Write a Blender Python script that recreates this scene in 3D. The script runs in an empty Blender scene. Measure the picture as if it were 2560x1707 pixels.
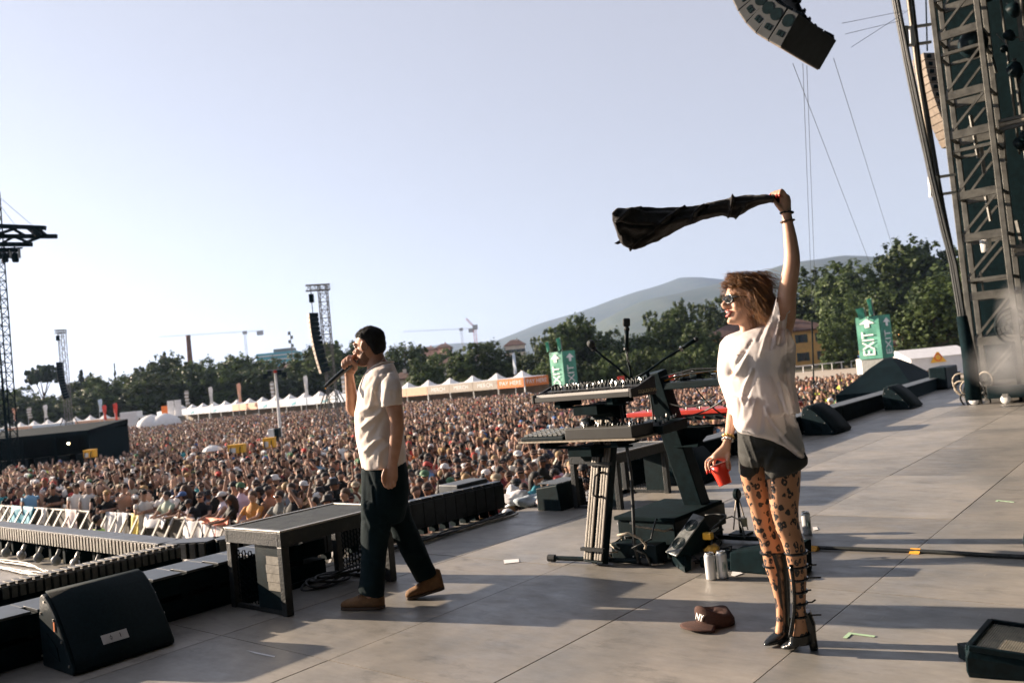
import bpy, bmesh, math, random
import numpy as np
from mathutils import Vector, Matrix, noise

random.seed(7)
S = bpy.context.scene
COL = S.collection
V3 = Vector

# ------------------------------------------------------------------ camera
# surveyed from the photograph's vanishing points: 29.5 mm lens, 1.385 m above the stage, 5.6 deg roll, 2.3 deg up
FPX = 2100.0
ROLL = math.atan(.098)
PITCH = math.atan((937 - 853.5) * math.cos(ROLL) / FPX)
CH = 1.385
_f = V3((0, math.cos(PITCH), math.sin(PITCH)))
_u0 = V3((0, -math.sin(PITCH), math.cos(PITCH)))
_r0 = V3((1, 0, 0))
CR = _r0 * math.cos(ROLL) - _u0 * math.sin(ROLL)
CU = _r0 * math.sin(ROLL) + _u0 * math.cos(ROLL)
CC = V3((0, 0, CH))
cam_d = bpy.data.cameras.new('camera')
cam = bpy.data.objects.new('camera', cam_d)
COL.objects.link(cam)
m3 = Matrix((CR, CU, -_f)).transposed()
cam.matrix_world = Matrix.Translation(CC) @ m3.to_4x4()
cam_d.sensor_width = 36
cam_d.lens = FPX / 2560 * 36
cam_d.clip_start = .05
cam_d.clip_end = 30000
cam_d.dof.use_dof = True
cam_d.dof.focus_distance = 4.9
cam_d.dof.aperture_fstop = 3.2
S.camera = cam

# ------------------------------------------------------------------ sky, sun, exposure
SUN_EL = math.radians(16.5)
SUN_AZ = math.radians(66)          # from straight ahead towards the left
sun_dir = V3((-math.sin(SUN_AZ) * math.cos(SUN_EL), math.cos(SUN_AZ) * math.cos(SUN_EL), math.sin(SUN_EL)))
W = bpy.data.worlds.new('World')
S.world = W
W.use_nodes = True
nt = W.node_tree
bg = nt.nodes['Background']
sk = nt.nodes.new('ShaderNodeTexSky')
sk.sky_type = 'NISHITA'
sk.sun_disc = False
sk.sun_elevation = SUN_EL
sk.sun_rotation = -SUN_AZ
sk.altitude = 60
sk.air_density = 1.0
sk.dust_density = .6
sk.ozone_density = 3.0
hs = nt.nodes.new('ShaderNodeHueSaturation')     # the day's milky haze: the whole sky evenly paler
hs.inputs['Saturation'].default_value = .52
nt.links.new(sk.outputs[0], hs.inputs['Color'])
tn = nt.nodes.new('ShaderNodeMix')
tn.data_type = 'RGBA'
tn.inputs[0].default_value = .5            # an even veil of bright haze over the whole sky
tn.inputs[7].default_value = (4.1, 3.95, 4.35, 1)
nt.links.new(hs.outputs[0], tn.inputs[6])
nt.links.new(tn.outputs[2], bg.inputs[0])
bg.inputs[1].default_value = .056
sl = bpy.data.lights.new('sun', 'SUN')
sl.energy = 5.0
sl.angle = math.radians(.6)
sl.color = (1, .81, .63)
so = bpy.data.objects.new('sun', sl)
COL.objects.link(so)
so.rotation_euler = (-sun_dir).to_track_quat('-Z', 'Y').to_euler()
so.location = (-30, 20, 40)
S.view_settings.view_transform = 'Standard'
S.view_settings.look = 'None'
S.view_settings.gamma = 1
S.view_settings.exposure = 1.7
S.view_settings.use_curve_mapping = False
S.cycles.max_bounces = 6
S.cycles.volume_bounces = 1
S.cycles.volume_max_steps = 96
S.cycles.transparent_max_bounces = 8

# ------------------------------------------------------------------ survey helpers
A1 = math.atan2(1751, 2100)
EU = V3((math.sin(A1), math.cos(A1), 0))     # along the stage front
EV = V3((-EU.y, EU.x, 0))                    # from the stage towards the audience
EZ = V3((0, 0, 1))
GZ = -2.6                                    # the field, below the stage deck


def ray(x, y):
    return _f + CR * ((x - 1280) / FPX) - CU * ((y - 853.5) / FPX)


def gnd(x, y, z=0.):
    d = ray(x, y)
    return CC + d * ((z - CH) / d.z)


def at(x, y, Y):
    d = ray(x, y)
    return CC + d * (Y / d.y)


def UV(a, b, z=0.):
    return EU * a + EV * b + V3((0, 0, z))


def onv(x, y, b):
    d = ray(x, y)
    return CC + d * (b / d.dot(EV))


def onu(x, y, a):
    d = ray(x, y)
    return CC + d * (a / d.dot(EU))


def px(P):
    w = V3(P) - CC
    z = w.dot(_f)
    return (1280 + FPX * w.dot(CR) / z, 853.5 - FPX * w.dot(CU) / z, z)


# ------------------------------------------------------------------ mesh builder
IDB = (V3((1, 0, 0)), V3((0, 1, 0)), V3((0, 0, 1)))
UVB = (EU, EV, EZ)


def basis(d, up=EZ):
    d = V3(d).normalized()
    s = up.cross(d)
    if s.length < 1e-5:
        s = V3((1, 0, 0))
    s.normalize()
    return d, s, d.cross(s)


class MB:
    def __init__(self):
        self.v = []
        self.f = []
        self.mi = []
        self.cur = 0

    def add(self, vs, fs):
        o = len(self.v)
        self.v += [tuple(p) for p in vs]
        self.f += [tuple(i + o for i in f) for f in fs]
        self.mi += [self.cur] * len(fs)
        return self

    def box(self, c, s, ax=IDB):
        c = V3(c)
        e = [ax[i] * (s[i] / 2) for i in range(3)]
        vs = [c + e[0] * a + e[1] * b + e[2] * d for d in (-1, 1) for b in (-1, 1) for a in (-1, 1)]
        return self.add(vs, [(0, 2, 3, 1), (4, 5, 7, 6), (0, 1, 5, 4), (2, 6, 7, 3), (0, 4, 6, 2), (1, 3, 7, 5)])

    def uvbox(self, u0, u1, v0, v1, z0, z1):
        return self.box(UV((u0 + u1) / 2, (v0 + v1) / 2, (z0 + z1) / 2), (u1 - u0, v1 - v0, z1 - z0), UVB)

    def bar(self, a, b, w, h=None, up=EZ):
        a, b = V3(a), V3(b)
        h = h or w
        ax = basis(b - a, up)
        return self.box((a + b) / 2, ((b - a).length, w, h), ax)

    def rings(self, rs, cap=True, closed=False):
        n = len(rs[0])
        vs = [p for r in rs for p in r]
        fs = []
        m = len(rs)
        for i in range(m if closed else m - 1):
            for j in range(n):
                a, b = i * n + j, i * n + (j + 1) % n
                c, d = ((i + 1) % m) * n + (j + 1) % n, ((i + 1) % m) * n + j
                fs.append((a, b, c, d))
        if cap and not closed:
            fs.append(tuple(range(n - 1, -1, -1)))
            fs.append(tuple((m - 1) * n + k for k in range(n)))
        return self.add(vs, fs)

    def tube(self, pts, r, n=8, cap=True, flat=1.0):
        pts = [V3(p) for p in pts]
        k = len(pts)
        rr = r if isinstance(r, (list, tuple)) else [r] * k
        t0 = (pts[1] - pts[0]).normalized()
        s = t0.orthogonal().normalized()
        rs = []
        for i in range(k):
            t = (pts[min(i + 1, k - 1)] - pts[max(i - 1, 0)]).normalized()
            s = (s - t * s.dot(t)).normalized()
            b = t.cross(s)
            rs.append([pts[i] + (s * math.cos(2 * math.pi * j / n) + b * math.sin(2 * math.pi * j / n) * flat) * rr[i] for j in range(n)])
        return self.rings(rs, cap)

    def cyl(self, a, b, r0, r1=None, n=12):
        return self.tube([a, b], [r0, r0 if r1 is None else r1], n)

    def lathe(self, prof, c, ax=IDB, n=20, cap=True):
        c = V3(c)
        rs = [[c + ax[2] * z + (ax[0] * math.cos(2 * math.pi * j / n) + ax[1] * math.sin(2 * math.pi * j / n)) * r for j in range(n)] for r, z in prof]
        return self.rings(rs, cap)

    def prism(self, loop, ext):
        loop = [V3(p) for p in loop]
        ext = V3(ext)
        n = len(loop)
        fs = [tuple(range(n - 1, -1, -1)), tuple(range(n, 2 * n))]
        fs += [(i, (i + 1) % n, n + (i + 1) % n, n + i) for i in range(n)]
        return self.add(loop + [p + ext for p in loop], fs)

    def ell(self, c, r, ax=IDB, nu=12, nv=8):
        c = V3(c)
        rs = []
        for i in range(nv + 1):
            ph = math.pi * (i / nv) * .98 + .01 * math.pi
            rs.append([c + ax[2] * (-math.cos(ph) * r[2]) + (ax[0] * (math.cos(2 * math.pi * j / nu) * r[0]) + ax[1] * (math.sin(2 * math.pi * j / nu) * r[1])) * math.sin(ph) for j in range(nu)])
        return self.rings(rs)

    def grid(self, fn, nu, nv):
        vs = [fn(i / nu, j / nv) for j in range(nv + 1) for i in range(nu + 1)]
        fs = [(j * (nu + 1) + i, j * (nu + 1) + i + 1, (j + 1) * (nu + 1) + i + 1, (j + 1) * (nu + 1) + i) for j in range(nv) for i in range(nu)]
        return self.add(vs, fs)

    def perf(self, o, ex, ey, nx, ny, cw, ch, rad, th):
        """perforated plate: every cell a square with a round hole"""
        o, ex, ey = V3(o), V3(ex).normalized(), V3(ey).normalized()
        nn = ex.cross(ey)
        for i in range(nx):
            for j in range(ny):
                c = o + ex * ((i + .5) * cw) + ey * ((j + .5 + (.5 if i % 2 else 0)) * ch)
                out = [c + ex * (math.copysign(min(1, abs(1.42 * math.cos(a))), math.cos(a)) * cw / 2) + ey * (math.copysign(min(1, abs(1.42 * math.sin(a))), math.sin(a)) * ch / 2) for a in [math.pi / 4 * k for k in range(8)]]
                inn = [c + (ex * math.cos(a) + ey * math.sin(a)) * rad for a in [math.pi / 4 * k for k in range(8)]]
                fs = [(k, (k + 1) % 8, 8 + (k + 1) % 8, 8 + k) for k in range(8)]
                fs += [(8 + k, 8 + (k + 1) % 8, 16 + (k + 1) % 8, 16 + k) for k in range(8)]
                self.add(out + inn + [p - nn * th for p in inn], fs)
        return self

    def build(self, name, mat, parent=None, smooth=False, bevel=0, base=None):
        me = bpy.data.meshes.new(name)
        vs = self.v
        loc = None
        if parent is None:
            if base is None:
                a = np.array(vs)
                lo, hi = a.min(0), a.max(0)
                base = ((lo[0] + hi[0]) / 2, (lo[1] + hi[1]) / 2, lo[2])
            loc = V3(base)
            vs = [(p[0] - loc.x, p[1] - loc.y, p[2] - loc.z) for p in vs]
        me.from_pydata(vs, [], self.f)
        mats = mat if isinstance(mat, (list, tuple)) else [mat]
        for m in mats:
            me.materials.append(m)
        if len(mats) > 1:
            me.polygons.foreach_set('material_index', self.mi)
        if smooth:
            me.polygons.foreach_set('use_smooth', [True] * len(me.polygons))
        me.update()
        bm = bmesh.new()
        bm.from_mesh(me)
        bmesh.ops.recalc_face_normals(bm, faces=bm.faces)
        bm.to_mesh(me)
        bm.free()
        o = bpy.data.objects.new(name, me)
        COL.objects.link(o)
        if loc is not None:
            o.location = loc
        else:
            par(o, parent)
        if bevel:
            b = o.modifiers.new('bevel', 'BEVEL')
            b.width = bevel
            b.segments = 2
            b.limit_method = 'ANGLE'
            b.angle_limit = .6
        return o


def par(o, p):
    o.parent = p
    o.matrix_parent_inverse = WM[p.name].inverted() if p.name in WM else Matrix.Identity(4)
    WM[o.name] = Matrix.Identity(4)


WM = {}


def tag(o, label, cat, group=None):
    o['label'] = label
    o['category'] = cat
    if group:
        o['group'] = group
    WM[o.name] = Matrix.Translation(o.location)
    return o


def structure(o):
    o['kind'] = 'structure'
    WM[o.name] = Matrix.Translation(o.location)
    return o


def thing(name, label, cat, loc=(0, 0, 0), group=None):
    o = bpy.data.objects.new(name, None)
    o.empty_display_size = .1
    COL.objects.link(o)
    o.location = V3(loc)
    return tag(o, label, cat, group)


def dup(root, loc, rz=0, label=None, group=None, scale=None):
    r = root.copy()
    COL.objects.link(r)
    r.location = V3(loc)
    r.rotation_euler = (0, 0, rz)
    if scale:
        r.scale = scale if isinstance(scale, (tuple, list)) else (scale,) * 3
    if label:
        r['label'] = label
    if group:
        r['group'] = group
    for ch in list(root.children):
        c = ch.copy()
        COL.objects.link(c)
        c.parent = r
        c.matrix_parent_inverse = ch.matrix_parent_inverse.copy()
        for g in list(ch.children):
            d = g.copy()
            COL.objects.link(d)
            d.parent = c
            d.matrix_parent_inverse = g.matrix_parent_inverse.copy()
    return r


# ------------------------------------------------------------------ materials
MATS = {}


def M(name, rgb, rough=.6, metal=0., var=.15, scale=6., bump=0., bscale=40., rgb2=None, spec=.5, rnd=0., thr=(.35, .65), coord='Object', stretch=(1, 1, 1), trans=0., sheen=0.):
    m = bpy.data.materials.new(name)
    m.use_nodes = True
    n = m.node_tree
    b = n.nodes['Principled BSDF']
    b.inputs['Roughness'].default_value = rough
    b.inputs['Metallic'].default_value = metal
    b.inputs['Specular IOR Level'].default_value = spec
    if sheen:
        b.inputs['Sheen Weight'].default_value = sheen
    tc = n.nodes.new('ShaderNodeTexCoord')
    mp = n.nodes.new('ShaderNodeMapping')
    mp.inputs['Scale'].default_value = stretch
    n.links.new(tc.outputs[coord], mp.inputs[0])
    nz = n.nodes.new('ShaderNodeTexNoise')
    nz.inputs['Scale'].default_value = scale
    nz.inputs['Detail'].default_value = 5
    nz.inputs['Roughness'].default_value = .65
    n.links.new(mp.outputs[0], nz.inputs['Vector'])
    rp = n.nodes.new('ShaderNodeValToRGB')
    rp.color_ramp.elements[0].position = thr[0]
    rp.color_ramp.elements[1].position = thr[1]
    c2 = rgb2 or [min(1, c * (1 + var)) for c in rgb]
    c1 = rgb if rgb2 else [c * (1 - var) for c in rgb]
    rp.color_ramp.elements[0].color = (*c1, 1)
    rp.color_ramp.elements[1].color = (*c2, 1)
    n.links.new(nz.outputs[0], rp.inputs[0])
    out = rp.outputs[0]
    if rnd:
        oi = n.nodes.new('ShaderNodeObjectInfo')
        mr = n.nodes.new('ShaderNodeMapRange')
        mr.inputs[3].default_value = 1 - rnd
        mr.inputs[4].default_value = 1 + rnd
        n.links.new(oi.outputs['Random'], mr.inputs[0])
        mx = n.nodes.new('ShaderNodeVectorMath')
        mx.operation = 'SCALE'
        n.links.new(out, mx.inputs[0])
        n.links.new(mr.outputs[0], mx.inputs['Scale'])
        out = mx.outputs[0]
    n.links.new(out, b.inputs['Base Color'])
    if bump:
        n2 = n.nodes.new('ShaderNodeTexNoise')
        n2.inputs['Scale'].default_value = bscale
        n2.inputs['Detail'].default_value = 4
        n.links.new(mp.outputs[0], n2.inputs['Vector'])
        bp = n.nodes.new('ShaderNodeBump')
        bp.inputs['Strength'].default_value = bump
        bp.inputs['Distance'].default_value = .02
        n.links.new(n2.outputs[0], bp.inputs['Height'])
        n.links.new(bp.outputs[0], b.inputs['Normal'])
    if trans:
        ti = n.nodes.new('ShaderNodeBsdfTranslucent')
        n.links.new(out, ti.inputs[0])
        ms = n.nodes.new('ShaderNodeMixShader')
        ms.inputs[0].default_value = trans
        n.links.new(b.outputs[0], ms.inputs[1])
        n.links.new(ti.outputs[0], ms.inputs[2])
        n.links.new(ms.outputs[0], n.nodes['Material Output'].inputs[0])
    MATS[name] = m
    return m


def attr_mat(name, rough=.75, trans=0., spec=.3):
    m = bpy.data.materials.new(name)
    m.use_nodes = True
    n = m.node_tree
    b = n.nodes['Principled BSDF']
    b.inputs['Roughness'].default_value = rough
    b.inputs['Specular IOR Level'].default_value = spec
    a = n.nodes.new('ShaderNodeAttribute')
    a.attribute_name = 'Col'
    n.links.new(a.outputs[0], b.inputs['Base Color'])
    return m


BLACK = M('black_paint', (.004, .0135, .017), .5, var=.35, scale=20, bump=.06, bscale=120, spec=.15)
BLACKM = M('matte_black', (.003, .0115, .0145), .85, var=.3, scale=12, spec=.08)
RUBBER = M('black_rubber', (.012, .016, .018), .6, var=.3, scale=30)
STEEL = M('dull_steel', (.42, .40, .37), .45, .85, var=.2, scale=9, bump=.05)
ALU = M('brushed_aluminium', (.36, .34, .30), .45, .7, var=.08, scale=6)
GALV = M('galvanised_steel', (.17, .165, .15), .5, .4, var=.3, scale=7, bump=.06)
GREYP = M('grey_paint', (.20, .21, .20), .55, var=.2, scale=8)
WHITEP = M('white_paint', (.72, .72, .70), .5, var=.08, scale=5)
WHITEC = M('white_canvas', (.78, .77, .76), .7, var=.06, scale=2, bump=.1, bscale=6, trans=.2)
ORANGE = M('orange_canvas', (.78, .22, .05), .65, var=.1, scale=3, trans=.15)
PEACH = M('peach_canvas', (.82, .48, .32), .65, var=.08, scale=3, trans=.15)
TAUPE = M('taupe_canvas', (.40, .35, .29), .7, var=.12, scale=3, trans=.1)
BLUEC = M('pale_blue_canvas', (.62, .70, .80), .65, var=.1, scale=2, trans=.15)
REDC = M('red_canvas', (.70, .06, .03), .6, var=.1, scale=3, trans=.1)
TEALC = M('green_canvas', (.11, .40, .29), .6, var=.2, scale=1.5, trans=.35)
YELLOW = M('yellow_plastic', (.85, .45, .03), .45, var=.1, scale=8)
LETW = M('white_lettering', (.80, .80, .78), .6, var=.04)
# ================================================================== THE STAGE
def floor_mat():
    m = bpy.data.materials.new('stage_ply')
    m.use_nodes = True
    n = m.node_tree
    L = n.links.new
    b = n.nodes['Principled BSDF']
    g = n.nodes.new('ShaderNodeNewGeometry')
    oi = n.nodes.new('ShaderNodeObjectInfo')
    ad = n.nodes.new('ShaderNodeVectorMath')
    ad.operation = 'MULTIPLY_ADD'
    L(oi.outputs['Random'], ad.inputs[0])
    ad.inputs[1].default_value = (3, 5, 0)
    L(g.outputs['Position'], ad.inputs[2])
    rot = n.nodes.new('ShaderNodeMapping')
    rot.inputs['Rotation'].default_value = (0, 0, A1 - math.pi / 2)
    L(ad.outputs[0], rot.inputs[0])

    def noise_(sc, det, rough, st):
        mp = n.nodes.new('ShaderNodeMapping')
        mp.inputs['Scale'].default_value = st
        L(rot.outputs[0], mp.inputs[0])
        z = n.nodes.new('ShaderNodeTexNoise')
        z.inputs['Scale'].default_value = sc
        z.inputs['Detail'].default_value = det
        z.inputs['Roughness'].default_value = rough
        L(mp.outputs[0], z.inputs['Vector'])
        return z.outputs[0]

    def ramp(src, p0, p1, c0, c1):
        r = n.nodes.new('ShaderNodeValToRGB')
        r.color_ramp.elements[0].position = p0
        r.color_ramp.elements[1].position = p1
        r.color_ramp.elements[0].color = (*c0, 1)
        r.color_ramp.elements[1].color = (*c1, 1)
        L(src, r.inputs[0])
        return r.outputs[0]

    def mix(f, a, c, mode='MIX'):
        x = n.nodes.new('ShaderNodeMix')
        x.data_type = 'RGBA'
        x.blend_type = mode
        L(a, x.inputs[6])
        L(c, x.inputs[7])
        if hasattr(f, 'links'):
            L(f, x.inputs[0])
        else:
            x.inputs[0].default_value = f
        return x.outputs[2]
    base = ramp(noise_(1.1, 7, .62, (1, 1, 1)), .3, .72, (.175, .172, .160), (.350, .318, .275))
    grain = ramp(noise_(26, 5, .7, (1.0, .25, 1)), .3, .7, (.86, .86, .86), (1.07, 1.07, 1.07))
    c = mix(1.0, base, grain, 'MULTIPLY')
    stain = ramp(noise_(5.5, 8, .72, (1, .45, 1)), .55, .70, (0, 0, 0), (1, 1, 1))
    dark = ramp(noise_(9, 4, .6, (1, 1, 1)), .2, .8, (.075, .075, .065), (.14, .135, .115))
    st2 = n.nodes.new('ShaderNodeMath')
    st2.operation = 'MULTIPLY'
    L(stain, st2.inputs[0])
    st2.inputs[1].default_value = .75
    c = mix(st2.outputs[0], c, dark)
    scr = ramp(noise_(60, 3, .6, (.08, 1, 1)), .66, .72, (0, 0, 0), (.45, .45, .45))
    sc2 = ramp(noise_(3, 2, .6, (1, 1, 1)), .5, .6, (0, 0, 0), (1, 1, 1))
    sm = n.nodes.new('ShaderNodeMath')
    sm.operation = 'MULTIPLY'
    L(scr, sm.inputs[0])
    L(sc2, sm.inputs[1])
    lt = n.nodes.new('ShaderNodeRGB')
    lt.outputs[0].default_value = (.46, .38, .29, 1)
    c = mix(sm.outputs[0], c, lt.outputs[0])
    tint = n.nodes.new('ShaderNodeMapRange')
    tint.inputs[3].default_value = .84
    tint.inputs[4].default_value = 1.14
    L(oi.outputs['Random'], tint.inputs[0])
    vs = n.nodes.new('ShaderNodeVectorMath')
    vs.operation = 'SCALE'
    L(c, vs.inputs[0])
    L(tint.outputs[0], vs.inputs['Scale'])
    L(vs.outputs[0], b.inputs['Base Color'])
    rr = ramp(noise_(7, 5, .7, (1, .5, 1)), .3, .75, (.34, .34, .34), (.62, .62, .62))
    L(rr, b.inputs['Roughness'])
    b.inputs['Specular IOR Level'].default_value = .55
    bp = n.nodes.new('ShaderNodeBump')
    bp.inputs['Strength'].default_value = .10
    bp.inputs['Distance'].default_value = .004
    L(noise_(40, 4, .7, (1, .3, 1)), bp.inputs['Height'])
    L(bp.outputs[0], b.inputs['Normal'])
    return m


FLOOR = floor_mat()
PU, PV = 2.072, 1.036

# deck carcass with black skirt, its top just under the plates
mb = MB()
mb.uvbox(-8, 30, -9, 5.62, GZ, -.03)
mb.uvbox(3.6, 6.45, 5.62, 5.75, GZ, -.034)
stage = structure(mb.build('stage_floor', BLACKM))
mb = MB()
mb.uvbox(-4.4, 3.42, 5.625, 44, GZ, -.035)
catwalk = structure(mb.build('catwalk_floor', BLACKM))


def plates(parent, u0, u1, v0, v1, uo, vo):
    me = None
    for i in range(int((u0 - uo) // PU), int((u1 - uo) // PU) + 1):
        for j in range(int((v0 - vo) // PV), int((v1 - vo) // PV) + 1):
            a, b, c, d = uo + i * PU, uo + (i + 1) * PU, vo + j * PV, vo + (j + 1) * PV
            a, b, c, d = max(a, u0), min(b, u1), max(c, v0), min(d, v1)
            if b - a < .05 or d - c < .05:
                continue
            seen = False
            for s in (0, .5, 1):
                for t in (0, .5, 1):
                    P = px(UV(a + s * (b - a), c + t * (d - c)))
                    seen |= P[2] > .3 and -400 < P[0] < 2960 and P[1] < 2100
            if not seen:
                continue
            g = .0035
            whole = abs(b - a - PU) < .01 and abs(d - c - PV) < .01
            dz = random.uniform(-.0012, .0012)
            if whole and me is not None:
                o = bpy.data.objects.new('floor_plate', me)
                COL.objects.link(o)
            else:
                k = MB()
                w, h = (b - a) / 2 - g, (d - c) / 2 - g
                k.box((0, 0, -.0125), (2 * w, 2 * h, .025), UVB)
                k.f = k.f
                mesh = bpy.data.meshes.new('floor_plate')
                mesh.from_pydata(k.v, [], k.f)
                mesh.materials.append(FLOOR)
                o = bpy.data.objects.new('floor_plate', mesh)
                COL.objects.link(o)
                if whole:
                    me = mesh
            o.parent = parent
            o.matrix_parent_inverse = WM[parent.name].inverted()
            o.location = UV((a + b) / 2, (c + d) / 2, dz)


plates(stage, 0.2, 25, -1.2, 5.62, 2.70, 1.63)
plates(stage, 3.6, 6.45, 5.625, 5.74, 2.70, 5.62)
plates(catwalk, -4.4, 3.42, 6.15, 26, 2.70 - PU / 2, 6.15)

# the slope of black pit floor in front of the stage is the field itself (built below)

STRIPM = M('strip_plate', (.022, .027, .030), .38, .3, var=.25, scale=14, bump=.05)
STRIPG = M('strip_grey', (.095, .10, .105), .45, .4, var=.2, scale=9)
RIBM = M('rib_metal', (.15, .14, .12), .5, .5, var=.2, scale=20)


def light_strip(name, label, path, w, z0, z1, mod, gap, mplate, ribs=0, mrib=None, feet=True, slot=False, rr=.55, low=0., toprib=True):
    """row of footlight modules along a polyline on the deck: base rail, feet and one part per module"""
    L = [V3(p) for p in path]
    t = thing(name, label, 'stage light', L[0])
    base, foot = MB(), MB()
    for a, b in zip(L, L[1:]):
        d = (b - a).normalized()
        s = EZ.cross(d)
        ln = (b - a).length
        base.box((a + b) / 2 + EZ * ((z0 + z1 - .02) / 2), (ln, w * .94, z1 - z0 - .02), (d, s, EZ))
        if low:
            base.box((a + b) / 2 + EZ * (low / 2 + .001), (ln, w * .9, low), (d, s, EZ))
        n = max(1, int(round(ln / mod)))
        for k in range(n):
            c = a + d * ((k + .5) * ln / n)
            m = MB()
            l1 = ln / n - gap
            if slot:
                m.box(c + EZ * (z1 - .008) - s * (-w * .22), (ln / n - .002, w * .5, .012), (d, s, EZ))
                m.box(c + EZ * (z1 - .006) + s * (-w * .25), (l1, w * .56, .016), (d, s, EZ))
            else:
                m.box(c + EZ * (z1 - .006), (l1, w, .018), (d, s, EZ))
            if ribs:
                m.cur = 1 if isinstance(mrib, list) else 0
                for q in range(ribs):
                    e = c + d * ((q + .5) / ribs - .5) * (ln / n)
                    for sg in (-1, 1):
                        m.box(e + s * (sg * (w / 2 + .004)) + EZ * ((z0 + z1) / 2), (ln / n / ribs * rr, .03, (z1 - z0) * .92), (d, s, EZ))
                    if toprib:
                        m.box(e + EZ * (z1 + .010), (ln / n / ribs * rr, w * .8, .014), (d, s, EZ))
            m.build('module', [mplate] if not ribs else mrib or mplate, t, bevel=.0012)
            if feet and z0 > .04:
                foot.box(c + EZ * (z0 / 2 + .001) - d * (ln / n / 2 - .03), (.05, w * .7, z0), (d, s, EZ))
    base.build('rail', BLACKM, t)
    if foot.v:
        foot.build('foot_plates', BLACKM, t)['kind'] = 'stuff'
    return t


light_strip('footlight_strip', 'near black footlight strip with slotted grey plates behind the wedge monitor', [UV(.3, 5.58), UV(3.98, 5.56)], .38, .165, .30, .235, .034, M('slate_plate', (.040, .047, .052), .42, .2, var=.25, scale=10), slot=True, low=.125)
light_strip('ribbed_light_strip', 'sunlit ribbed light strip between the footlights and the catwalk', [UV(1.2, 6.62), UV(2.06, 6.42), UV(3.32, 6.40)], .16, .225, .31, .165, .002, STRIPM, ribs=3, mrib=RIBM, rr=.72, low=.222)
light_strip('edge_light_strip', 'long ribbed light strip along the far edge of the catwalk', [UV(3.44, 15.2), UV(3.44, 6.72), UV(3.62, 6.34), UV(4.05, 6.18)], .20, .17, .30, .33, .004, STRIPG, ribs=5, mrib=[STRIPG, RIBM], rr=.6, toprib=False)
light_strip('edge_light_strip', 'black finned light strip on the stage edge behind the walking man', [UV(4.2, 5.90), UV(6.42, 5.72)], .12, .06, .31, .13, .004, STRIPM, ribs=1, mrib=STRIPM, rr=.93)

# cables and tape lying along the strip behind the man and on the catwalk
CABLE = M('cable_jacket', (.022, .026, .026), .5, var=.4, scale=30)
TANC = M('tan_cable', (.36, .31, .24), .6, var=.3, scale=40)


def cable_pts(a, b, n, wob, z=.012, seed=0):
    rnd = random.Random(seed)
    a, b = V3(a), V3(b)
    d = (b - a)
    s = EZ.cross(d.normalized())
    ph = [rnd.uniform(0, 6) for _ in range(4)]
    return [a + d * (i / n) + s * (wob * (math.sin(i / n * 9 + ph[0]) + .6 * math.sin(i / n * 23 + ph[1]))) + EZ * (z + .006 * abs(math.sin(i * 1.3 + ph[2]))) for i in range(n + 1)]


for k in range(7):
    tn = k % 3 == 0
    tag(MB().tube(cable_pts(UV(4.1 + .12 * k, 5.47 - .03 * (k % 3)), UV(6.35, 5.52 - .025 * (k % 4)), 26, .035, .014 + .012 * (k % 3), k), .010 if tn else .008, 6).build('floor_cable', TANC if tn else CABLE, smooth=True),
        'tan cable in the bundle behind the finned light strip' if tn else 'black cable in the bundle behind the finned light strip', 'cable', 'cables bundled along the stage edge')
for k in range(5):
    tag(MB().tube(cable_pts(UV(3.16 - .05 * k, 6.9 + .2 * k), UV(3.18 - .05 * k, 13.5), 60, .05, .014 + .01 * (k % 2), 20 + k), .011, 6).build('floor_cable', TANC if k % 2 else CABLE, smooth=True),
        'pale cable lying along the catwalk edge strip' if k % 2 else 'black cable lying along the catwalk edge strip', 'cable', 'cables along the catwalk edge')
rr_ = random.Random(3)
for k in range(16):      # lamp heads clamped under the edge strip
    c = UV(3.27, 6.9 + k * .42, .06)
    t = MB()
    t.ell(c, (.045, .045, .05), UVB, 10, 6)
    t.cyl(c + EZ * .02, c + EZ * .10 + EU * .04, .018, n=6)
    tag(t.build('clip_lamp', GREYP if k % 3 else STEEL, smooth=True), 'small lamp head clamped under the catwalk edge strip', 'lamp', 'lamps under the catwalk edge strip')
b = MB()
b.box(UV(3.2, 11.55, .07), (.16, .2, .14), UVB)
tag(b.build('junction_box', M('rust_box', (.42, .16, .07), .7, var=.2), bevel=.01), 'small rust coloured junction box on the catwalk edge', 'box')

# glow tape marks, setlist, papers, cable ramp
GLOW = M('mint_tape', (.42, .62, .40), .6, var=.1, scale=30)
OTAPE = M('orange_tape', (.85, .40, .04), .5, var=.12, scale=30)
PAPER = M('paper', (.75, .74, .74), .8, var=.05)


def flat_poly(name, pts, mat, label, cat, th=.0012, group=None):
    return tag(MB().prism([p + EZ * .0022 for p in pts], EZ * th).build(name, mat), label, cat, group)


def L_mark(c, e1, l1, e2, l2, w, label):
    c = V3(c)
    p = [c, c + e1 * l1, c + e1 * l1 + e2 * w, c + e1 * w + e2 * w, c + e1 * w + e2 * l2, c + e2 * l2]
    flat_poly('tape_mark', p, GLOW, label, 'tape mark')


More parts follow.
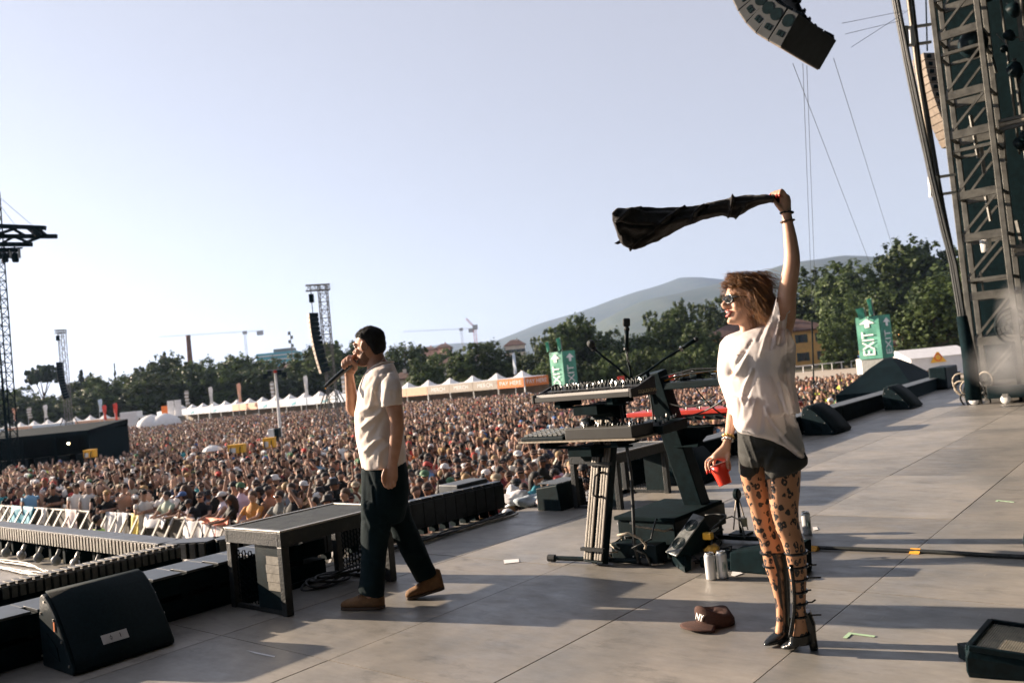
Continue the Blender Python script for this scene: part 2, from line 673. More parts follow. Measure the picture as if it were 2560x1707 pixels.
L_mark(gnd(2122, 1581), (gnd(2184, 1589) - gnd(2122, 1581)).normalized(), .125, (gnd(2101, 1600) - gnd(2122, 1581)).normalized(), .085, .02, 'pale green angle of tape on the stage floor right of the woman')
L_mark(gnd(2492, 1250), (gnd(2530, 1254) - gnd(2492, 1250)).normalized(), .15, (gnd(2486, 1255) - gnd(2492, 1250)).normalized(), .05, .022, 'faint green tape angle further up the stage on the right')
flat_poly('setlist_paper', [gnd(1259, 1400), gnd(1297, 1397), gnd(1298, 1405), gnd(1261, 1409)], PAPER, 'white slip of paper lying on the stage behind the walking man', 'paper')
flat_poly('setlist_paper', [gnd(1543, 1307), gnd(1573, 1304), gnd(1577, 1310), gnd(1545, 1313)], PAPER, 'white paper on the floor behind the keyboard column', 'paper')
flat_poly('setlist_paper', [gnd(1832, 1425), gnd(1858, 1433), gnd(1838, 1440), gnd(1828, 1438)], PAPER, 'white scrap of paper behind the two tall cans', 'paper')
flat_poly('setlist_paper', [gnd(2032, 1318), gnd(2042, 1317), gnd(2046, 1324), gnd(2034, 1326)], PAPER, 'white scrap of paper beside the single can', 'paper')
flat_poly('floor_scuff', [gnd(615, 1625), gnd(640, 1630), gnd(688, 1640), gnd(686, 1643), gnd(638, 1633)], PAPER, 'pale strip of tape residue in the shade of the wedge monitor', 'tape', th=.0004)

# thick cable with orange tape running to the right
pts = [gnd(1905, 1366) + EZ * .012] + [gnd(x, y) + EZ * .014 for x, y in ((2000, 1370), (2060, 1374), (2150, 1377), (2290, 1382), (2400, 1388), (2480, 1393), (2560, 1397), (2680, 1404))]
tag(MB().tube(pts, .0135, 8).build('floor_cable', CABLE, smooth=True), 'thick black cable taped to the floor running right from the woman', 'cable')
for (x, y, w), lb in (((2034, 1375, 12), 'orange tape on the cable next to the woman'), ((2290, 1382, 11), 'orange tape holding the cable further to the right')):
    c = gnd(x, y)
    e1 = (gnd(x + 40, y + 2) - c).normalized()
    e2 = EZ.cross(e1)
    k = MB()
    k.rings([[c + e1 * (s * .03 + q * .007) + e2 * (q * .035) + EZ * (.002 + max(0, .030 * (1 - abs(q) * 1.35))) for q in (-1, -.6, -.35, 0, .35, .6, 1)] + [c + e1 * (s * .03 + q * .007) + e2 * (q * .034) + EZ * .0005 for q in (1, -1)] for s in (-1, 1)])
    tag(k.build('cable_tape', OTAPE), lb, 'tape')
# ================================================================== THE FIELD AND WHAT STANDS BEYOND
GRASS = M('dry_field', (.085, .078, .045), .95, var=.3, scale=.35, rgb2=(.15, .125, .075), bump=.2, bscale=3, spec=.1)
SAND = M('sandy_track', (.42, .36, .29), .95, var=.1, scale=.2, spec=.1)
g = MB()
N_ = 24
R_ = [0, 30, 80, 160, 320, 700, 1500, 3500, 9000, 16000]
vs, fs = [(0, 0, GZ)], []
for r in R_[1:]:
    for k in range(48):
        a = 2 * math.pi * k / 48
        vs.append((r * math.sin(a), r * math.cos(a), GZ))
for k in range(48):
    fs.append((0, 1 + k, 1 + (k + 1) % 48))
for i in range(len(R_) - 2):
    for k in range(48):
        fs.append((1 + i * 48 + k, 1 + (i + 1) * 48 + k, 1 + (i + 1) * 48 + (k + 1) % 48, 1 + i * 48 + (k + 1) % 48))
g.add(vs, fs)
structure(g.build('ground', GRASS, base=(0, 0, GZ)))
tr = MB()
a, b, c, d = gnd(1640, 975, GZ), gnd(2560, 938, GZ), gnd(2560, 886, GZ), gnd(1640, 957, GZ)
tr.prism([p + EZ * .004 for p in (a, b, c, d)], EZ * .004)
structure(tr.build('sand_track', SAND))

# ---- hills
HILL = M('wooded_hill', (.045, .065, .040), .95, var=.3, scale=.01, rgb2=(.075, .085, .05), spec=.1)


def hill(name, prof, D, depth, seed):
    xs = [p[0] for p in prof]
    ys = [p[1] for p in prof]
    rows = []
    nx = 110
    for j in range(9):
        t = j / 8
        row = []
        for i in range(nx + 1):
            x = xs[0] + (xs[-1] - xs[0]) * i / nx
            y = float(np.interp(x, xs, ys))
            hz = 937 - .098 * (x - 1280)
            h = max(0, (hz - y)) * D / FPX + 4
            dd = D - depth * (1 - t) if t < 1 else D
            f = math.sin(min(1, t * 1.0) * math.pi / 2) ** 1.25
            X = (x - 1280) / FPX * D * (1 - .0 * (1 - t))
            nz = noise.fractal(V3((X * .0016 + seed, t * 2.2, seed)), 1, 2, 5)
            row.append((X + nz * 60 * (1 - t), dd * 1.0, GZ + max(0, h * f * (1 + .16 * nz * (1 - t)) + (nz * D * .0012 if 0 < t < 1 else 0))))
        rows.append(row)
    back = [(p[0], p[1] + depth, GZ) for p in rows[-1]]
    rows.append(back)
    m = MB()
    vs = [p for r in rows for p in r]
    n = nx + 1
    m.add(vs, [(j * n + i, j * n + i + 1, (j + 1) * n + i + 1, (j + 1) * n + i) for j in range(len(rows) - 1) for i in range(nx)])
    return structure(m.build(name, HILL, smooth=True, base=(0, D, GZ)))


hill('hill', [(-200, 1060), (300, 1030), (700, 975), (1000, 875), (1130, 862), (1240, 856), (1350, 812), (1430, 789), (1480, 773), (1560, 745), (1620, 727), (1650, 717), (1696, 701), (1745, 704), (1792, 712), (1850, 722), (1950, 740), (2100, 760), (2400, 790)], 6200, 2500, 1.3)
hill('hill', [(1300, 925), (1420, 862), (1500, 805), (1600, 757), (1700, 735), (1800, 712), (1860, 697), (1909, 682), (1958, 669), (2020, 660), (2060, 652), (2091, 647), (2131, 657), (2200, 668), (2300, 690), (2450, 700), (2700, 720)], 4300, 1900, 5.1)

# ---- trees
LEAF = []
for nm, tr_ in (('leaf_dark', .25), ('leaf_olive', .3)):
    m = bpy.data.materials.new(nm)
    m.use_nodes = True
    n = m.node_tree
    b = n.nodes['Principled BSDF']
    b.inputs['Roughness'].default_value = .6
    b.inputs['Specular IOR Level'].default_value = .25
    at_ = n.nodes.new('ShaderNodeAttribute')
    at_.attribute_name = 'Col'
    oi = n.nodes.new('ShaderNodeObjectInfo')
    mr = n.nodes.new('ShaderNodeMapRange')
    mr.inputs[3].default_value = .75
    mr.inputs[4].default_value = 1.25
    n.links.new(oi.outputs['Random'], mr.inputs[0])
    sc = n.nodes.new('ShaderNodeVectorMath')
    sc.operation = 'SCALE'
    n.links.new(at_.outputs[0], sc.inputs[0])
    n.links.new(mr.outputs[0], sc.inputs['Scale'])
    n.links.new(sc.outputs[0], b.inputs['Base Color'])
    ti = n.nodes.new('ShaderNodeBsdfTranslucent')
    n.links.new(sc.outputs[0], ti.inputs[0])
    ms = n.nodes.new('ShaderNodeMixShader')
    ms.inputs[0].default_value = tr_
    n.links.new(b.outputs[0], ms.inputs[1])
    n.links.new(ti.outputs[0], ms.inputs[2])
    n.links.new(ms.outputs[0], n.nodes['Material Output'].inputs[0])
    LEAF.append(m)
BARK = M('bark', (.075, .055, .04), .9, var=.3, scale=6, bump=.3, bscale=20)


def np_mesh(name, verts, faces, cols, mat, smooth=False):
    """verts (n,3), faces (m,k) all of one size, cols per vertex (n,3)"""
    verts = np.asarray(verts, np.float32)
    faces = np.asarray(faces, np.int32)
    k = faces.shape[1]
    me = bpy.data.meshes.new(name)
    me.vertices.add(len(verts))
    me.vertices.foreach_set('co', verts.ravel())
    me.loops.add(faces.size)
    me.loops.foreach_set('vertex_index', faces.ravel())
    me.polygons.add(len(faces))
    me.polygons.foreach_set('loop_start', np.arange(0, faces.size, k, dtype=np.int32))
    me.polygons.foreach_set('loop_total', np.full(len(faces), k, np.int32))
    if smooth:
        me.polygons.foreach_set('use_smooth', np.ones(len(faces), bool))
    if cols is not None:
        at_ = me.color_attributes.new('Col', 'FLOAT_COLOR', 'POINT')
        c4 = np.ones((len(verts), 4), np.float32)
        c4[:, :3] = cols
        at_.data.foreach_set('color', c4.ravel())
    me.materials.append(mat)
    me.update()
    me.validate()
    return me


def leaf_crown(seed, lobes, nleaf, size, dark, light, zs=1.0):
    """leaf quads scattered through a set of ellipsoid lobes (c, r)"""
    R = np.random.RandomState(seed)
    w = np.array([r[0] * r[1] + r[1] * r[2] + r[0] * r[2] for c, r in lobes])
    w = w / w.sum()
    P, C, N = [], [], []
    for (c, r), ww in zip(lobes, w):
        k = int(nleaf * ww)
        d = R.normal(size=(k, 3))
        d /= np.linalg.norm(d, axis=1)[:, None]
        # small clumps: leaves gather round clump centres on the lobe
        nc = max(8, k // 26)
        cd = R.normal(size=(nc, 3))
        cd /= np.linalg.norm(cd, axis=1)[:, None]
        ci = R.randint(0, nc, k)
        rad = R.uniform(.72, 1.06, nc)[ci][:, None]
        p = cd[ci] * rad + d * R.uniform(.05, .26, (k, 1))
        inner = R.rand(k) < .12
        p[inner] = d[inner] * R.uniform(.2, .8, (inner.sum(), 1))
        P.append((np.array(c) + p * np.array(r)) * np.array((1, 1, zs)))
        sh = R.uniform(0, 1, nc)[ci][:, None] * .7 + R.uniform(0, .3, (k, 1))
        C.append(np.array(dark) * (1 - sh) + np.array(light) * sh)
        N.append(d * .6 + cd[ci])
    P, C, N = np.concatenate(P), np.concatenate(C), np.concatenate(N)
    k = len(P)
    N += R.normal(size=(k, 3)) * .55
    N /= np.linalg.norm(N, axis=1)[:, None]
    t = np.cross(N, R.normal(size=(k, 3)))
    t /= np.linalg.norm(t, axis=1)[:, None]
    b = np.cross(N, t)
    s = (R.uniform(.6, 1.35, (k, 1)) * size)
    v = np.stack([P - t * s * .5 - b * s * .3, P + t * s * .1 - b * s * .55, P + t * s * .55 + b * s * .1, P - t * s * .1 + b * s * .55], 1).reshape(-1, 3)
    f = np.arange(k * 4).reshape(-1, 4)
    return v, f, np.repeat(C, 4, 0)


def tree_proto(seed, kind):
    R = random.Random(seed)
    tk = MB()
    if kind == 'broad':
        lobes = [((0, 0, .5), (.36, .36, .38))]
        for k in range(18):
            a = R.uniform(0, 6.28)
            z = R.uniform(.12, .86)
            rad = .33 * math.sqrt(max(.08, 1 - ((z - .5) / .5) ** 2)) * R.uniform(.7, 1.15)
            s = R.uniform(.16, .25)
            lobes.append(((rad * math.cos(a), rad * math.sin(a), z), (s, s, s * R.uniform(.75, 1.05))))
        v, f, c = leaf_crown(seed, lobes, 13000, .044, (.020, .038, .013), (.10, .14, .042), 1.6)
        tk.tube([(0, 0, 0), (.01, 0, .32), (0, .01, .72), (.01, .02, 1.2)], [.035, .028, .02, .006], 8)
        for k in range(6):
            a = k * 1.05 + R.uniform(-.3, .3)
            z = .28 + .13 * k
            tk.tube([(0, 0, z), (.14 * math.cos(a), .14 * math.sin(a), z + .1), (.3 * math.cos(a), .3 * math.sin(a), z + .2)], [.017, .011, .004], 6)
    elif kind == 'bush':
        lobes = [((0, 0, .35), (.45, .45, .38))]
        for k in range(9):
            a = R.uniform(0, 6.28)
            s = R.uniform(.16, .28)
            lobes.append(((.4 * math.cos(a) * R.uniform(.4, 1), .4 * math.sin(a) * R.uniform(.4, 1), R.uniform(.15, .75)), (s, s, s)))
        v, f, c = leaf_crown(seed, lobes, 4200, .05, (.03, .052, .016), (.10, .135, .045))
        tk.tube([(0, 0, 0), (0, 0, .3), (.05, 0, .6)], [.03, .02, .006], 6)
    elif kind == 'cypress':
        lobes = [((0, 0, .1 + .085 * k), (.085 * (1 - (k / 10.5) ** 1.7) + .008,) * 2 + (.09,)) for k in range(10)]
        v, f, c = leaf_crown(seed, lobes, 1500, .045, (.012, .024, .012), (.03, .05, .024))
        tk.tube([(0, 0, 0), (0, 0, .9)], [.02, .004], 6)
    else:   # umbrella pine
        lobes = [((.34 * math.cos(a) * q, .34 * math.sin(a) * q, .86 + .05 * math.cos(3 * a) - .05 * q), (.17, .17, .075)) for a in [k * .7 for k in range(9)] for q in (.35, .9)]
        v, f, c = leaf_crown(seed, lobes, 3600, .05, (.016, .034, .016), (.05, .08, .035))
        tk.tube([(0, 0, 0), (.01, 0, .35), (0, 0, .6)], [.03, .022, .016], 7)
        for k in range(7):
            a = k * .9
            tk.tube([(0, 0, .45 + .02 * k), (.12 * math.cos(a), .12 * math.sin(a), .65), (.27 * math.cos(a), .27 * math.sin(a), .82)], [.012, .009, .004], 5)
    return np_mesh('crown', v, f, c, LEAF[0] if kind != 'bush' else LEAF[1]), tk


PROTO = {}
for kd, n_ in (('broad', 5), ('bush', 3), ('cypress', 1), ('pine', 1)):
    for q in range(n_):
        cm, tk = tree_proto(11 + q * 7 + len(kd), kd)
        tm = bpy.data.meshes.new('trunk')
        tm.from_pydata(tk.v, [], tk.f)
        tm.materials.append(BARK)
        PROTO.setdefault(kd, []).append((cm, tm))
ORD = ['first', 'second', 'third', 'fourth', 'fifth', 'sixth', 'seventh', 'eighth', 'ninth', 'tenth', 'eleventh', 'twelfth', 'thirteenth', 'fourteenth', 'fifteenth', 'sixteenth', 'seventeenth', 'eighteenth', 'nineteenth', 'twentieth', 'twenty-first', 'twenty-second', 'twenty-third', 'twenty-fourth', 'twenty-fifth', 'twenty-sixth', 'twenty-seventh', 'twenty-eighth', 'twenty-ninth', 'thirtieth']
tree_i = 0


def tree(x, ytop, wpx, D, kind, label, group, base=None, name=None):
    global tree_i
    tree_i += 1
    P = at(x, ytop, D)
    h = P.z - GZ
    if base is not None:
        b0 = base
    else:
        b0 = GZ
    h = P.z - b0
    wd = wpx / FPX * D
    cm, tm = PROTO[kind][tree_i % len(PROTO[kind])]
    # foot below the top along true vertical
    o = thing(name or {'broad': 'broadleaf_tree', 'bush': 'shrub', 'cypress': 'cypress_tree', 'pine': 'umbrella_pine'}[kind], label, 'tree' if kind != 'bush' else 'shrub', (P.x, P.y, b0), group)
    unit = {'broad': .9, 'bush': .95, 'cypress': .2, 'pine': .95}[kind]
    o.scale = (wd / unit, wd / unit, h / {'broad': 1.6, 'bush': .95, 'cypress': .98, 'pine': .95}[kind])
    o.rotation_euler = (0, 0, tree_i * 2.39)
    for nm, me in (('crown', cm), ('trunk', tm)):
        c = bpy.data.objects.new(nm, me)
        COL.objects.link(c)
        c.parent = o
    return o


left = [(-40, 975, 100), (18, 985, 80), (62, 968, 85), (110, 972, 85), (160, 985, 80), (205, 940, 82), (248, 938, 80), (292, 946, 76), (330, 916, 90), (372, 910, 88), (412, 890, 88), (452, 884, 92), (498, 903, 86), (530, 891, 84), (566, 902, 80), (598, 890, 90), (626, 881, 92), (664, 905, 84), (730, 904, 96), (765, 876, 100), (812, 868, 96), (846, 847, 110), (884, 858, 100)]
for k, (x, y, w) in enumerate(left):
    tree(x, y + random.uniform(-2, 3), w * 1.25, 212 + random.uniform(-14, 14), 'broad', f'{ORD[k]} dense dark green tree from the left in the tree line behind the tents', 'tree line behind the tents')
for k, x in enumerate(range(-30, 900, 44)):
    y0 = np.interp(x, [p[0] for p in left], [p[1] for p in left])
    tree(x, y0 + 30 + random.uniform(-8, 8), 135, 190 + random.uniform(-8, 6), 'broad', f'{ORD[k]} lower tree from the left in front of the tree line', 'lower trees in front of the tree line')
tree(104, 915, 84, 200, 'pine', 'flat topped umbrella pine behind the left delay tower', 'tall single trees')
tree(285, 903, 11, 215, 'cypress', 'thin pointed cypress rising above the left tree line', 'tall single trees')
tree(202, 921, 30, 220, 'cypress', 'ragged conifer just right of the umbrella pine', 'tall single trees')
mid = [(1006, 836, 96, 185, 'tall dark round tree just right of the man'), (1052, 890, 90, 150, 'olive green shrubby tree behind the taupe stalls'), (1098, 876, 70, 240, 'small tree below the pink houses'), (1172, 853, 92, 160, 'big rounded tree above the taupe stalls'), (1238, 858, 92, 162, 'broad tree behind the orange pay stall'), (1305, 868, 60, 190, 'light green tree below the pale houses'), (1345, 838, 46, 215, 'slim tree between the pale houses and the tall oak'), (1412, 797, 108, 165, 'large dark oak behind the green exit tower'), (1462, 805, 92, 170, 'second dark oak right of the exit tower'), (1535, 830, 90, 160, 'tree behind the left boom microphone'), (1596, 815, 90, 165, 'tree behind the upright microphone'), (1650, 770, 92, 170, 'tree between the upright microphone and the tall poplar'), (1686, 760, 72, 178, 'tall tree near the roof left of the woman'), (1745, 800, 86, 160, 'tree just left of the yellow house'), (1790, 750, 100, 200, 'tree rising behind the yellow house roof')]
for x, y, w, D, lb in mid:
    tree(x, y, w * 1.2, D, 'broad', lb, 'trees beyond the crowd')
right = [(1955, 735, 120, 215, 'tree behind the waving woman'), (2048, 655, 160, 205, 'tall round tree right of the raised arm'), (2110, 668, 130, 190, 'tall tree between the raised arm and the exit flags'), (2150, 690, 120, 175, 'dark tree directly behind the exit flags'), (2105, 742, 100, 150, 'dark tree covering the right end of the yellow house'), (2085, 790, 76, 130, 'small olive tree in front of the yellow house'), (2215, 700, 130, 165, 'dark tree right of the exit flags'), (2262, 612, 150, 190, 'tallest tree at the right edge of the wood'), (2330, 592, 170, 185, 'huge tree crown behind the stage cables'), (2322, 700, 140, 112, 'bright olive tree beside the white marquee'), (2385, 660, 140, 150, 'tree behind the foot of the stage tower'), (2440, 640, 150, 170, 'tree seen through the stage tower'), (2520, 640, 160, 170, 'tree at the far right behind the stage wing')]
for x, y, w, D, lb in right:
    tree(x, y, w * 1.2, D, 'broad', lb, 'wood behind the yellow house')
hx = [(930, 1000, 150), (985, 985, 150), (1040, 960, 142), (1100, 958, 140), (1160, 950, 140), (1225, 945, 140), (1330, 900, 142), (1380, 905, 138), (1440, 892, 135), (1500, 885, 135), (1560, 880, 135), (1615, 872, 135), (1668, 868, 137), (1720, 862, 140), (1770, 870, 140)]
for k, (x, y, D) in enumerate(hx):
    tree(x, y, 92, D, 'bush', f'{ORD[k]} clipped shrub from the left in the hedge beyond the stalls', 'hedge beyond the stalls')

# ---- buildings
YW = M('ochre_plaster', (.62, .36, .12), .85, var=.12, scale=.8)
PINK = M('pink_plaster', (.60, .36, .28), .85, var=.12, scale=.5)
CREAM = M('cream_plaster', (.60, .52, .43), .85, var=.1, scale=.5)
TILE = M('terracotta_roof', (.10, .052, .038), .85, var=.3, scale=1.5, bump=.3, bscale=8)
SHUT = M('dark_shutter', (.03, .05, .045), .6, var=.2)
GLASS = M('window_glass', (.02, .03, .035), .12, var=.2)
TEALB = M('teal_cladding', (.10, .36, .44), .4, var=.15, scale=.2)


def house(name, label, x0, x1, ytop, yeave, D, wallm, storeys, cols, depth=9., skew=0., chimney=True):
    """a house standing on the field, its long front seen from the stage"""
    a, b = at(x0, yeave, D), at(x1, yeave, D + skew)
    ez = (a.z + b.z) / 2
    rz = at((x0 + x1) / 2, ytop, D).z
    e = V3((b.x - a.x, b.y - a.y, 0))
    Lw = e.length
    e.normalize()
    n = V3((-e.y, e.x, 0))           # away from the camera
    if n.y < 0:
        n = -n
    p0 = V3((a.x, a.y, GZ))
    ax = (e, n, EZ)
    t = thing(name, label, 'building', p0)
    H = ez - GZ
    w = MB()
    w.box(p0 + e * Lw / 2 + n * depth / 2 + EZ * H / 2, (Lw, depth, H), ax)
    w.build('wall', wallm, t)
    r = MB()
    o_ = .6
    A = [p0 - e * o_ - n * o_ + EZ * H, p0 + e * (Lw + o_) - n * o_ + EZ * H, p0 + e * (Lw + o_) + n * (depth + o_) + EZ * H, p0 - e * o_ + n * (depth + o_) + EZ * H]
    hip = min(depth * .45, Lw * .3)
    R1, R2 = p0 + e * hip + n * depth / 2 + EZ * (rz - GZ), p0 + e * (Lw - hip) + n * depth / 2 + EZ * (rz - GZ)
    r.add(A + [R1, R2] + [p + EZ * -.25 for p in A], [(0, 1, 5, 4), (1, 2, 5), (2, 3, 4, 5), (3, 0, 4), (6, 7, 1, 0), (7, 8, 2, 1), (8, 9, 3, 2), (9, 6, 0, 3), (9, 8, 7, 6)])
    ro = r.build('roof', TILE, t)
    if chimney:
        ch = MB()
        ch.box(p0 + e * Lw * .62 + n * depth * .45 + EZ * (rz - GZ - .2), (.7, .7, 1.6), ax)
        ch.build('chimney', wallm, ro)
    for s in range(storeys):
        for c in range(cols):
            cx = Lw * (c + .5) / cols
            cz = H * (s + .52) / storeys
            wn = MB()
            wn.box(p0 + e * cx - n * .02 + EZ * cz, (1.15, .10, 1.6), ax)
            wo = wn.build('window', GLASS, t)
            for sg in (-1, 1):
                sh = MB()
                sh.box(p0 + e * (cx + sg * .92) - n * .06 + EZ * cz, (.62, .07, 1.7), ax)
                sh.build('shutter', SHUT, wo)
    return t


house('yellow_house', 'two storey ochre house with brown tiled roof behind the woman', 1772, 2078, 800, 832, 168, YW, 2, 6, depth=11)
house('yellow_annex', 'low ochre building in the shade right of the exit flags', 2196, 2330, 838, 858, 150, YW, 1, 4, depth=9)
house('pale_house', 'cream apartment house on the hillside right of the cranes', 1262, 1312, 848, 862, 420, CREAM, 3, 4, depth=12)
house('pink_house', 'pink house half hidden by trees left of the cranes', 1054, 1088, 866, 874, 380, PINK, 2, 3, depth=10)
house('pink_house', 'taller pink house just right of the low pink one', 1090, 1126, 858, 868, 400, PINK, 2, 3, depth=10)
house('tiled_house', 'brown tiled roof between the two round trees behind the stalls', 1102, 1150, 892, 909, 200, CREAM, 1, 3, depth=9)
house('tiled_house', 'brown roofed cottage peeping out beside the man', 985, 1022, 930, 946, 170, CREAM, 1, 2, depth=7)
house('tiled_house', 'brown roofed house below the teal block', 690, 735, 908, 918, 225, CREAM, 1, 3, depth=9)
t = thing('teal_office_block', 'teal glass office block above the left tree line', 'building', at(690, 930, 420))
p0, p1 = at(640, 884, 420), at(735, 876, 420)
ez = p1.z
w = MB()
w.box(((p0.x + p1.x) / 2, 428, (GZ + ez) / 2), (p1.x - p0.x, 16, ez - GZ))
w.build('wall', TEALB, t)
for k in range(5):
    w = MB()
    w.box(((p0.x + p1.x) / 2, 419.9, ez - 1.5 - 2.1 * k), (p1.x - p0.x + .4, .4, .5))
    w.build('floor_band', WHITEP, t)
w = MB()
w.box(((p0.x * .35 + p1.x * .65), 428, ez + .9), ((p1.x - p0.x) * .5, 8, 1.8))
w.build('plant_room', GREYP, t)

# ---- chimney, pylon, cranes
BRICK = M('dark_brick', (.16, .085, .06), .9, var=.25, scale=1)
P = at(470, 838, 330)
c = MB()
c.tube([(P.x, P.y, GZ), (P.x, P.y, P.z - 1), (P.x, P.y, P.z)], [1.35, .85, .95], 14)
tag(c.build('factory_chimney', BRICK, smooth=True), 'tall dark brick factory chimney above the left trees', 'chimney')
P = at(725, 828, 300)
t = thing('antenna_mast', 'thin antenna mast beside the teal block', 'mast', (P.x, P.y, GZ))
m = MB()
m.cyl((P.x, P.y, GZ), P, .28, .12, 8)
m.build('pole', GREYP, t)
for k in range(4):
    m = MB()
    m.box((P.x + (.5 if k % 2 else -.5), P.y, P.z - .7 - 1.5 * k), (.7, .4, 1.2))
    m.build('antenna', GREYP, t)


def lattice(m, a, b, w, n, r, faces=4, up=EZ):
    """square lattice truss between two points"""
    a, b = V3(a), V3(b)
    d, s, q = basis(b - a, up)
    cs = [(s * i + q * j) * (w / 2) for i, j in ((-1, -1), (1, -1), (1, 1), (-1, 1))]
    L = (b - a).length
    for c in cs:
        m.cyl(a + c, b + c, r, n=6)
    for k in range(n):
        p, p2 = a + d * (L * k / n), a + d * (L * (k + 1) / n)
        for i in range(4):
            c1, c2 = cs[i], cs[(i + 1) % 4]
            if k % 2:
                c1, c2 = c2, c1
            m.cyl(p + c1, p2 + c2, r * .6, n=4)
            m.cyl(p + cs[i], p + cs[(i + 1) % 4], r * .6, n=4)
    return m


CRANE = M('crane_grey', (.42, .43, .45), .6, var=.15)
CRED = M('crane_red', (.45, .10, .07), .6, var=.15)


def crane(label, mast, jl, jr, D, cw):
    P = at(*mast, D)
    t = thing('tower_crane', label, 'crane', (P.x, P.y, GZ))
    m = MB()
    lattice(m, (P.x, P.y, GZ), P, 1.4, 16, .08)
    m.build('mast', CRANE, t)
    m = MB()
    lattice(m, at(*jl, D), at(*jr, D), .9, 26, .045)
    m.build('jib', CRANE, t)
    m = MB()
    c = at(*cw, D)
    m.box(c - EZ * 1, (4.5, 2, 3.2))
    m.build('counterweight', CRANE, t)
    m = MB()
    m.box(P + EZ * .2, (3, 2, 2.4))
    m.build('cab', CRANE, t)
    return t


crane('tower crane with a long thin jib above the left trees', (612, 832), (398, 842), (660, 826), 640, (650, 829))
crane('tower crane with a level jib right of the man', (1153, 824), (1010, 829), (1180, 821), 700, (1178, 823))
P = at(1186, 818, 560)
t = thing('luffing_crane', 'red luffing crane with raised arm right of the man', 'crane', (P.x, P.y, GZ))
m = MB()
lattice(m, (P.x, P.y, GZ), P, 1.8, 14, .13)
m.build('mast', CRED, t)
m = MB()
lattice(m, P, at(1165, 796, 560), 1.1, 8, .1)
m.build('jib', CRED, t)
m = MB()
m.box(P + V3((.5, 0, 0)), (3.4, 2.4, 3.2))
m.build('cab', CRANE, t)
# ================================================================== THE FESTIVAL GROUND
FONTS = {}


def lettering(text, o, ex, ey, h, mat, parent, name='lettering', th=.004, align='CENTER', wscale=1.0):
    """flat letters standing proud of a surface: ex reading direction, ey up, h letter height"""
    cu = bpy.data.curves.new('t', 'FONT')
    cu.body = text
    cu.size = h / .69
    cu.align_x = align
    cu.align_y = 'CENTER'
    cu.resolution_u = 2
    cu.extrude = th / 2
    ob = bpy.data.objects.new('t', cu)
    COL.objects.link(ob)
    dg = bpy.context.evaluated_depsgraph_get()
    me = bpy.data.meshes.new_from_object(ob.evaluated_get(dg))
    bpy.data.objects.remove(ob)
    me.name = name
    ex, ey = V3(ex).normalized(), V3(ey).normalized()
    nn = ex.cross(ey)
    me.transform(Matrix.Translation(V3(o)) @ Matrix((ex * wscale, ey, nn)).transposed().to_4x4())
    me.materials.clear()
    me.materials.append(mat)
    r = bpy.data.objects.new(name, me)
    COL.objects.link(r)
    par(r, parent)
    return r


# ---- the long row of stalls, receding to the left
ROW0 = V3((.95, 100, GZ))
RD = V3((-.727, .687, 0)).normalized()      # along the row, away to the left
RN = V3((-RD.y, RD.x, 0))
if RN.dot(V3((0, -1, 0))) < 0:
    RN = -RN                                  # front of the stalls, towards the crowd
BAY = 4.4
SHADEW = M('stall_back', (.30, .26, .21), .8, var=.2, scale=1)


def stall(p, e, n, w, eave, peak, vmat, label, text=None, side=None, group='stalls in the long row'):
    t = thing('market_stall', label, 'stall', p + e * w / 2, group)
    c = [p, p + e * w, p + e * w - n * w, p - n * w]
    tp = p + e * w / 2 - n * w / 2
    r = MB()
    rings = []
    for k, (z, q) in enumerate(((eave, 1.0), (eave + (peak - eave) * .14, .38), (eave + (peak - eave) * .5, .2), (peak, .02))):
        rings.append([tp + (cc - tp) * q + EZ * z for cc in c])
    r.rings(rings)
    r.build('roof', WHITEC, t)
    f = MB()
    f.box(p + e * w / 2 + n * .03 + EZ * (eave - .55), (w - .05, .05, 1.1), (e, n, EZ))
    fv = f.build('valance', vmat, t)
    f = MB()
    f.box(p - n * w / 2 - e * .03 + EZ * (eave - .55), (.05, w - .05, 1.1), (e, n, EZ))
    f.build('side_valance', vmat, t)
    for q in c[:2]:
        f = MB()
        f.box(q + EZ * (eave / 2) - n * .05, (.12, .12, eave), (e, n, EZ))
        f.build('post', WHITEP, t)
    f = MB()
    f.box(p + e * w / 2 - n * w + EZ * (eave / 2), (w, .06, eave), (e, n, EZ))
    f.build('back_wall', SHADEW, t)
    f = MB()
    f.box(p + e * w / 2 - n * .3 + EZ * .55, (w * .96, .5, 1.1), (e, n, EZ))
    f.build('counter', vmat, t)
    rd = e if e.cross(EZ).dot(n) > 0 else -e      # letters must read left to right from the front
    if text:
        lettering(text, p + e * w / 2 + n * .065 + EZ * (eave - .55), rd, EZ, .5, LETW, fv, wscale=1.15)
    if side:
        lettering(side, p - n * w / 2 - e * .065 + EZ * (eave - .55), -n if (-n).cross(EZ).dot(-e) > 0 else n, EZ, .5, LETW, fv, wscale=1.15)
    return t


def rowp(k):
    return ROW0 + RD * (k * BAY)


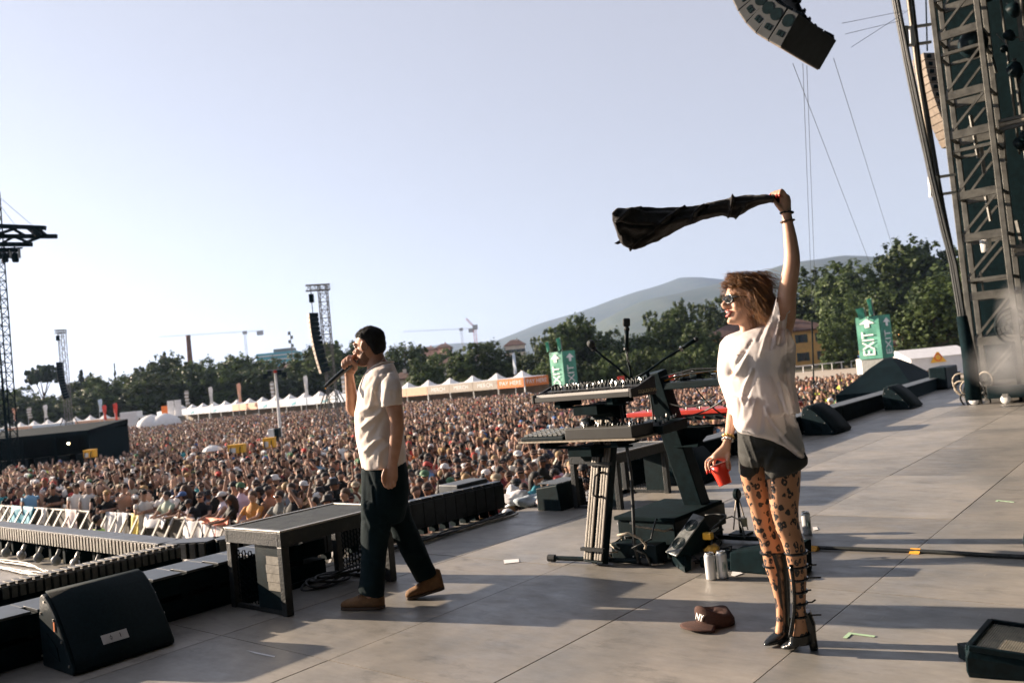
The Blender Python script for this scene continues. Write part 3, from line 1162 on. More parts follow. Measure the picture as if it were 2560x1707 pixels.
EAVE = 3.55
stall(rowp(0), RD, RN, BAY, EAVE, EAVE + .85, ORANGE, 'orange corner stall reading PAY HERE on both its valances', 'PAY HERE', 'PAY HERE')
for k in range(1, 4):
    stall(rowp(k), RD, RN, BAY, EAVE, EAVE + .85, TAUPE, f'taupe merchandise stall, {ORD[k-1]} to the left of the orange pay stall', 'MERCH')
for k in range(4, 23):
    pk = k in (4, 5, 14, 15)
    stall(rowp(k), RD, RN, BAY, EAVE, EAVE + .85, PEACH if pk else (WHITEC if k % 3 == 0 else BLUEC), f'{"peach" if pk else "pale blue and white"} stall, {ORD[k-4]} left of the taupe stalls')
    if not pk:
        q = rowp(k) + RD * (BAY * .3) + RN * .07 + EZ * (EAVE - .4)
        m_ = MB()
        m_.prism([q, q + RD * 1.5 - EZ * .3, q + RD * 1.3 - EZ * .6, q + RD * .2 - EZ * .45], RN * .012)
        m_.build('printed_swoosh', MATS['teal_cladding'] if k % 2 else BLUEC, bpy.data.objects[-1] if False else [o for o in COL.objects if o.get('category') == 'stall'][-1])
# a second, farther row at the left edge
L0 = at(262, 1060, 150)
L0.z = GZ
LD = V3((-.93, .37, 0)).normalized()
LN = V3((-LD.y, LD.x, 0))
LN = -LN if LN.y > 0 else LN
for k in range(8):
    vm = (PEACH if k in (0, 1, 5, 6) else BLUEC)
    stall(L0 + LD * (k * 3.6), LD, LN, 3.6, 3.3, 4.2, vm, f'{"peach" if k in (0, 1, 5, 6) else "pale blue"} stall, {ORD[k]} from the right in the far left row', group='stalls in the far left row')

# ---- feather banners
STRIPE = M('striped_banner', (.45, .38, .32), .7, var=.5, scale=3)


def banner(x, y0, y1, D, mat, label, wpx=11, stripes=False, lean=None):
    a, b = at(x, y0, D), at(x, y1, D)
    t = thing('feather_banner', label, 'banner', (b.x, b.y, GZ), 'feather banners among the stalls')
    w = wpx / FPX * D
    m = MB()
    m.cyl((b.x, b.y, GZ), (a.x + .02, a.y, a.z + .15), .05, .03, 6)
    m.build('pole', WHITEP, t)
    rows = 12
    rs = []
    for k in range(rows + 1):
        s = k / rows
        z = b.z + (a.z - b.z) * s
        ww = w * (1 - .25 * max(0, s - .85) / .15)
        rs.append([(b.x + .06 + ww * q, b.y + .16 * math.sin(3 * q + s * 5), z + .2 * q * s) for q in (0, .25, .5, .75, 1)])
    m = MB()
    vs = [p for r in rs for p in r]
    m.add(vs, [(j * 5 + i, j * 5 + i + 1, (j + 1) * 5 + i + 1, (j + 1) * 5 + i) for j in range(rows) for i in range(4)])
    sv = m.build('sail', mat, t)
    s_ = sv.modifiers.new('cloth', 'SOLIDIFY')
    s_.thickness = .02
    if stripes:
        for q in range(4):
            m = MB()
            z = b.z + (a.z - b.z) * (.12 + .23 * q)
            m.box((b.x + .06 + w / 2, b.y - .03 + .16 * math.sin(1.5 + 5 * (.12 + .23 * q)), z + .12), (w * .85, .5, (a.z - b.z) * .11))
            m.build('stripe', WHITEC, sv)


for x, y0, y1, D, mt, lb, st in ((33, 1021, 1052, 140, PEACH, 'peach feather banner at the far left edge', 0), (70, 1020, 1048, 150, TAUPE, 'striped brown banner at the far left', 1), (110, 1014, 1045, 145, WHITEC, 'white feather banner left of the left delay tower', 0), (247, 1000, 1030, 150, BLUEC, 'blue feather banner left of the red flags', 0), (258, 1015, 1050, 128, REDC, 'short red flag left of the taller red one', 0), (286, 1010, 1056, 125, REDC, 'tall red flag above the dark control tent', 0), (464, 978, 1014, 150, TAUPE, 'striped brown banner above the first white stalls', 1), (524, 969, 1010, 148, WHITEC, 'white feather banner above the white stalls', 0), (595, 960, 1006, 144, PEACH, 'peach feather banner between white and peach stalls', 0), (678, 955, 996, 150, TAUPE, 'striped brown banner next to the lamp mast', 1), (762, 941, 990, 132, WHITEC, 'white feather banner left of the hanging speakers', 0), (856, 936, 986, 128, TAUPE, 'striped brown banner left of the singer arm', 1), (1284, 885, 935, 101, BLUEC, 'slim blue feather banner above the pay stall', 0)):
    banner(x, y0, y1, D, mt, lb, stripes=bool(st), wpx=9 if D > 110 else 7)


def board(x0, x1, y0, y1, D, mat, label, name='sign_board', text=None, th=.12, cat='sign'):
    a, b = at((x0 + x1) / 2, y0, D), at((x0 + x1) / 2, y1, D)
    w = (x1 - x0) / FPX * D
    t = thing(name, label, cat, (b.x, b.y, GZ))
    m = MB()
    m.box((b.x, b.y, (a.z + b.z) / 2), (w, th, a.z - b.z))
    p = m.build('panel', mat, t)
    for s in (-1, 1):
        m = MB()
        m.box((b.x + s * w * .42, b.y + .1, (GZ + b.z) / 2 + .2), (.08, .08, max(.2, b.z - GZ)))
        m.build('leg', GREYP, t)
    if text:
        lettering(text, V3((b.x, b.y - th / 2 - .02, (a.z + b.z) / 2)), (1, 0, 0), EZ, (a.z - b.z) * .35, LETW, p)
    return t


board(421, 437, 1001, 1042, 120, WHITEC, 'left one of two tall white boards by the white domes')
board(439, 455, 999, 1040, 120, WHITEC, 'right one of two tall white boards by the white domes')
board(405, 426, 1014, 1036, 122, ORANGE, 'orange square sign left of the two white boards')
board(1545, 1562, 940, 955, 74, REDC, 'small red sign behind the upper synthesizer', text='P')
board(1643, 1662, 942, 953, 76, REDC, 'small red canopy sign behind the keyboard cables')
board(1674, 1692, 937, 950, 78, REDC, 'red canopy sign at the back of the crowd')
board(1705, 1722, 935, 946, 80, REDC, 'third red canopy sign at the back of the crowd')

for k, (x, w, lb) in enumerate(((378, 34, 'low white dome tent left of the boards'), (412, 38, 'wider white dome tent right of the low one'))):
    P = at(x, 1050, 118)
    m = MB()
    r = w / FPX * 118
    m.lathe([(r, 0), (r, 2.0), (r * .9, 2.5), (r * .6, 3.0), (r * .25, 3.3), (.05, 3.4)], (P.x, P.y, GZ), n=16)
    tag(m.build('dome_tent', WHITEC, smooth=True), lb, 'tent')
TYRE = M('tyre', (.012, .012, .012), .8, var=.2)


def truck(x0, x1, y0, D, label, body=WHITEP, stripes=None, name='box_truck', lights=False):
    a, b = at(x0, y0, D), at(x1, y0, D)
    L_ = b.x - a.x
    z1 = (a.z + b.z) / 2
    H_ = z1 - GZ
    t = thing(name, label, 'vehicle', ((a.x + b.x) / 2, D, GZ))
    m = MB()
    m.box(((a.x * .62 + b.x * .38) - L_ * .0, D, GZ + .55 + (H_ - .55) / 2), (L_ * .74, 2.2, H_ - .55))
    m.build('body', body, t, bevel=.08)
    m = MB()
    cx = b.x - L_ * .13
    m.prism([(cx - L_ * .12, D - 1.05, GZ + .55), (cx + L_ * .13, D - 1.05, GZ + .55), (cx + L_ * .13, D - 1.05, GZ + 1.3), (cx + L_ * .05, D - 1.05, GZ + H_ * .8), (cx - L_ * .12, D - 1.05, GZ + H_ * .8)], (0, 2.1, 0))
    m.build('cab', body, t, bevel=.05)
    m = MB()
    m.prism([(cx - L_ * .05, D - 1.07, GZ + 1.45), (cx + L_ * .10, D - 1.07, GZ + 1.45), (cx + L_ * .045, D - 1.07, GZ + H_ * .72), (cx - L_ * .05, D - 1.07, GZ + H_ * .72)], (0, .02, 0))
    m.build('side_window', GLASS, t)
    for xx in (a.x + L_ * .2, b.x - L_ * .15):
        m = MB()
        m.lathe([(.42, -1.15), (.45, -1.1), (.45, 1.1), (.42, 1.15)], (xx, D, GZ + .45), (V3((1, 0, 0)), V3((0, 0, 1)), V3((0, 1, 0))), 16)
        m.build('wheel', TYRE, t)
    if stripes:
        for k, (mt, z0_, z1_) in enumerate(stripes):
            m = MB()
            m.box((a.x + L_ * .38, D - 1.115, GZ + H_ * (z0_ + z1_) / 2), (L_ * .7, .02, H_ * (z1_ - z0_)))
            m.build('stripe', mt, t)
    return t


truck(306, 363, 1028, 135, 'white box truck parked among the far left stalls')
CBLUE = M('ambulance_blue', (.06, .16, .42), .4, var=.05)
amb = truck(2150, 2222, 896, 86, 'white ambulance with blue and yellow slashes and orange skirt', stripes=[(ORANGE, .2, .33)], name='ambulance')
a0 = at(2153, 900, 84.8)
for k, (mt, dx) in enumerate(((CBLUE, .25), (YELLOW, .7), (CBLUE, 1.15))):
    m = MB()
    q = V3((a0.x + dx * .9, 86 - 1.118, GZ + 1.6))
    m.prism([q, q + V3((.28, 0, 0)), q + V3((-.25, 0, .95)), q + V3((-.53, 0, .95))], (0, -.012, 0))
    m.build('slash', mt, amb)

# ---- green exit towers
def exit_tower(xl, xm, xr, y0, y1, D, label, flags):
    pm = at(xm, y0, D)
    top = pm.z
    bot = at(xm, y1, D).z
    t = thing('exit_tower', label, 'sign', (pm.x, pm.y, GZ), 'exit towers')
    wl, wr = (xm - xl) / FPX * D, (xr - xm) / FPX * D
    P0 = V3((pm.x, pm.y, 0))
    dl = V3((-.6, .8, 0))
    dr = V3((.8, .6, 0))
    va_ = V3((pm.y, -pm.x, 0)).normalized()
    dl *= wl / abs(dl.dot(va_))
    dr *= wr / abs(dr.dot(va_))
    core = MB()
    core.prism([P0 + EZ * GZ + (dl + dr) * .02, P0 + dl * .97 + EZ * GZ + dr * .02, P0 + (dl + dr) * .95 + EZ * GZ, P0 + dr * .97 + dl * .02 + EZ * GZ], EZ * (top - GZ - .05))
    core.build('scaffold_core', GREYP, t)
    for d, nm in ((dl, 'left_face'), (dr, 'right_face')):
        e = d.normalized()
        n = V3((e.y, -e.x, 0))
        if n.dot(P0) > 0:
            n = -n
        H_ = top - bot
        m = MB()
        def fn(s, q, e=e, n=n, d=d):
            return P0 + e * (d.length * s) + n * (.03 + .05 * math.sin(q * 9 + s * 2) * math.sin(s * math.pi)) + EZ * (bot + H_ * q)
        m.grid(fn, 6, 12)
        fo = m.build('banner_face', TEALC, t)
        md = fo.modifiers.new('cloth', 'SOLIDIFY')
        md.thickness = .02
        md.offset = 0
        ct = P0 + d * .5 + n * .13
        rd = e if e.cross(EZ).dot(n) > 0 else -e
        w = d.length
        lettering('EXIT', ct + EZ * (bot + H_ * .36), EZ, -rd, w * .52, LETW, fo, wscale=H_ * .60 / (w * .52 * 3.1))
        ar = MB()
        z0_ = bot + H_ * .74
        ar.prism([ct - rd * w * .10 + EZ * z0_, ct + rd * w * .10 + EZ * z0_, ct + rd * w * .10 + EZ * (z0_ + H_ * .09), ct + rd * w * .33 + EZ * (z0_ + H_ * .09), ct + EZ * (z0_ + H_ * .2), ct - rd * w * .33 + EZ * (z0_ + H_ * .09), ct - rd * w * .10 + EZ * (z0_ + H_ * .09)], n * .01)
        ar.build('arrow', LETW, fo)
    for (fx, fy0, fy1, w) in flags:
        a = at(fx, fy0, D + .6)
        b = V3((a.x + .1, a.y, top - .3))
        m = MB()
        m.cyl(b, a, .025, n=6)
        m.build('flag_pole', GREYP, t)
        m = MB()
        hh = (fy1 - fy0) / FPX * D
        m.grid(lambda s, q: a + V3((-s * w / FPX * D * (1 - .4 * q), .12 * math.sin(s * 4 + q * 3), -q * hh - .1 * s)), 5, 6)
        fl = m.build('flag', TEALC, t)
        fl.modifiers.new('cloth', 'SOLIDIFY').thickness = .012


exit_tower(1373, 1405, 1436, 878, 978, 66, 'green exit tower with white arrow left of the synthesizer', [(1371, 853, 877, 9), (1400, 843, 874, 11)])
exit_tower(2142, 2196, 2221, 788, 896, 58, 'larger green exit tower behind the black gazebo on the right', [(2160, 768, 795, 24), (2178, 745, 786, 14)])

# ---- white marquees and the black gazebo at the right
def marquee(label, x0, x1, yr, ye, D, depth, mat=WHITEC, name='white_marquee', peak=False):
    a, b = at(x0, ye, D), at(x1, ye, D)
    r = at((x0 + x1) / 2, yr, D)
    t = thing(name, label, 'tent', ((a.x + b.x) / 2, D, GZ))
    ez, L_ = (a.z + b.z) / 2, b.x - a.x
    w = MB()
    w.box(((a.x + b.x) / 2, D + depth / 2, (GZ + ez) / 2), (L_, depth, ez - GZ))
    w.build('side_walls', mat, t)
    q = MB()
    if peak:
        cx, cy = (a.x + b.x) / 2, D + depth / 2
        q.rings([[(cx + (sx * L_ / 2) * f, cy + sy * depth / 2 * f, z) for sx, sy in ((-1.04, -1.04), (1.04, -1.04), (1.04, 1.04), (-1.04, 1.04))] for f, z in ((1, ez + .01), (.5, ez + (r.z - ez) * .35), (.03, r.z))])
    else:
        q.prism([(a.x - .15, D - .15, ez + .01), (a.x + L_ * .04, D + depth / 2, r.z), (a.x - .15, D + depth + .15, ez + .01)], (L_ + .3, 0, 0))
    q.build('roof', mat, t)
    return t


mq = marquee('long white marquee with a yellow badge beside the olive tree', 2276, 2430, 868, 890, 78, 7)
c = at(2345, 893, 77.9)
m = MB()
m.lathe([(.36, 0), (.36, .015), (.26, .02), (.26, .0)], c, (V3((1, 0, 0)), EZ, V3((0, -1, 0))), 20)
m.build('round_badge', REDC, mq)
m = MB()
m.prism([c + V3((-.75, .0, -.45)), c + V3((.75, 0, -.45)), c + V3((.1, 0, .5)), c + V3((-.1, 0, .5))], (0, -.006, 0))
m.build('yellow_triangle', YELLOW, mq)
marquee('small white pagoda tent left of the long marquee', 2196, 2286, 872, 892, 90, 6, peak=True)
m = MB()   # pale fence along the track
t = thing('white_rail', 'low white rail beside the sandy track right of the woman', 'rail', gnd(2040, 930, GZ))
for k in range(9):
    c = gnd(1985 + k * 24, 934 - 2.4 * k, GZ)
    m = MB()
    m.box(c + EZ * .55, (.1, .1, 1.1))
    m.build('post', WHITEP, t)
m = MB()
m.bar(gnd(1985, 934, GZ) + EZ * 1.05, gnd(2177, 914.8, GZ) + EZ * 1.05, .12, .12)
m.build('top_rail', WHITEP, t)

GAZ = M('black_gazebo_fabric', (.004, .012, .015), .8, var=.2, scale=3, bump=.15, bscale=5, spec=.08)
D = 26.
t = thing('black_gazebo', 'black peaked gazebo below the stage edge at the right', 'tent', (at(2230, 980, D).x, D, GZ))
cs = [at(2124, 985, D - 1.5), at(2300, 985, D - 2.2), at(2372, 950, D + 1.6), at(2210, 952, D + 2.6)]
zc = at(2200, 970, D).z
pk = at(2236, 893, D)
cs = [V3((c.x, c.y, zc)) for c in (at(2090, 990, D - 1.3), at(2290, 990, D - 2.2), at(2368, 960, D + 1.3), at(2180, 960, D + 2.2))]
cm = (cs[0] + cs[1] + cs[2] + cs[3]) / 4
q = MB()
q.rings([[V3((cm.x, cm.y, 0)) * (1 - f) + V3((c.x, c.y, 0)) * f + EZ * (zc + (pk.z - zc) * h - dz) for c in cs] for f, h, dz in ((1, 0, .28), (1, 0, 0), (.62, .42, 0), (.38, .72, 0), (.12, .97, 0), (.02, 1.0, 0))])
q.build('canopy', GAZ, t)
for k, c in enumerate(cs):
    m = MB()
    m.box((c.x * .97 + cm.x * .03, c.y * .97 + cm.y * .03, (GZ + zc) / 2), (.1, .1, zc - GZ))
    m.build('leg', BLACKM, t)

# ---- delay towers with hanging speaker columns
def speaker_col(t, top, n, w, d, h, e, tilt0, dt, name='speaker_cabinet', body=BLACK, grille=None, lead=None):
    """hanging column of cabinets curving forward; e = facing direction (horizontal)"""
    p = V3(top)
    s = EZ.cross(e)
    ang = tilt0
    for k in range(n):
        a = math.radians(ang)
        dn = -EZ * math.cos(a) - e * math.sin(a)
        fw = e * math.cos(a) - EZ * math.sin(a)
        c = p + dn * h / 2
        m = MB()
        m.prism([c + fw * d / 2 - dn * h * .49 - s * w / 2, c + fw * d / 2 + dn * h * .49 - s * w / 2, c - fw * d / 2 + dn * h * .40 - s * w / 2, c - fw * d / 2 - dn * h * .40 - s * w / 2], s * w)
        o = m.build(name, body, t)
        if grille:
            m = MB()
            m.box(c + fw * (d / 2 + .012), (.02, w * .94, h * .86), (fw, s, -dn))
            m.build('grille', grille, o)
        p = p + dn * h
        ang += dt
    return p


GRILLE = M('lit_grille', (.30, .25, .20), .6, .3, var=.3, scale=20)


def delay_tower(label, xt, yt, xb, yb, D, arr, e, n, sc, dx):
    P = at(xt, yt, D)
    Q = V3((P.x, P.y, GZ))
    t = thing('delay_tower', label, 'speaker tower', Q, 'delay towers in the crowd')
    m = MB()
    lattice(m, Q, P, .58 * sc, 20, .04 * sc)
    m.build('mast', GALV, t)
    m = MB()
    A = at(*arr, D - .6)
    lattice(m, P + V3((.5 * sc, 0, -.15)), V3((A.x - .35, A.y, P.z - .15)), .4 * sc, 5, .035)
    m.build('head_arm', GALV, t)
    m = MB()
    m.cyl(A, V3((A.x, A.y, P.z - .2)), .03, n=5)
    m.build('chain_hoist', BLACKM, t)
    m = MB()
    m.box(V3((A.x, A.y, P.z - .9)), (.3, .3, .6))
    m.build('hoist_motor', BLACKM, t)
    speaker_col(t, A, n, 1.0 * sc, .62 * sc, .33 * sc, e, 0, 1.1, grille=GRILLE)
    for s in (-1, 1):
        for dy in (-1, 1):
            m = MB()
            m.tube([Q + V3((s * 1.9 * sc, dy * 1.6 * sc, .05)), Q + V3((s * .42 * sc, dy * .42 * sc, 4.0 * sc))], .05, 6)
            m.build('outrigger', GALV, t)
    m = MB()
    m.box(Q + EZ * .5, (2.4 * sc, 2.4 * sc, .7))
    m.build('ballast', GREYP, t)
    return t


delay_tower('galvanised delay tower with a long speaker column left of the singer', 806, 714, 838, 1010, 60, (782, 783), V3((-.93, -.36, 0)).normalized(), 13, 1.0, 0)
delay_tower('distant delay tower with a speaker column at the far left', 155, 826, 175, 1050, 97, (149, 905), V3((-.93, -.36, 0)).normalized(), 13, 1.0, 0)

# ---- rigging tower at the left edge with a hanging truss and two lamps
D = 44.
t = thing('rigging_tower', 'dark rigging tower at the left edge of the picture', 'tower', (at(2, 900, D).x, D, GZ))
P = at(-46, 480, D)
m = MB()
lattice(m, (P.x + .45, D, GZ), (P.x + .45, D, P.z), .62, 34, .035)
m.build('mast', BLACKM, t)
m = MB()
m.tube([(P.x + 1.2, D - 1.2, GZ), (P.x + .3, D, P.z * .55)], .05, 6)
m.build('brace', BLACKM, t)
t = thing('lighting_truss', 'dark truss frame jutting in from the left with hanging lamps', 'truss', at(60, 590, 40))
DT = 40.
for y0_, y1_, xe, nm in ((563, 570, 114, 'upper_chord'), (591, 591, 142, 'middle_chord'), (611, 611, 80, 'lower_chord')):
    m = MB()
    m.bar(at(-60, y0_, DT), at(xe, y1_, DT), .16, .2)
    m.build(nm, BLACKM, t)
for k, (xa, ya, xb, yb) in enumerate(((-20, 590, 40, 571), (30, 571, 64, 590), (70, 571, 92, 590), (92, 570, 118, 590), (84, 572, 104, 590), (0, 610, 36, 592), (36, 592, 76, 608), (-30, 570, 20, 592), (60, 608, 100, 593))):
    m = MB()
    m.bar(at(xa, ya, DT), at(xb, yb, DT + (.5 if k % 2 else -.4)), .11, .11)
    m.build('brace', BLACKM, t)
m = MB()
m.bar(at(-10, 622, DT), at(56, 620, DT), .07, .07)
m.cyl(at(36, 611, DT), at(36, 622, DT), .04, n=6)
m.cyl(at(10, 611, DT), at(10, 622, DT), .04, n=6)
m.build('lamp_bar', BLACKM, t)
for k, (x, lb) in enumerate(((12, 'left moving head lamp under the dark truss'), (38, 'right moving head lamp under the dark truss'))):
    c = at(x, 638, DT)
    l_ = thing('moving_head_lamp', lb, 'lamp', c)
    m = MB()
    m.box(at(x, 626, DT), (.34, .3, .14))
    m.build('base', BLACKM, l_)
    m = MB()
    for s in (-1, 1):
        m.box(c + V3((s * .2, 0, .05)), (.06, .14, .42))
    m.build('yoke', GREYP if k else BLACKM, l_)
    m = MB()
    m.lathe([(.12, -.26), (.15, -.2), (.15, .08), (.1, .2)], c - EZ * .08, n=12)
    m.build('head', BLACKM, l_)
WIRE = M('steel_wire', (.25, .28, .32), .4, .6, var=.1)


def wire(a, b, r, label, sag=0., mat=None):
    a, b = V3(a), V3(b)
    n = 14 if sag else 1
    tag(MB().tube([a + (b - a) * (k / n) - EZ * (sag * 4 * (k / n) * (1 - k / n)) for k in range(n + 1)], r, 5).build('rigging_wire', mat or WIRE), label, 'wire')


wire(at(-10, 486, DT), at(80, 563, DT), .012, 'wire from the upper left to the end of the dark truss')
wire(at(-40, 460, DT), at(40, 566, DT), .012, 'second wire above the dark truss at the left')

# ---- black control tent in the crowd
D = 47.
a, b = at(-120, 1080, D), at(268, 1055, D)
zt = at(268, 1057, D).z
t = thing('control_tent', 'long black control tent standing in the crowd at the left', 'tent', ((a.x + b.x) / 2, D, GZ))
L_ = b.x - a.x
m = MB()
m.prism([(a.x, D - 2.2, zt - .25), (a.x, D + 2.5, zt + .1), (a.x, D + 2.5, zt - .15), (a.x, D - 2.2, zt - .5)], (L_, 0, 0))
m.build('roof', GAZ, t)
m = MB()
m.box(((a.x + b.x) / 2, D + 2.4, (GZ + zt) / 2), (L_, .1, zt - GZ))
m.box((b.x - .05, D + .1, (GZ + zt) / 2 - .15), (.1, 4.5, zt - GZ - .3))
m.build('scrim', BLACKM, t)
for k in range(6):
    m = MB()
    m.box((b.x - .1 - k * 1.75, D - 2.1, (GZ + zt) / 2 - .2), (.09, .09, zt - GZ - .4))
    m.build('post', BLACKM, t)
m = MB()
m.box(((a.x + b.x) / 2, D, GZ + .55), (L_, 4.4, 1.1))
m.build('platform', BLACKM, t)
LAMP = bpy.data.materials.new('lit_bulb')
LAMP.use_nodes = True
LAMP.node_tree.nodes['Principled BSDF'].inputs['Emission Color'].default_value = (1, .75, .4, 1)
LAMP.node_tree.nodes['Principled BSDF'].inputs['Emission Strength'].default_value = 6
for x, y in ((64, 1096), (171, 1108)):
    tag(MB().ell(at(x, y, D - .2), (.07, .07, .07)).build('work_light', LAMP, smooth=True), 'bright work light inside the control tent' if x < 100 else 'dim work light right inside the control tent', 'lamp')
for k in range(7):
    c = V3((b.x - 1 - k * 1.15, D - .6, GZ + 1.1))
    m = MB()
    m.box(c + EZ * .45, (.8, .6, .9))
    o = m.build('console_desk', BLACK, bevel=.03)
    tag(o, f'{ORD[k]} black equipment case from the right inside the control tent', 'case', 'cases in the control tent')

# ---- lamp mast, camera box, umbrella, vendor boxes
D = 48.
P = at(688, 930, D)
t = thing('lamp_mast', 'slim white lamp mast with floodlights standing in the crowd', 'lamp mast', (P.x, P.y, GZ))
m = MB()
m.cyl((P.x, P.y, GZ), P, .10, .07, 10)
m.build('pole', WHITEP, t)
m = MB()
m.bar(P + V3((-.5, 0, .12)), P + V3((.5, 0, .12)), .08, .08)
m.build('cross_bar', GREYP, t)
for s in (-1, 1):
    for q in range(2):
        m = MB()
        m.box(P + V3((s * (.28 + .26 * q), -.1, -.05 - .14 * (q % 2))), (.24, .22, .3))
        m.build('floodlight', BLACK, t)
m = MB()
m.cyl(P + EZ * -.05, P + EZ * .1, .1, n=8)
m.build('red_collar', REDC, t)
D = 44.
c = at(687, 1082, D)
t = thing('equipment_cabinet', 'white equipment cabinet with dark side at the foot of the lamp mast', 'cabinet', (c.x, c.y, GZ))
m = MB()
m.box(c + V3((-.14, 0, 0)), (.32, .5, .46))
m.build('white_door', WHITEP, t, bevel=.02)
m = MB()
m.box(c + V3((.14, .06, 0)), (.22, .5, .47))
m.build('dark_side', BLACK, t)
m = MB()
m.box((c.x, c.y, (GZ + c.z) / 2 - .1), (.3, .3, c.z - GZ - .2))
m.build('stand', BLACK, t)
D = 36.
c = at(531, 1120, D)
t = thing('umbrella', 'white umbrella held up in the crowd left of the yellow boxes', 'umbrella', c)
m = MB()
m.lathe([(.02, .22), (.18, .2), (.36, .12), (.46, 0), (.44, 0), (.34, .10), (.17, .18), (.02, .2)], c - EZ * .1, n=10)
m.build('canopy', WHITEC, t)
m = MB()
m.cyl(c - EZ * .9, c + EZ * .18, .012, n=6)
m.build('shaft', STEEL, t)
for k, (x, y, w, h, D, lb) in enumerate(((593, 1122, .66, .34, 36, 'yellow vendor box carried in the crowd beside the umbrella'), (674, 1107, .50, .42, 38, 'yellow and white vendor box below the white cabinet'), (226, 1134, .48, .34, 40, 'yellow vendor box in the crowd below the control tent'))):
    c = at(x, y, D)
    t = thing('vendor_box', lb, 'box', c)
    m = MB()
    m.box(c, (w, .4, h))
    o = m.build('body', YELLOW, t, bevel=.02)
    m = MB()
    m.box(c + EZ * (h / 2 + .015), (w * 1.04, .44, .04))
    m.build('lid', YELLOW, o, bevel=.01)
    m = MB()
    m.box(c - V3((w * .2, .205, .04)), (w * .4, .012, h * .6))
    m.build('white_label', WHITEP, o)
    m = MB()
    for s in (-1, 1):
        m.tube([c + V3((s * w * .3, -.2, h * .3)), c + V3((s * w * .3, -.3, -.1)), c + V3((s * w * .3, -.2, -h * .6))], .02, 5)
    m.build('strap', BLACK, t)
# ================================================================== THE CROWD
RC = random.Random(42)
RN_ = np.random.RandomState(5)

# skin / clothing of the near crowd: region masks in the mesh, colours from the object
def crowd_mat():
    m = bpy.data.materials.new('crowd_person')
    m.use_nodes = True
    n = m.node_tree
    L = n.links.new
    b = n.nodes['Principled BSDF']
    b.inputs['Roughness'].default_value = .75
    b.inputs['Specular IOR Level'].default_value = .3
    at_ = n.nodes.new('ShaderNodeAttribute')
    at_.attribute_name = 'Col'
    sp = n.nodes.new('ShaderNodeSeparateColor')
    L(at_.outputs[0], sp.inputs[0])
    oi = n.nodes.new('ShaderNodeObjectInfo')
    sk_ = n.nodes.new('ShaderNodeValToRGB')
    sk_.color_ramp.elements[0].color = (.17, .088, .058, 1)
    sk_.color_ramp.elements[1].color = (.45, .28, .205, 1)
    L(oi.outputs['Random'], sk_.inputs[0])
    mp = n.nodes.new('ShaderNodeMath')
    mp.operation = 'FRACT'
    mu = n.nodes.new('ShaderNodeMath')
    mu.operation = 'MULTIPLY'
    mu.inputs[1].default_value = 7.3
    L(oi.outputs['Random'], mu.inputs[0])
    L(mu.outputs[0], mp.inputs[0])
    pa = n.nodes.new('ShaderNodeValToRGB')
    pa.color_ramp.elements[0].color = (.012, .014, .018, 1)
    pa.color_ramp.elements[1].color = (.10, .12, .17, 1)
    L(mp.outputs[0], pa.inputs[0])
    m1 = n.nodes.new('ShaderNodeMix')
    m1.data_type = 'RGBA'
    L(sp.outputs[1], m1.inputs[0])
    L(sk_.outputs[0], m1.inputs[6])
    L(oi.outputs['Color'], m1.inputs[7])
    m2 = n.nodes.new('ShaderNodeMix')
    m2.data_type = 'RGBA'
    L(sp.outputs[2], m2.inputs[0])
    L(m1.outputs[2], m2.inputs[6])
    L(pa.outputs[0], m2.inputs[7])
    L(m2.outputs[2], b.inputs['Base Color'])
    return m


def objcol_mat(name, rough=.7):
    m = bpy.data.materials.new(name)
    m.use_nodes = True
    oi = m.node_tree.nodes.new('ShaderNodeObjectInfo')
    b = m.node_tree.nodes['Principled BSDF']
    b.inputs['Roughness'].default_value = rough
    m.node_tree.links.new(oi.outputs['Color'], b.inputs['Base Color'])
    return m


CROWD = crowd_mat()
HEADGEAR = objcol_mat('headgear')
DARKGL = M('dark_lens', (.008, .01, .012), .15, var=.1)

SK, SH, PT, HR, DK = 0, 1, 2, 3, 4


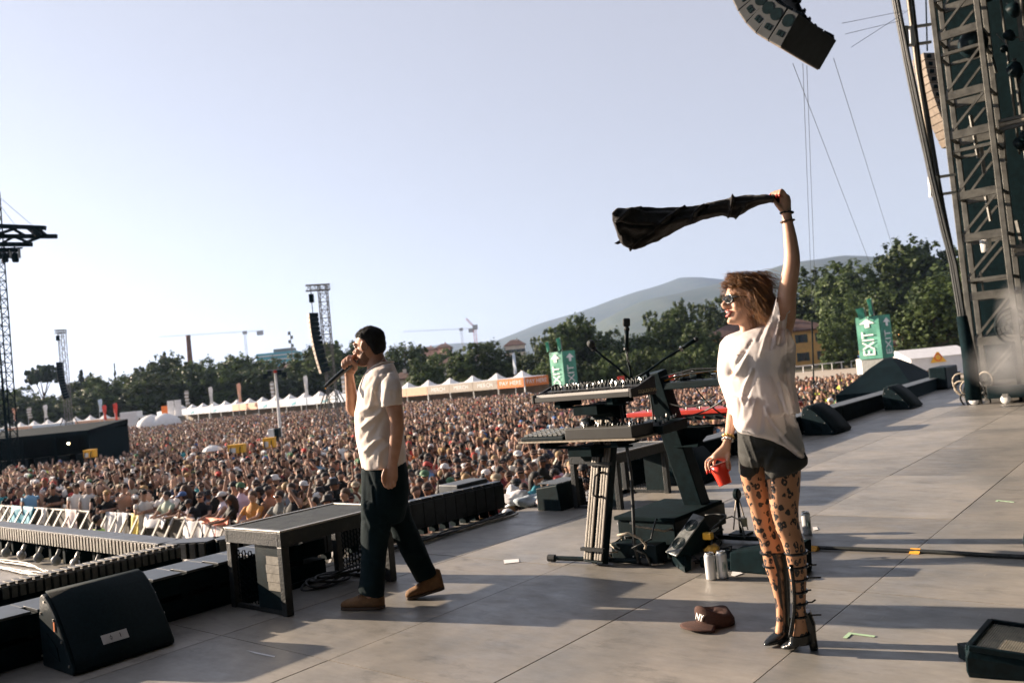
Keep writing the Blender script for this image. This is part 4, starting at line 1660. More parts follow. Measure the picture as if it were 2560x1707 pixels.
def person_parts(pose, sleeve=1, R=random):
    j = lambda a: R.uniform(-a, a)
    P = []
    for s in (-1, 1):
        P.append((PT, [(0, s * .09, .05), (.01, s * .09, .48), (0, s * .08, .92)], [.055, .065, .088]))
    P.append((SH, [(0, 0, .90), (.01, 0, 1.12), (.0, 0, 1.33), (-.005, 0, 1.43)], [.14, .145, .165, .115]))
    P.append((SK, [(-.01, 0, 1.43), (.01, 0, 1.56)], [.06, .052]))
    P.append((SK, [(.015, 0, 1.585), (.02, 0, 1.64), (.0, 0, 1.685)], [.070, .084, .072]))
    P.append((SK, [(.09, 0, 1.645), (.112, 0, 1.612)], [.013, .016]))
    arms = {'down': [((.0, .24, 1.18), (.05, .25, .95)), ((.0, -.24, 1.18), (.05, -.25, .95))],
            'lean': [((.17, .25, 1.2), (.42, .10, 1.17)), ((.17, -.25, 1.2), (.42, -.08, 1.17))],
            'up1': [((.10, .30, 1.58), (.14, .26, 1.86)), ((.0, -.24, 1.18), (.08, -.22, .96))],
            'up2': [((.10, .32, 1.56), (.12, .24, 1.84)), ((.10, -.32, 1.56), (.12, -.24, 1.84))],
            'phone': [((.20, .20, 1.28), (.33, .06, 1.50)), ((.20, -.20, 1.28), (.33, -.06, 1.50))],
            'brow': [((.16, .30, 1.45), (.14, .10, 1.70)), ((.02, -.24, 1.18), (.10, -.2, 1.0))],
            'fold': [((.10, .25, 1.2), (.22, -.06, 1.22)), ((.10, -.25, 1.2), (.22, .06, 1.18))],
            'clap': [((.16, .24, 1.3), (.30, .03, 1.48)), ((.16, -.24, 1.3), (.30, -.03, 1.48))]}[pose]
    for (e, w), s in zip(arms, (1, -1)):
        sh = (-.01, s * .185, 1.39)
        e = (e[0] + j(.03), e[1] + j(.03), e[2] + j(.03))
        md = tuple((a + b) / 2 for a, b in zip(sh, e))
        P.append((SH if sleeve else SK, [sh, md], [.062, .056]))
        P.append((SK, [md, e, w], [.048, .042, .031]))
        hd = tuple(b + (b - a) * .3 for a, b in zip(e, w))
        P.append((SK, [w, hd], [.034, .03]))
    return P


def capdist(v, a, b, ra, rb):
    a, b = np.array(a), np.array(b)
    d = b - a
    t = np.clip(((v - a) @ d) / (d @ d), 0, 1)
    return np.linalg.norm(v - a - t[:, None] * d, axis=1) - (ra + (rb - ra) * t)


def remeshed(mb, voxel, smooth=2, fac=.5):
    """one continuous skin over overlapping closed shapes"""
    me = bpy.data.meshes.new('r')
    me.from_pydata(mb.v, [], mb.f)
    bm = bmesh.new()
    bm.from_mesh(me)
    bmesh.ops.recalc_face_normals(bm, faces=bm.faces)
    bm.to_mesh(me)
    bm.free()
    o = bpy.data.objects.new('r', me)
    COL.objects.link(o)
    r = o.modifiers.new('r', 'REMESH')
    r.mode = 'VOXEL'
    r.voxel_size = voxel
    if smooth:
        s = o.modifiers.new('s', 'SMOOTH')
        s.iterations = smooth
        s.factor = fac
    dg = bpy.context.evaluated_depsgraph_get()
    out = bpy.data.meshes.new_from_object(o.evaluated_get(dg))
    bpy.data.objects.remove(o)
    return out


VAR = []
for pose, n_ in (('down', 3), ('lean', 4), ('up1', 2), ('up2', 2), ('phone', 2), ('brow', 2), ('fold', 2), ('clap', 1)):
    for q in range(n_):
        parts = person_parts(pose, sleeve=(q % 3 != 1), R=RC)
        mb = MB()
        for lb, pts, rr in parts:
            fl = .74 if (lb == SH and len(pts) == 4) else 1
            k0 = len(mb.v)
            p2 = [V3(pts[0]) - (V3(pts[1]) - V3(pts[0])).normalized() * rr[0] * .6] + [V3(p) for p in pts] + [V3(pts[-1]) + (V3(pts[-1]) - V3(pts[-2])).normalized() * rr[-1] * .6]
            mb.tube(p2, [rr[0] * .55] + list(rr) + [rr[-1] * .55], 10)
            if fl < 1:
                for i in range(k0, len(mb.v)):
                    x, y, z = mb.v[i]
                    mb.v[i] = (x * fl, y * 1.16, z)
        me = remeshed(mb, .02, 2)
        v = np.empty(len(me.vertices) * 3, np.float32)
        me.vertices.foreach_get('co', v)
        v = v.reshape(-1, 3)
        ds = []
        for lb, pts, rr in parts:
            ds.append(np.min([capdist(v, pts[i], pts[i + 1], rr[i], rr[i + 1]) for i in range(len(pts) - 1)], 0))
        li = np.array([p[0] for p in parts])[np.argmin(ds, 0)]
        c4 = np.zeros((len(v), 4), np.float32)
        c4[:, 3] = 1
        c4[:, 1] = li == SH
        c4[:, 2] = li == PT
        a_ = me.color_attributes.new('Col', 'FLOAT_COLOR', 'POINT')
        a_.data.foreach_set('color', c4.ravel())
        me.materials.clear()
        me.materials.append(CROWD)
        me.polygons.foreach_set('use_smooth', [True] * len(me.polygons))
        me.name = 'crowd_body'
        VAR.append((pose, me))


def mk(name, fn, mat=HEADGEAR):
    mb = MB()
    fn(mb)
    me = bpy.data.meshes.new(name)
    me.from_pydata(mb.v, [], mb.f)
    me.materials.append(mat)
    me.polygons.foreach_set('use_smooth', [True] * len(me.polygons))
    return me


def cap_fn(mb):
    mb.lathe([(.100, 0), (.104, .02), (.098, .06), (.07, .095), (.02, .11), (.002, .112)], (.002, 0, 1.665), n=12)
    mb.prism([(.06, -.075, 1.672), (.15, -.06, 1.655), (.175, 0, 1.650), (.15, .06, 1.655), (.06, .075, 1.672)], (0, 0, .012))


def bucket_fn(mb):
    mb.lathe([(.165, -.03), (.11, .01), (.102, .07), (.085, .10), (.002, .105)], (0, 0, 1.67), n=12)


def short_fn(mb):
    mb.ell((-.018, 0, 1.672), (.100, .092, .098), nu=12, nv=8)


def long_fn(mb):
    mb.ell((-.02, 0, 1.672), (.103, .096, .10), nu=12, nv=8)
    mb.tube([(-.05, 0, 1.68), (-.085, 0, 1.58), (-.10, 0, 1.44), (-.105, 0, 1.32)], [.09, .088, .085, .05], 10)


def bun_fn(mb):
    mb.ell((-.018, 0, 1.672), (.100, .092, .098), nu=12, nv=8)
    mb.ell((-.10, 0, 1.75), (.045, .045, .045), nu=8, nv=6)


HEADS = {'short_hair': mk('hair', short_fn), 'long_hair': mk('hair', long_fn), 'bun': mk('hair', bun_fn), 'cap': mk('cap', cap_fn), 'bucket_hat': mk('bucket_hat', bucket_fn)}
GLS = mk('sunglasses', lambda mb: mb.box((.098, 0, 1.652), (.022, .135, .036)), DARKGL)

SHIRTS = [('black', (.006, .008, .009), 40), ('white', (.72, .70, .67), 21), ('cream', (.50, .43, .33), 7), ('grey', (.18, .18, .18), 7), ('navy blue', (.025, .04, .09), 6), ('sky blue', (.20, .38, .55), 4), ('red', (.45, .04, .03), 4), ('pink', (.55, .24, .28), 3), ('olive green', (.09, .10, .04), 4), ('teal', (.04, .25, .27), 2), ('orange', (.62, .20, .05), 2), ('bare', None, 8), ('lime yellow', (.55, .62, .08), 2), ('burgundy', (.14, .02, .03), 3)]
HAIRC = [('black', (.008, .007, .007), 40), ('dark brown', (.025, .014, .009), 35), ('brown', (.07, .038, .02), 15), ('blond', (.28, .18, .08), 10)]
CAPC = [('black', (.012, .013, .015), 34), ('white', (.62, .61, .6), 30), ('beige', (.36, .29, .2), 12), ('blue', (.05, .12, .30), 8), ('red', (.40, .04, .03), 8), ('green', (.07, .16, .08), 8)]


def pick(tab, R=RC):
    t = R.random() * sum(x[-1] for x in tab)
    for x in tab:
        t -= x[-1]
        if t <= 0:
            return x
    return tab[-1]


# ---- where people stand
far_x = [-200, 0, 400, 900, 1300, 1500, 1700, 2000, 2300]
far_d = [150, 150, 150, 118, 93, 78, 72, 62, 56]
TENT_B = bpy.data.objects['control_tent'].location
keep_out = []
for o in COL.objects:
    c = o.get('category')
    if o.parent is None and c in ('speaker tower', 'lamp mast', 'cabinet', 'sign', 'tent', 'stall', 'vehicle', 'banner', 'tower'):
        keep_out.append((o.location.x, o.location.y, {'speaker tower': 2.3, 'lamp mast': .5, 'cabinet': .7, 'sign': 1.4, 'tent': 2.6, 'stall': 4.6, 'vehicle': 3.5, 'banner': .4, 'tower': 1.2}[c]))
keep_out = np.array(keep_out)
cand = []
sp0 = .60
iu = np.arange(11.25, 150, sp0)
for u_ in iu:
    for v_ in np.arange(9.6, 150, sp0):
        cand.append((u_, v_))
cand = np.array(cand) + RN_.uniform(-.22, .22, (len(cand), 2))
X = cand[:, 0] * EU.x + cand[:, 1] * EV.x
Y = cand[:, 0] * EU.y + cand[:, 1] * EV.y
ang = 1280 + FPX * X / np.maximum(Y, .1)
ok = (Y > 9) & (ang > -120) & (ang < 2330)
ok &= np.hypot(X, Y) < np.interp(ang, far_x, far_d)
gap = np.array([noise.noise(V3((a_ * .35, b_ * .35, 0))) for a_, b_ in zip(X, Y)]) if len(X) < 90000 else np.zeros(len(X))
ok &= ~((gap > .32) & (RN_.rand(len(X)) < .75)) | (Y < 24)
ok &= ~((ang > 1900) & (RN_.rand(len(X)) < .25))
row = (X - ROW0.x) * RN.x + (Y - ROW0.y) * RN.y
ok &= (row > 1.2) | (ang > 1370)
ok &= ~((X > TENT_B.x - 9) & (X < TENT_B.x + 5.2) & (np.abs(Y - TENT_B.y) < 2.9))
gz = [o for o in COL.objects if o.name.startswith('black_gazebo')][0].location
ok &= np.hypot(X - gz.x, Y - gz.y) > 1.5
dmin = np.full(len(X), 9.)
for kx, ky, kr in keep_out:
    dmin = np.minimum(dmin, np.hypot(X - kx, Y - ky) - kr)
ok &= dmin > 0
sel = cand[ok]
X, Y, ang = X[ok], Y[ok], ang[ok]
dist = np.hypot(X, Y)
# is the head above the stage edge, as the camera sees it?
hu = sel[:, 0]
f_edge = 5.85 / sel[:, 1]
zl = CH + (GZ + 1.78 - CH) * f_edge       # height of the sight line where it crosses the stage front
vis = zl > -.02
sel, X, Y, ang, dist = sel[vis], X[vis], Y[vis], ang[vis], dist[vis]
order = np.argsort(dist)
inframe = (ang > -20) & (ang < 2200)
near_i = [i for i in order if inframe[i]][:290]
near_set = set(near_i)
print('crowd', len(dist), 'near to', dist[near_i[-1]])

facing0 = math.atan2(-EV.y, -EV.x)
POS_WORD = lambda a: 'far left' if a < 430 else 'above the riser' if a < 830 else 'behind the singer' if a < 1060 else 'left of the keyboards' if a < 1420 else 'behind the keyboards' if a < 1800 else 'beyond the woman'
front_bar = {}
for i in near_i:
    u_, v_ = sel[i]
    front = u_ < 11.75
    pose = RC.choice([q for q, (p, m) in enumerate(VAR) if p == 'lean']) if front and RC.random() < .75 else RC.choice([q for q, (p, m) in enumerate(VAR) if p not in ('lean',) or RC.random() < .3])
    if VAR[pose][0] in ('up1', 'up2') and RC.random() < .55:
        pose = RC.choice([0, 1, 2, 11, 12])
    sname, scol, _ = pick(SHIRTS)
    hk = RC.choices(['short_hair', 'long_hair', 'bun', 'cap', 'bucket_hat'], [42, 18, 6, 26, 5])[0]
    hname, hcol, _ = pick(CAPC if hk in ('cap', 'bucket_hat') else HAIRC)
    if scol is None:
        scol = (.42, .24, .16)
    sc_ = RC.uniform(.92, 1.12)
    p = V3((X[i], Y[i], GZ))
    aim = math.atan2(-p.y + 3, -p.x - 1) if RC.random() < .7 else facing0
    if front:
        aim = math.atan2(-EU.y, -EU.x) + RC.uniform(-.4, .5)
    rz = aim + RC.uniform(-.35, .35)
    wear = f'in {sname} top' if sname != 'bare' else 'bare shouldered'
    hd = {'short_hair': f'short {hname} hair', 'long_hair': f'long {hname} hair', 'bun': f'tied up {hname} hair', 'cap': f'a {hname} cap', 'bucket_hat': f'a {hname} bucket hat'}[hk]
    act = {'lean': 'leaning forward', 'up1': 'one arm raised', 'up2': 'both arms raised', 'phone': 'hands at face', 'brow': 'shading eyes', 'down': 'arms down', 'fold': 'arms folded', 'clap': 'clapping'}[VAR[pose][0]]
    t = thing('person', f'person {wear}, {hd}, {act}, {POS_WORD(ang[i])}', 'person', p, 'people in the near crowd')
    t.rotation_euler = (0, 0, rz)
    t.scale = (sc_ * RC.uniform(.95, 1.1), sc_ * RC.uniform(.95, 1.12), sc_)
    b = bpy.data.objects.new('body', VAR[pose][1])
    COL.objects.link(b)
    b.parent = t
    b.color = (*[c * RC.uniform(.8, 1.15) for c in scol], 1)
    tl = RC.uniform(-.03, .03)
    h = bpy.data.objects.new({'cap': 'cap', 'bucket_hat': 'bucket_hat'}.get(hk, 'hair'), HEADS[hk])
    COL.objects.link(h)
    h.parent = t
    h.color = (*hcol, 1)
    if hk in ('cap', 'bucket_hat') and RC.random() < .7:
        h2 = bpy.data.objects.new('hair', HEADS['short_hair'])
        COL.objects.link(h2)
        h2.parent = t
        h2.color = (*pick(HAIRC)[1], 1)
        h2.scale = (.97, .96, .985)
    if RC.random() < .42:
        g_ = bpy.data.objects.new('sunglasses', GLS)
        COL.objects.link(g_)
        g_.parent = t

# ---- everyone farther back: one mass of people
CMASS = attr_mat('crowd_mass', .8)


def low_person(pose, lod, R):
    """low polygon person: verts, quads, label per vertex"""
    vs, fs, ls = [], [], []

    def tube(pts, rr, n, lb, sx=1., sy=1.):
        mb = MB()
        mb.tube(pts, rr, n)
        o = len(vs)
        for p in mb.v:
            vs.append(p)
            ls.append(lb)
        for f in mb.f:
            if len(f) == 4:
                fs.append(tuple(q + o for q in f))
            elif len(f) == 6:
                fs.append((f[0] + o, f[1] + o, f[2] + o, f[3] + o))
                fs.append((f[0] + o, f[3] + o, f[4] + o, f[5] + o))
            elif len(f) == 5:
                fs.append((f[0] + o, f[1] + o, f[2] + o, f[3] + o))
                fs.append((f[0] + o, f[3] + o, f[4] + o, f[4] + o)) if False else None

    def squash(k0, sx, sy):
        for q in range(k0, len(vs)):
            x, y, z = vs[q]
            vs[q] = (x * sx, y * sy, z)
    n = 6 if lod == 1 else 4
    k0 = len(vs)
    tube([(0, 0, .75), (.01, 0, 1.1), (0, 0, 1.33), (0, 0, 1.46)] if lod == 1 else [(0, 0, .9), (0, 0, 1.34), (0, 0, 1.46)], [.15, .15, .175, .07] if lod == 1 else [.16, .18, .07], n, SH)
    squash(k0, .75, 1.2)
    tube([(.012, 0, 1.44), (.02, 0, 1.56), (.03, 0, 1.66), (.02, 0, 1.74)] if lod == 1 else [(.02, 0, 1.46), (.03, 0, 1.64), (.02, 0, 1.73)], [.05, .075, .085, .05] if lod == 1 else [.05, .095, .05], n, SK)
    tube([(-.03, 0, 1.56), (-.028, 0, 1.66), (-.012, 0, 1.73), (-.01, 0, 1.775)] if lod == 1 else [(-.03, 0, 1.58), (-.02, 0, 1.7), (-.01, 0, 1.775)], [.06, .094, .094, .04] if lod == 1 else [.07, .10, .045], n, HR)
    if lod == 1:
        arms = [p for p in person_parts(pose, 1, R) if p[0] in (SK, SH)][4:]
        for lb, pts, rr in arms:
            tube(pts, rr, 4, lb)
        if R.random() < .45:
            tube([(.10, -.062, 1.655), (.10, .062, 1.655)], [.022, .022], 4, DK)
        if R.random() < .35:
            tube([(.04, 0, 1.70), (.15, 0, 1.685)], [.08, .06], 4, HR)
            squash(len(vs) - 8, 1, 1)
    elif pose in ('up1', 'up2'):
        tube([(.0, .2, 1.38), (.1, .26, 1.85)], [.05, .035], 4, SK)
    return np.array(vs, np.float32), np.array(fs, np.int32), np.array(ls)


def crowd_mass(idx, lod, name, label):
    poses = ['down', 'down', 'phone', 'fold', 'up1', 'clap', 'brow', 'down', 'fold', 'down'] if lod == 1 else ['down'] * 9 + ['up1']
    tm = [low_person(p, lod, random.Random(100 + q)) for q, p in enumerate(poses)]
    which = RN_.randint(0, len(tm), len(idx))
    AV, AF, AC = [], [], []
    off = 0
    skin = np.array([(.16, .085, .055), (.29, .165, .115), (.40, .245, .18), (.46, .30, .23)])
    shc = [np.array(c if c else (.42, .24, .16)) for _, c, w in SHIRTS]
    shw = np.array([w for _, c, w in SHIRTS], float)
    hc = [np.array(c) for _, c, w in HAIRC + CAPC]
    hw = np.array([w * .72 for _, c, w in HAIRC] + [w * .28 for _, c, w in CAPC], float)
    for k, (v, f, l) in enumerate(tm):
        ii = idx[which == k]
        n = len(ii)
        if n == 0:
            continue
        sc = RN_.uniform(.90, 1.12, n)
        a = np.arctan2(-Y[ii] + 3, -X[ii] - 1) + RN_.uniform(-.5, .5, n)
        ca, sa = np.cos(a)[:, None], np.sin(a)[:, None]
        x = v[None, :, 0] * ca - v[None, :, 1] * sa
        y = v[None, :, 0] * sa + v[None, :, 1] * ca
        z = v[None, :, 2] * sc[:, None]
        P = np.stack([x * 1.12 + X[ii][:, None], y * 1.12 + Y[ii][:, None], z + GZ], -1)
        AV.append(P.reshape(-1, 3))
        nv = len(v)
        AF.append((f[None] + (np.arange(n) * nv)[:, None, None]).reshape(-1, 4) + off)
        off += n * nv
        pal = np.zeros((n, 5, 3))
        pal[:, SK] = skin[RN_.randint(0, 4, n)]
        pal[:, SH] = np.array(shc)[RN_.choice(len(shc), n, p=shw / shw.sum())] * RN_.uniform(.7, 1.2, (n, 1))
        pal[:, HR] = np.array(hc)[RN_.choice(len(hc), n, p=hw / hw.sum())]
        pal[:, DK] = .01
        hv = (np.abs(ang[ii] - 2060) < 75) & (dist[ii] < 60) & (RN_.rand(n) < .22)
        pal[hv, SH] = (.55, .62, .08)
        AC.append(pal[:, l].reshape(-1, 3))
    me = np_mesh(name, np.concatenate(AV), np.concatenate(AF), np.concatenate(AC), CMASS)
    o = bpy.data.objects.new(name, me)
    COL.objects.link(o)
    o['kind'] = 'stuff'
    o['label'] = label
    o['category'] = 'crowd'
    return o


rest = np.array([i for i in range(len(dist)) if i not in near_set])
crowd_mass(rest[dist[rest] < 46], 1, 'crowd', 'dense mass of festival goers behind the nearest rows')
crowd_mass(rest[dist[rest] >= 46], 2, 'crowd', 'far crowd reaching back to the stalls as one mass')

# ---- the crowd barrier beside the catwalk
BARM = M('barrier_silver', (.40, .38, .34), .5, .2, var=.15, scale=8)
BPAN = M('barrier_panel', (.05, .045, .035), .7, var=.3, scale=6)
bt = thing('crowd_barrier', 'aluminium crowd barrier segment nearest the stage corner', 'barrier', UV(11, 14, GZ), 'crowd barrier beside the catwalk')
SEG = 1.25
m = MB()
m.uvbox(10.94, 11.04, 14.02, 14 + SEG - .02, GZ + 1.14, GZ + 1.19)
m.build('top_rail', BARM, bt, bevel=.008)
m = MB()
m.uvbox(10.99, 11.01, 14.06, 14 + SEG - .06, GZ + .08, GZ + 1.1)
m.build('panel', BPAN, bt)
for q in (.2, .82):
    m = MB()
    m.bar(UV(10.15, 14 + q - .18, GZ + .03), UV(10.95, 14 + q + .02, GZ + 1.15), .055, .05)
    m.build('strut', BARM, bt)
m = MB()
m.uvbox(10.1, 11.9, 14.02, 14 + SEG - .02, GZ + .01, GZ + .04)
m.build('tread_plate', BARM, bt)
for k in range(1, 18):
    dup(bt, UV(11, 14 + k * SEG, GZ), 0, f'aluminium crowd barrier segment, {ORD[k]} one back along the catwalk', 'crowd barrier beside the catwalk')
ft = thing('crowd_barrier', 'aluminium crowd barrier segment in front of the stage, next to the corner', 'barrier', UV(11.6, 9.3, GZ), 'crowd barrier in front of the stage')
m = MB()
m.uvbox(11.0, 12.22, 9.26, 9.36, GZ + 1.14, GZ + 1.19)
m.build('top_rail', BARM, ft)
m = MB()
m.uvbox(11.0, 12.2, 9.3, 9.32, GZ + .08, GZ + 1.1)
m.build('panel', BPAN, ft)

# things hung over the barrier
CLW = M('white_cloth', (.72, .71, .72), .8, var=.12, scale=3, trans=.15)
CLB = M('cyan_cloth', (.04, .30, .42), .7, var=.25, scale=4)
CLP = M('pale_pink_cloth', (.62, .52, .50), .8, var=.2, scale=5)
CLY = M('yellow_cloth', (.70, .55, .12), .7, var=.2, scale=5)
CLO = M('orange_red_print', (.75, .20, .10), .7, var=.1)


def hang(v0, v1, drop, mat, label, seed=0, skew=0., up=.02):
    m = MB()
    m.grid(lambda s, q: UV(10.90 - .10 * q - .05 * math.sin(s * 9 + seed) * (.3 + q), v0 + (v1 - v0) * s + skew * q + .05 * q * math.sin(s * 5 + seed), GZ + 1.20 + up - drop * q), 14, 8)
    o = tag(m.build('hanging_cloth', mat, smooth=True), label, 'cloth')
    o.modifiers.new('cloth', 'SOLIDIFY').thickness = .008
    return o


vof = lambda x, y: gnd(x, y, GZ + 1.15).dot(EV)
def vat(x):   # v where the barrier line meets image column x
    lo, hi = 12., 60.
    for _ in range(50):
        mid_ = (lo + hi) / 2
        if px(UV(11, mid_, GZ + 1.15))[0] > x:
            lo = mid_
        else:
            hi = mid_
    return lo
for x0, x1, dr, mt, lb, sd, sk_ in ((95, 38, 1.1, CLB, 'cyan blue cloth hanging over the barrier at the left', 1, .5), (128, 112, .5, CLW, 'white towel over the barrier right of the cyan cloth', 2, 0), (200, 172, .85, CLP, 'pale printed banner hanging from the barrier behind the guard', 3, -.2), (300, 275, 1.05, CLW, 'narrow white flag hanging on the barrier', 4, .2), (330, 305, 1.05, CLW, 'white printed flag left of the yellow bag', 6, .3), (362, 338, .95, CLY, 'yellow bag hanging on the barrier', 7, .1), (430, 370, .32, CLW, 'crumpled silver blanket along the barrier rail', 8, 0), (520, 470, 1.1, CLW, 'large white flag with blue print on the barrier', 9, .2), (585, 520, .95, CLW, 'white flag with red stripes next to the riser', 10, 0)):
    hang(vat(x0), vat(x1), dr, mt, lb, sd, sk_)
hang(vat(582), vat(524), .14, CLO, 'orange red edge of the striped flag on the barrier', 10, 0, up=.035)
hang(vat(556), vat(546), .9, CLO, 'red stripe down the flag next to the riser', 10, 0, up=.03)

# guard in the pit
p = gnd(243, 1288, GZ + 1.75)
t = thing('person', 'guard in a lime yellow vest standing in the pit by the barrier', 'person', (p.x, p.y, GZ))
t.rotation_euler = (0, 0, math.atan2(EU.y, EU.x) - .5)
b = bpy.data.objects.new('body', VAR[0][1])
COL.objects.link(b)
b.parent = t
b.color = (.012, .012, .014, 1)
h = bpy.data.objects.new('hair', HEADS['short_hair'])
COL.objects.link(h)
h.parent = t
h.color = (.008, .007, .007, 1)
VEST = M('lime_vest', (.42, .60, .10), .6, var=.1)
mb = MB()
mb.tube([(0, 0, .98), (.01, 0, 1.15), (0, 0, 1.33), (0, 0, 1.44)], [.185, .185, .20, .14], 14)
mb.v = [(x * .82, y * 1.2, z) for x, y, z in mb.v]
vm = mb.build('vest', VEST, t, smooth=True)
vm.matrix_parent_inverse = Matrix.Identity(4)

# fence panels inside the crowd at the right
FEN = M('green_fence_scrim', (.05, .20, .12), .7, var=.2, scale=4)
for k in range(9):
    x = 1350 + k * 52
    D_ = 41 - k * .9
    c = at(x, 1020, D_)
    t = thing('fence_panel', f'{ORD[k]} wire fence panel from the left inside the crowd', 'fence', (c.x, c.y, GZ), 'fence panels inside the crowd')
    w = 1.15
    m = MB()
    for s in (-1, 1):
        m.cyl((c.x + s * w / 2, c.y, GZ), (c.x + s * w / 2, c.y, GZ + 2.05), .03, n=6)
    for z in (.2, 1.1, 2.02):
        m.cyl((c.x - w / 2, c.y, GZ + z), (c.x + w / 2, c.y, GZ + z), .025, n=6)
    m.build('frame', GALV, t)
    m = MB()
    for s in range(9):
        m.cyl((c.x - w / 2 + w * (s + 1) / 10, c.y, GZ + .2), (c.x - w / 2 + w * (s + 1) / 10, c.y, GZ + 2.0), .008, n=4)
    m.build('wires', GALV, t)
    if k in (7, 8):
        m = MB()
        m.box((c.x, c.y - .03, GZ + 1.4), (w * .95, .015, 1.1))
        m.build('green_scrim', FEN, t)
# ================================================================== GEAR ON THE STAGE
GRILLB = M('black_grille', (.004, .0135, .017), .85, var=.2, scale=60, bump=.25, bscale=300, spec=.2)
RISERT = M('riser_top', (.065, .068, .056), .55, .3, var=.3, scale=10)
TAPEG = M('grey_gaffer', (.22, .205, .17), .6, var=.2, scale=8, bump=.15, bscale=30)
SCUFF = M('scuffed_black', (.007, .011, .012), .5, var=.5, scale=14, rgb2=(.06, .055, .047), thr=(.55, .88), bump=.2, bscale=60)


def riser(u0, u1, v0, v1, h, label, tape=True):
    t = thing('stage_riser', label, 'riser', UV((u0 + u1) / 2, (v0 + v1) / 2))
    m = MB()                                        # frame of the top
    e = .035
    for a, b, c, d in ((u0, u1, v0, v0 + e), (u0, u1, v1 - e, v1), (u0, u0 + e, v0 + e, v1 - e), (u1 - e, u1, v0 + e, v1 - e)):
        m.uvbox(a, b, c, d, h - .09, h)
    m.build('top_frame', SCUFF, t, bevel=.004)
    m = MB()
    for a, b, c, d in ((u0 - .004, u1 + .004, v0 - .004, v0 + .03), (u0 - .004, u1 + .004, v1 - .03, v1 + .004), (u0 - .004, u0 + .03, v0 + .03, v1 - .03), (u1 - .03, u1 + .004, v0 + .03, v1 - .03)):
        m.uvbox(a, b, c, d, h + .001, h + .013)
    m.build('edge_trim', ALU, t, bevel=.003)
    n = 26
    for k in range(n):                               # corrugated deck: one slat after another
        a = v0 + .036 + (v1 - v0 - .072) * k / n
        m = MB()
        m.uvbox(u0 + .036, u1 - .036, a, a + (v1 - v0 - .072) / n * .72, h - .02, h + .006)
        m.build('deck_slat', RISERT, t)
    m = MB()
    m.uvbox(u0 + .02, u1 - .02, v0 + .02, v1 - .02, h - .07, h - .022)
    m.build('deck_core', BLACKM, t)
    for a in (u0 + .003, u1 - .058):
        for b in (v0 + .003, v1 - .058):
            m = MB()
            m.uvbox(a, a + .055, b, b + .055, 0, h - .091)
            m.build('leg', SCUFF, t, bevel=.006)
    for uu, sg in ((u0 + .02, -1), (u1 - .03, 1)):    # end panels: solid board beside a perforated strip
        W_ = v1 - v0 - .13
        m = MB()
        m.uvbox(uu, uu + .015, v0 + .06, v0 + .06 + W_ * .52, .03, h - .095)
        p = m.build('end_panel', BLACK, t)
        m = MB()
        m.perf(UV(uu + .008, v0 + .06 + W_ * .55, .04), EV, EZ, 6, 9, W_ * .42 / 6, (h - .18) / 9.5, .019, .008)
        m.build('perforated_panel', BLACKM, t)
        m = MB()
        m.uvbox(uu - .004, uu + .02, v0 + .06, v1 - .06, .002, .03)
        m.build('bottom_rail', SCUFF, t)
        if tape and sg < 0:
            for k in range(4):
                m = MB()
                m.uvbox(uu - .004 - .001 * (k % 2), uu - .001, v0 + .07, v0 + .07 + .135 + .006 * (k % 3), .15 + .056 * k, .15 + .056 * k + .053)
                m.build('gaffer_strip', TAPEG, p)
    m = MB()
    m.uvbox(u0 + .06, u1 - .06, v1 - .05, v1 - .035, .0, .04)
    m.build('cross_bar', BLACK, t)
    return t


riser(3.11, 4.05, 4.655, 5.31, .53, 'black stage riser with corrugated top and perforated ends behind the man')
riser(6.78, 7.76, 4.50, 5.07, .53, 'second perforated stage riser behind the keyboard column', tape=False)
for k in range(6):
    tag(MB().tube([UV(3.75 + .02 * k, 5.15 - .03 * k, .02 + .012 * k) + UV(.16 * math.cos(a * 6.5 + k), .10 * math.sin(a * 6.5 + k), .02 * math.sin(a * 9)) for a in [q / 24 for q in range(25)]], .009, 6).build('coiled_cable', CABLE, smooth=True), 'coil of black cable under the front riser', 'cable', 'coils under the front riser')

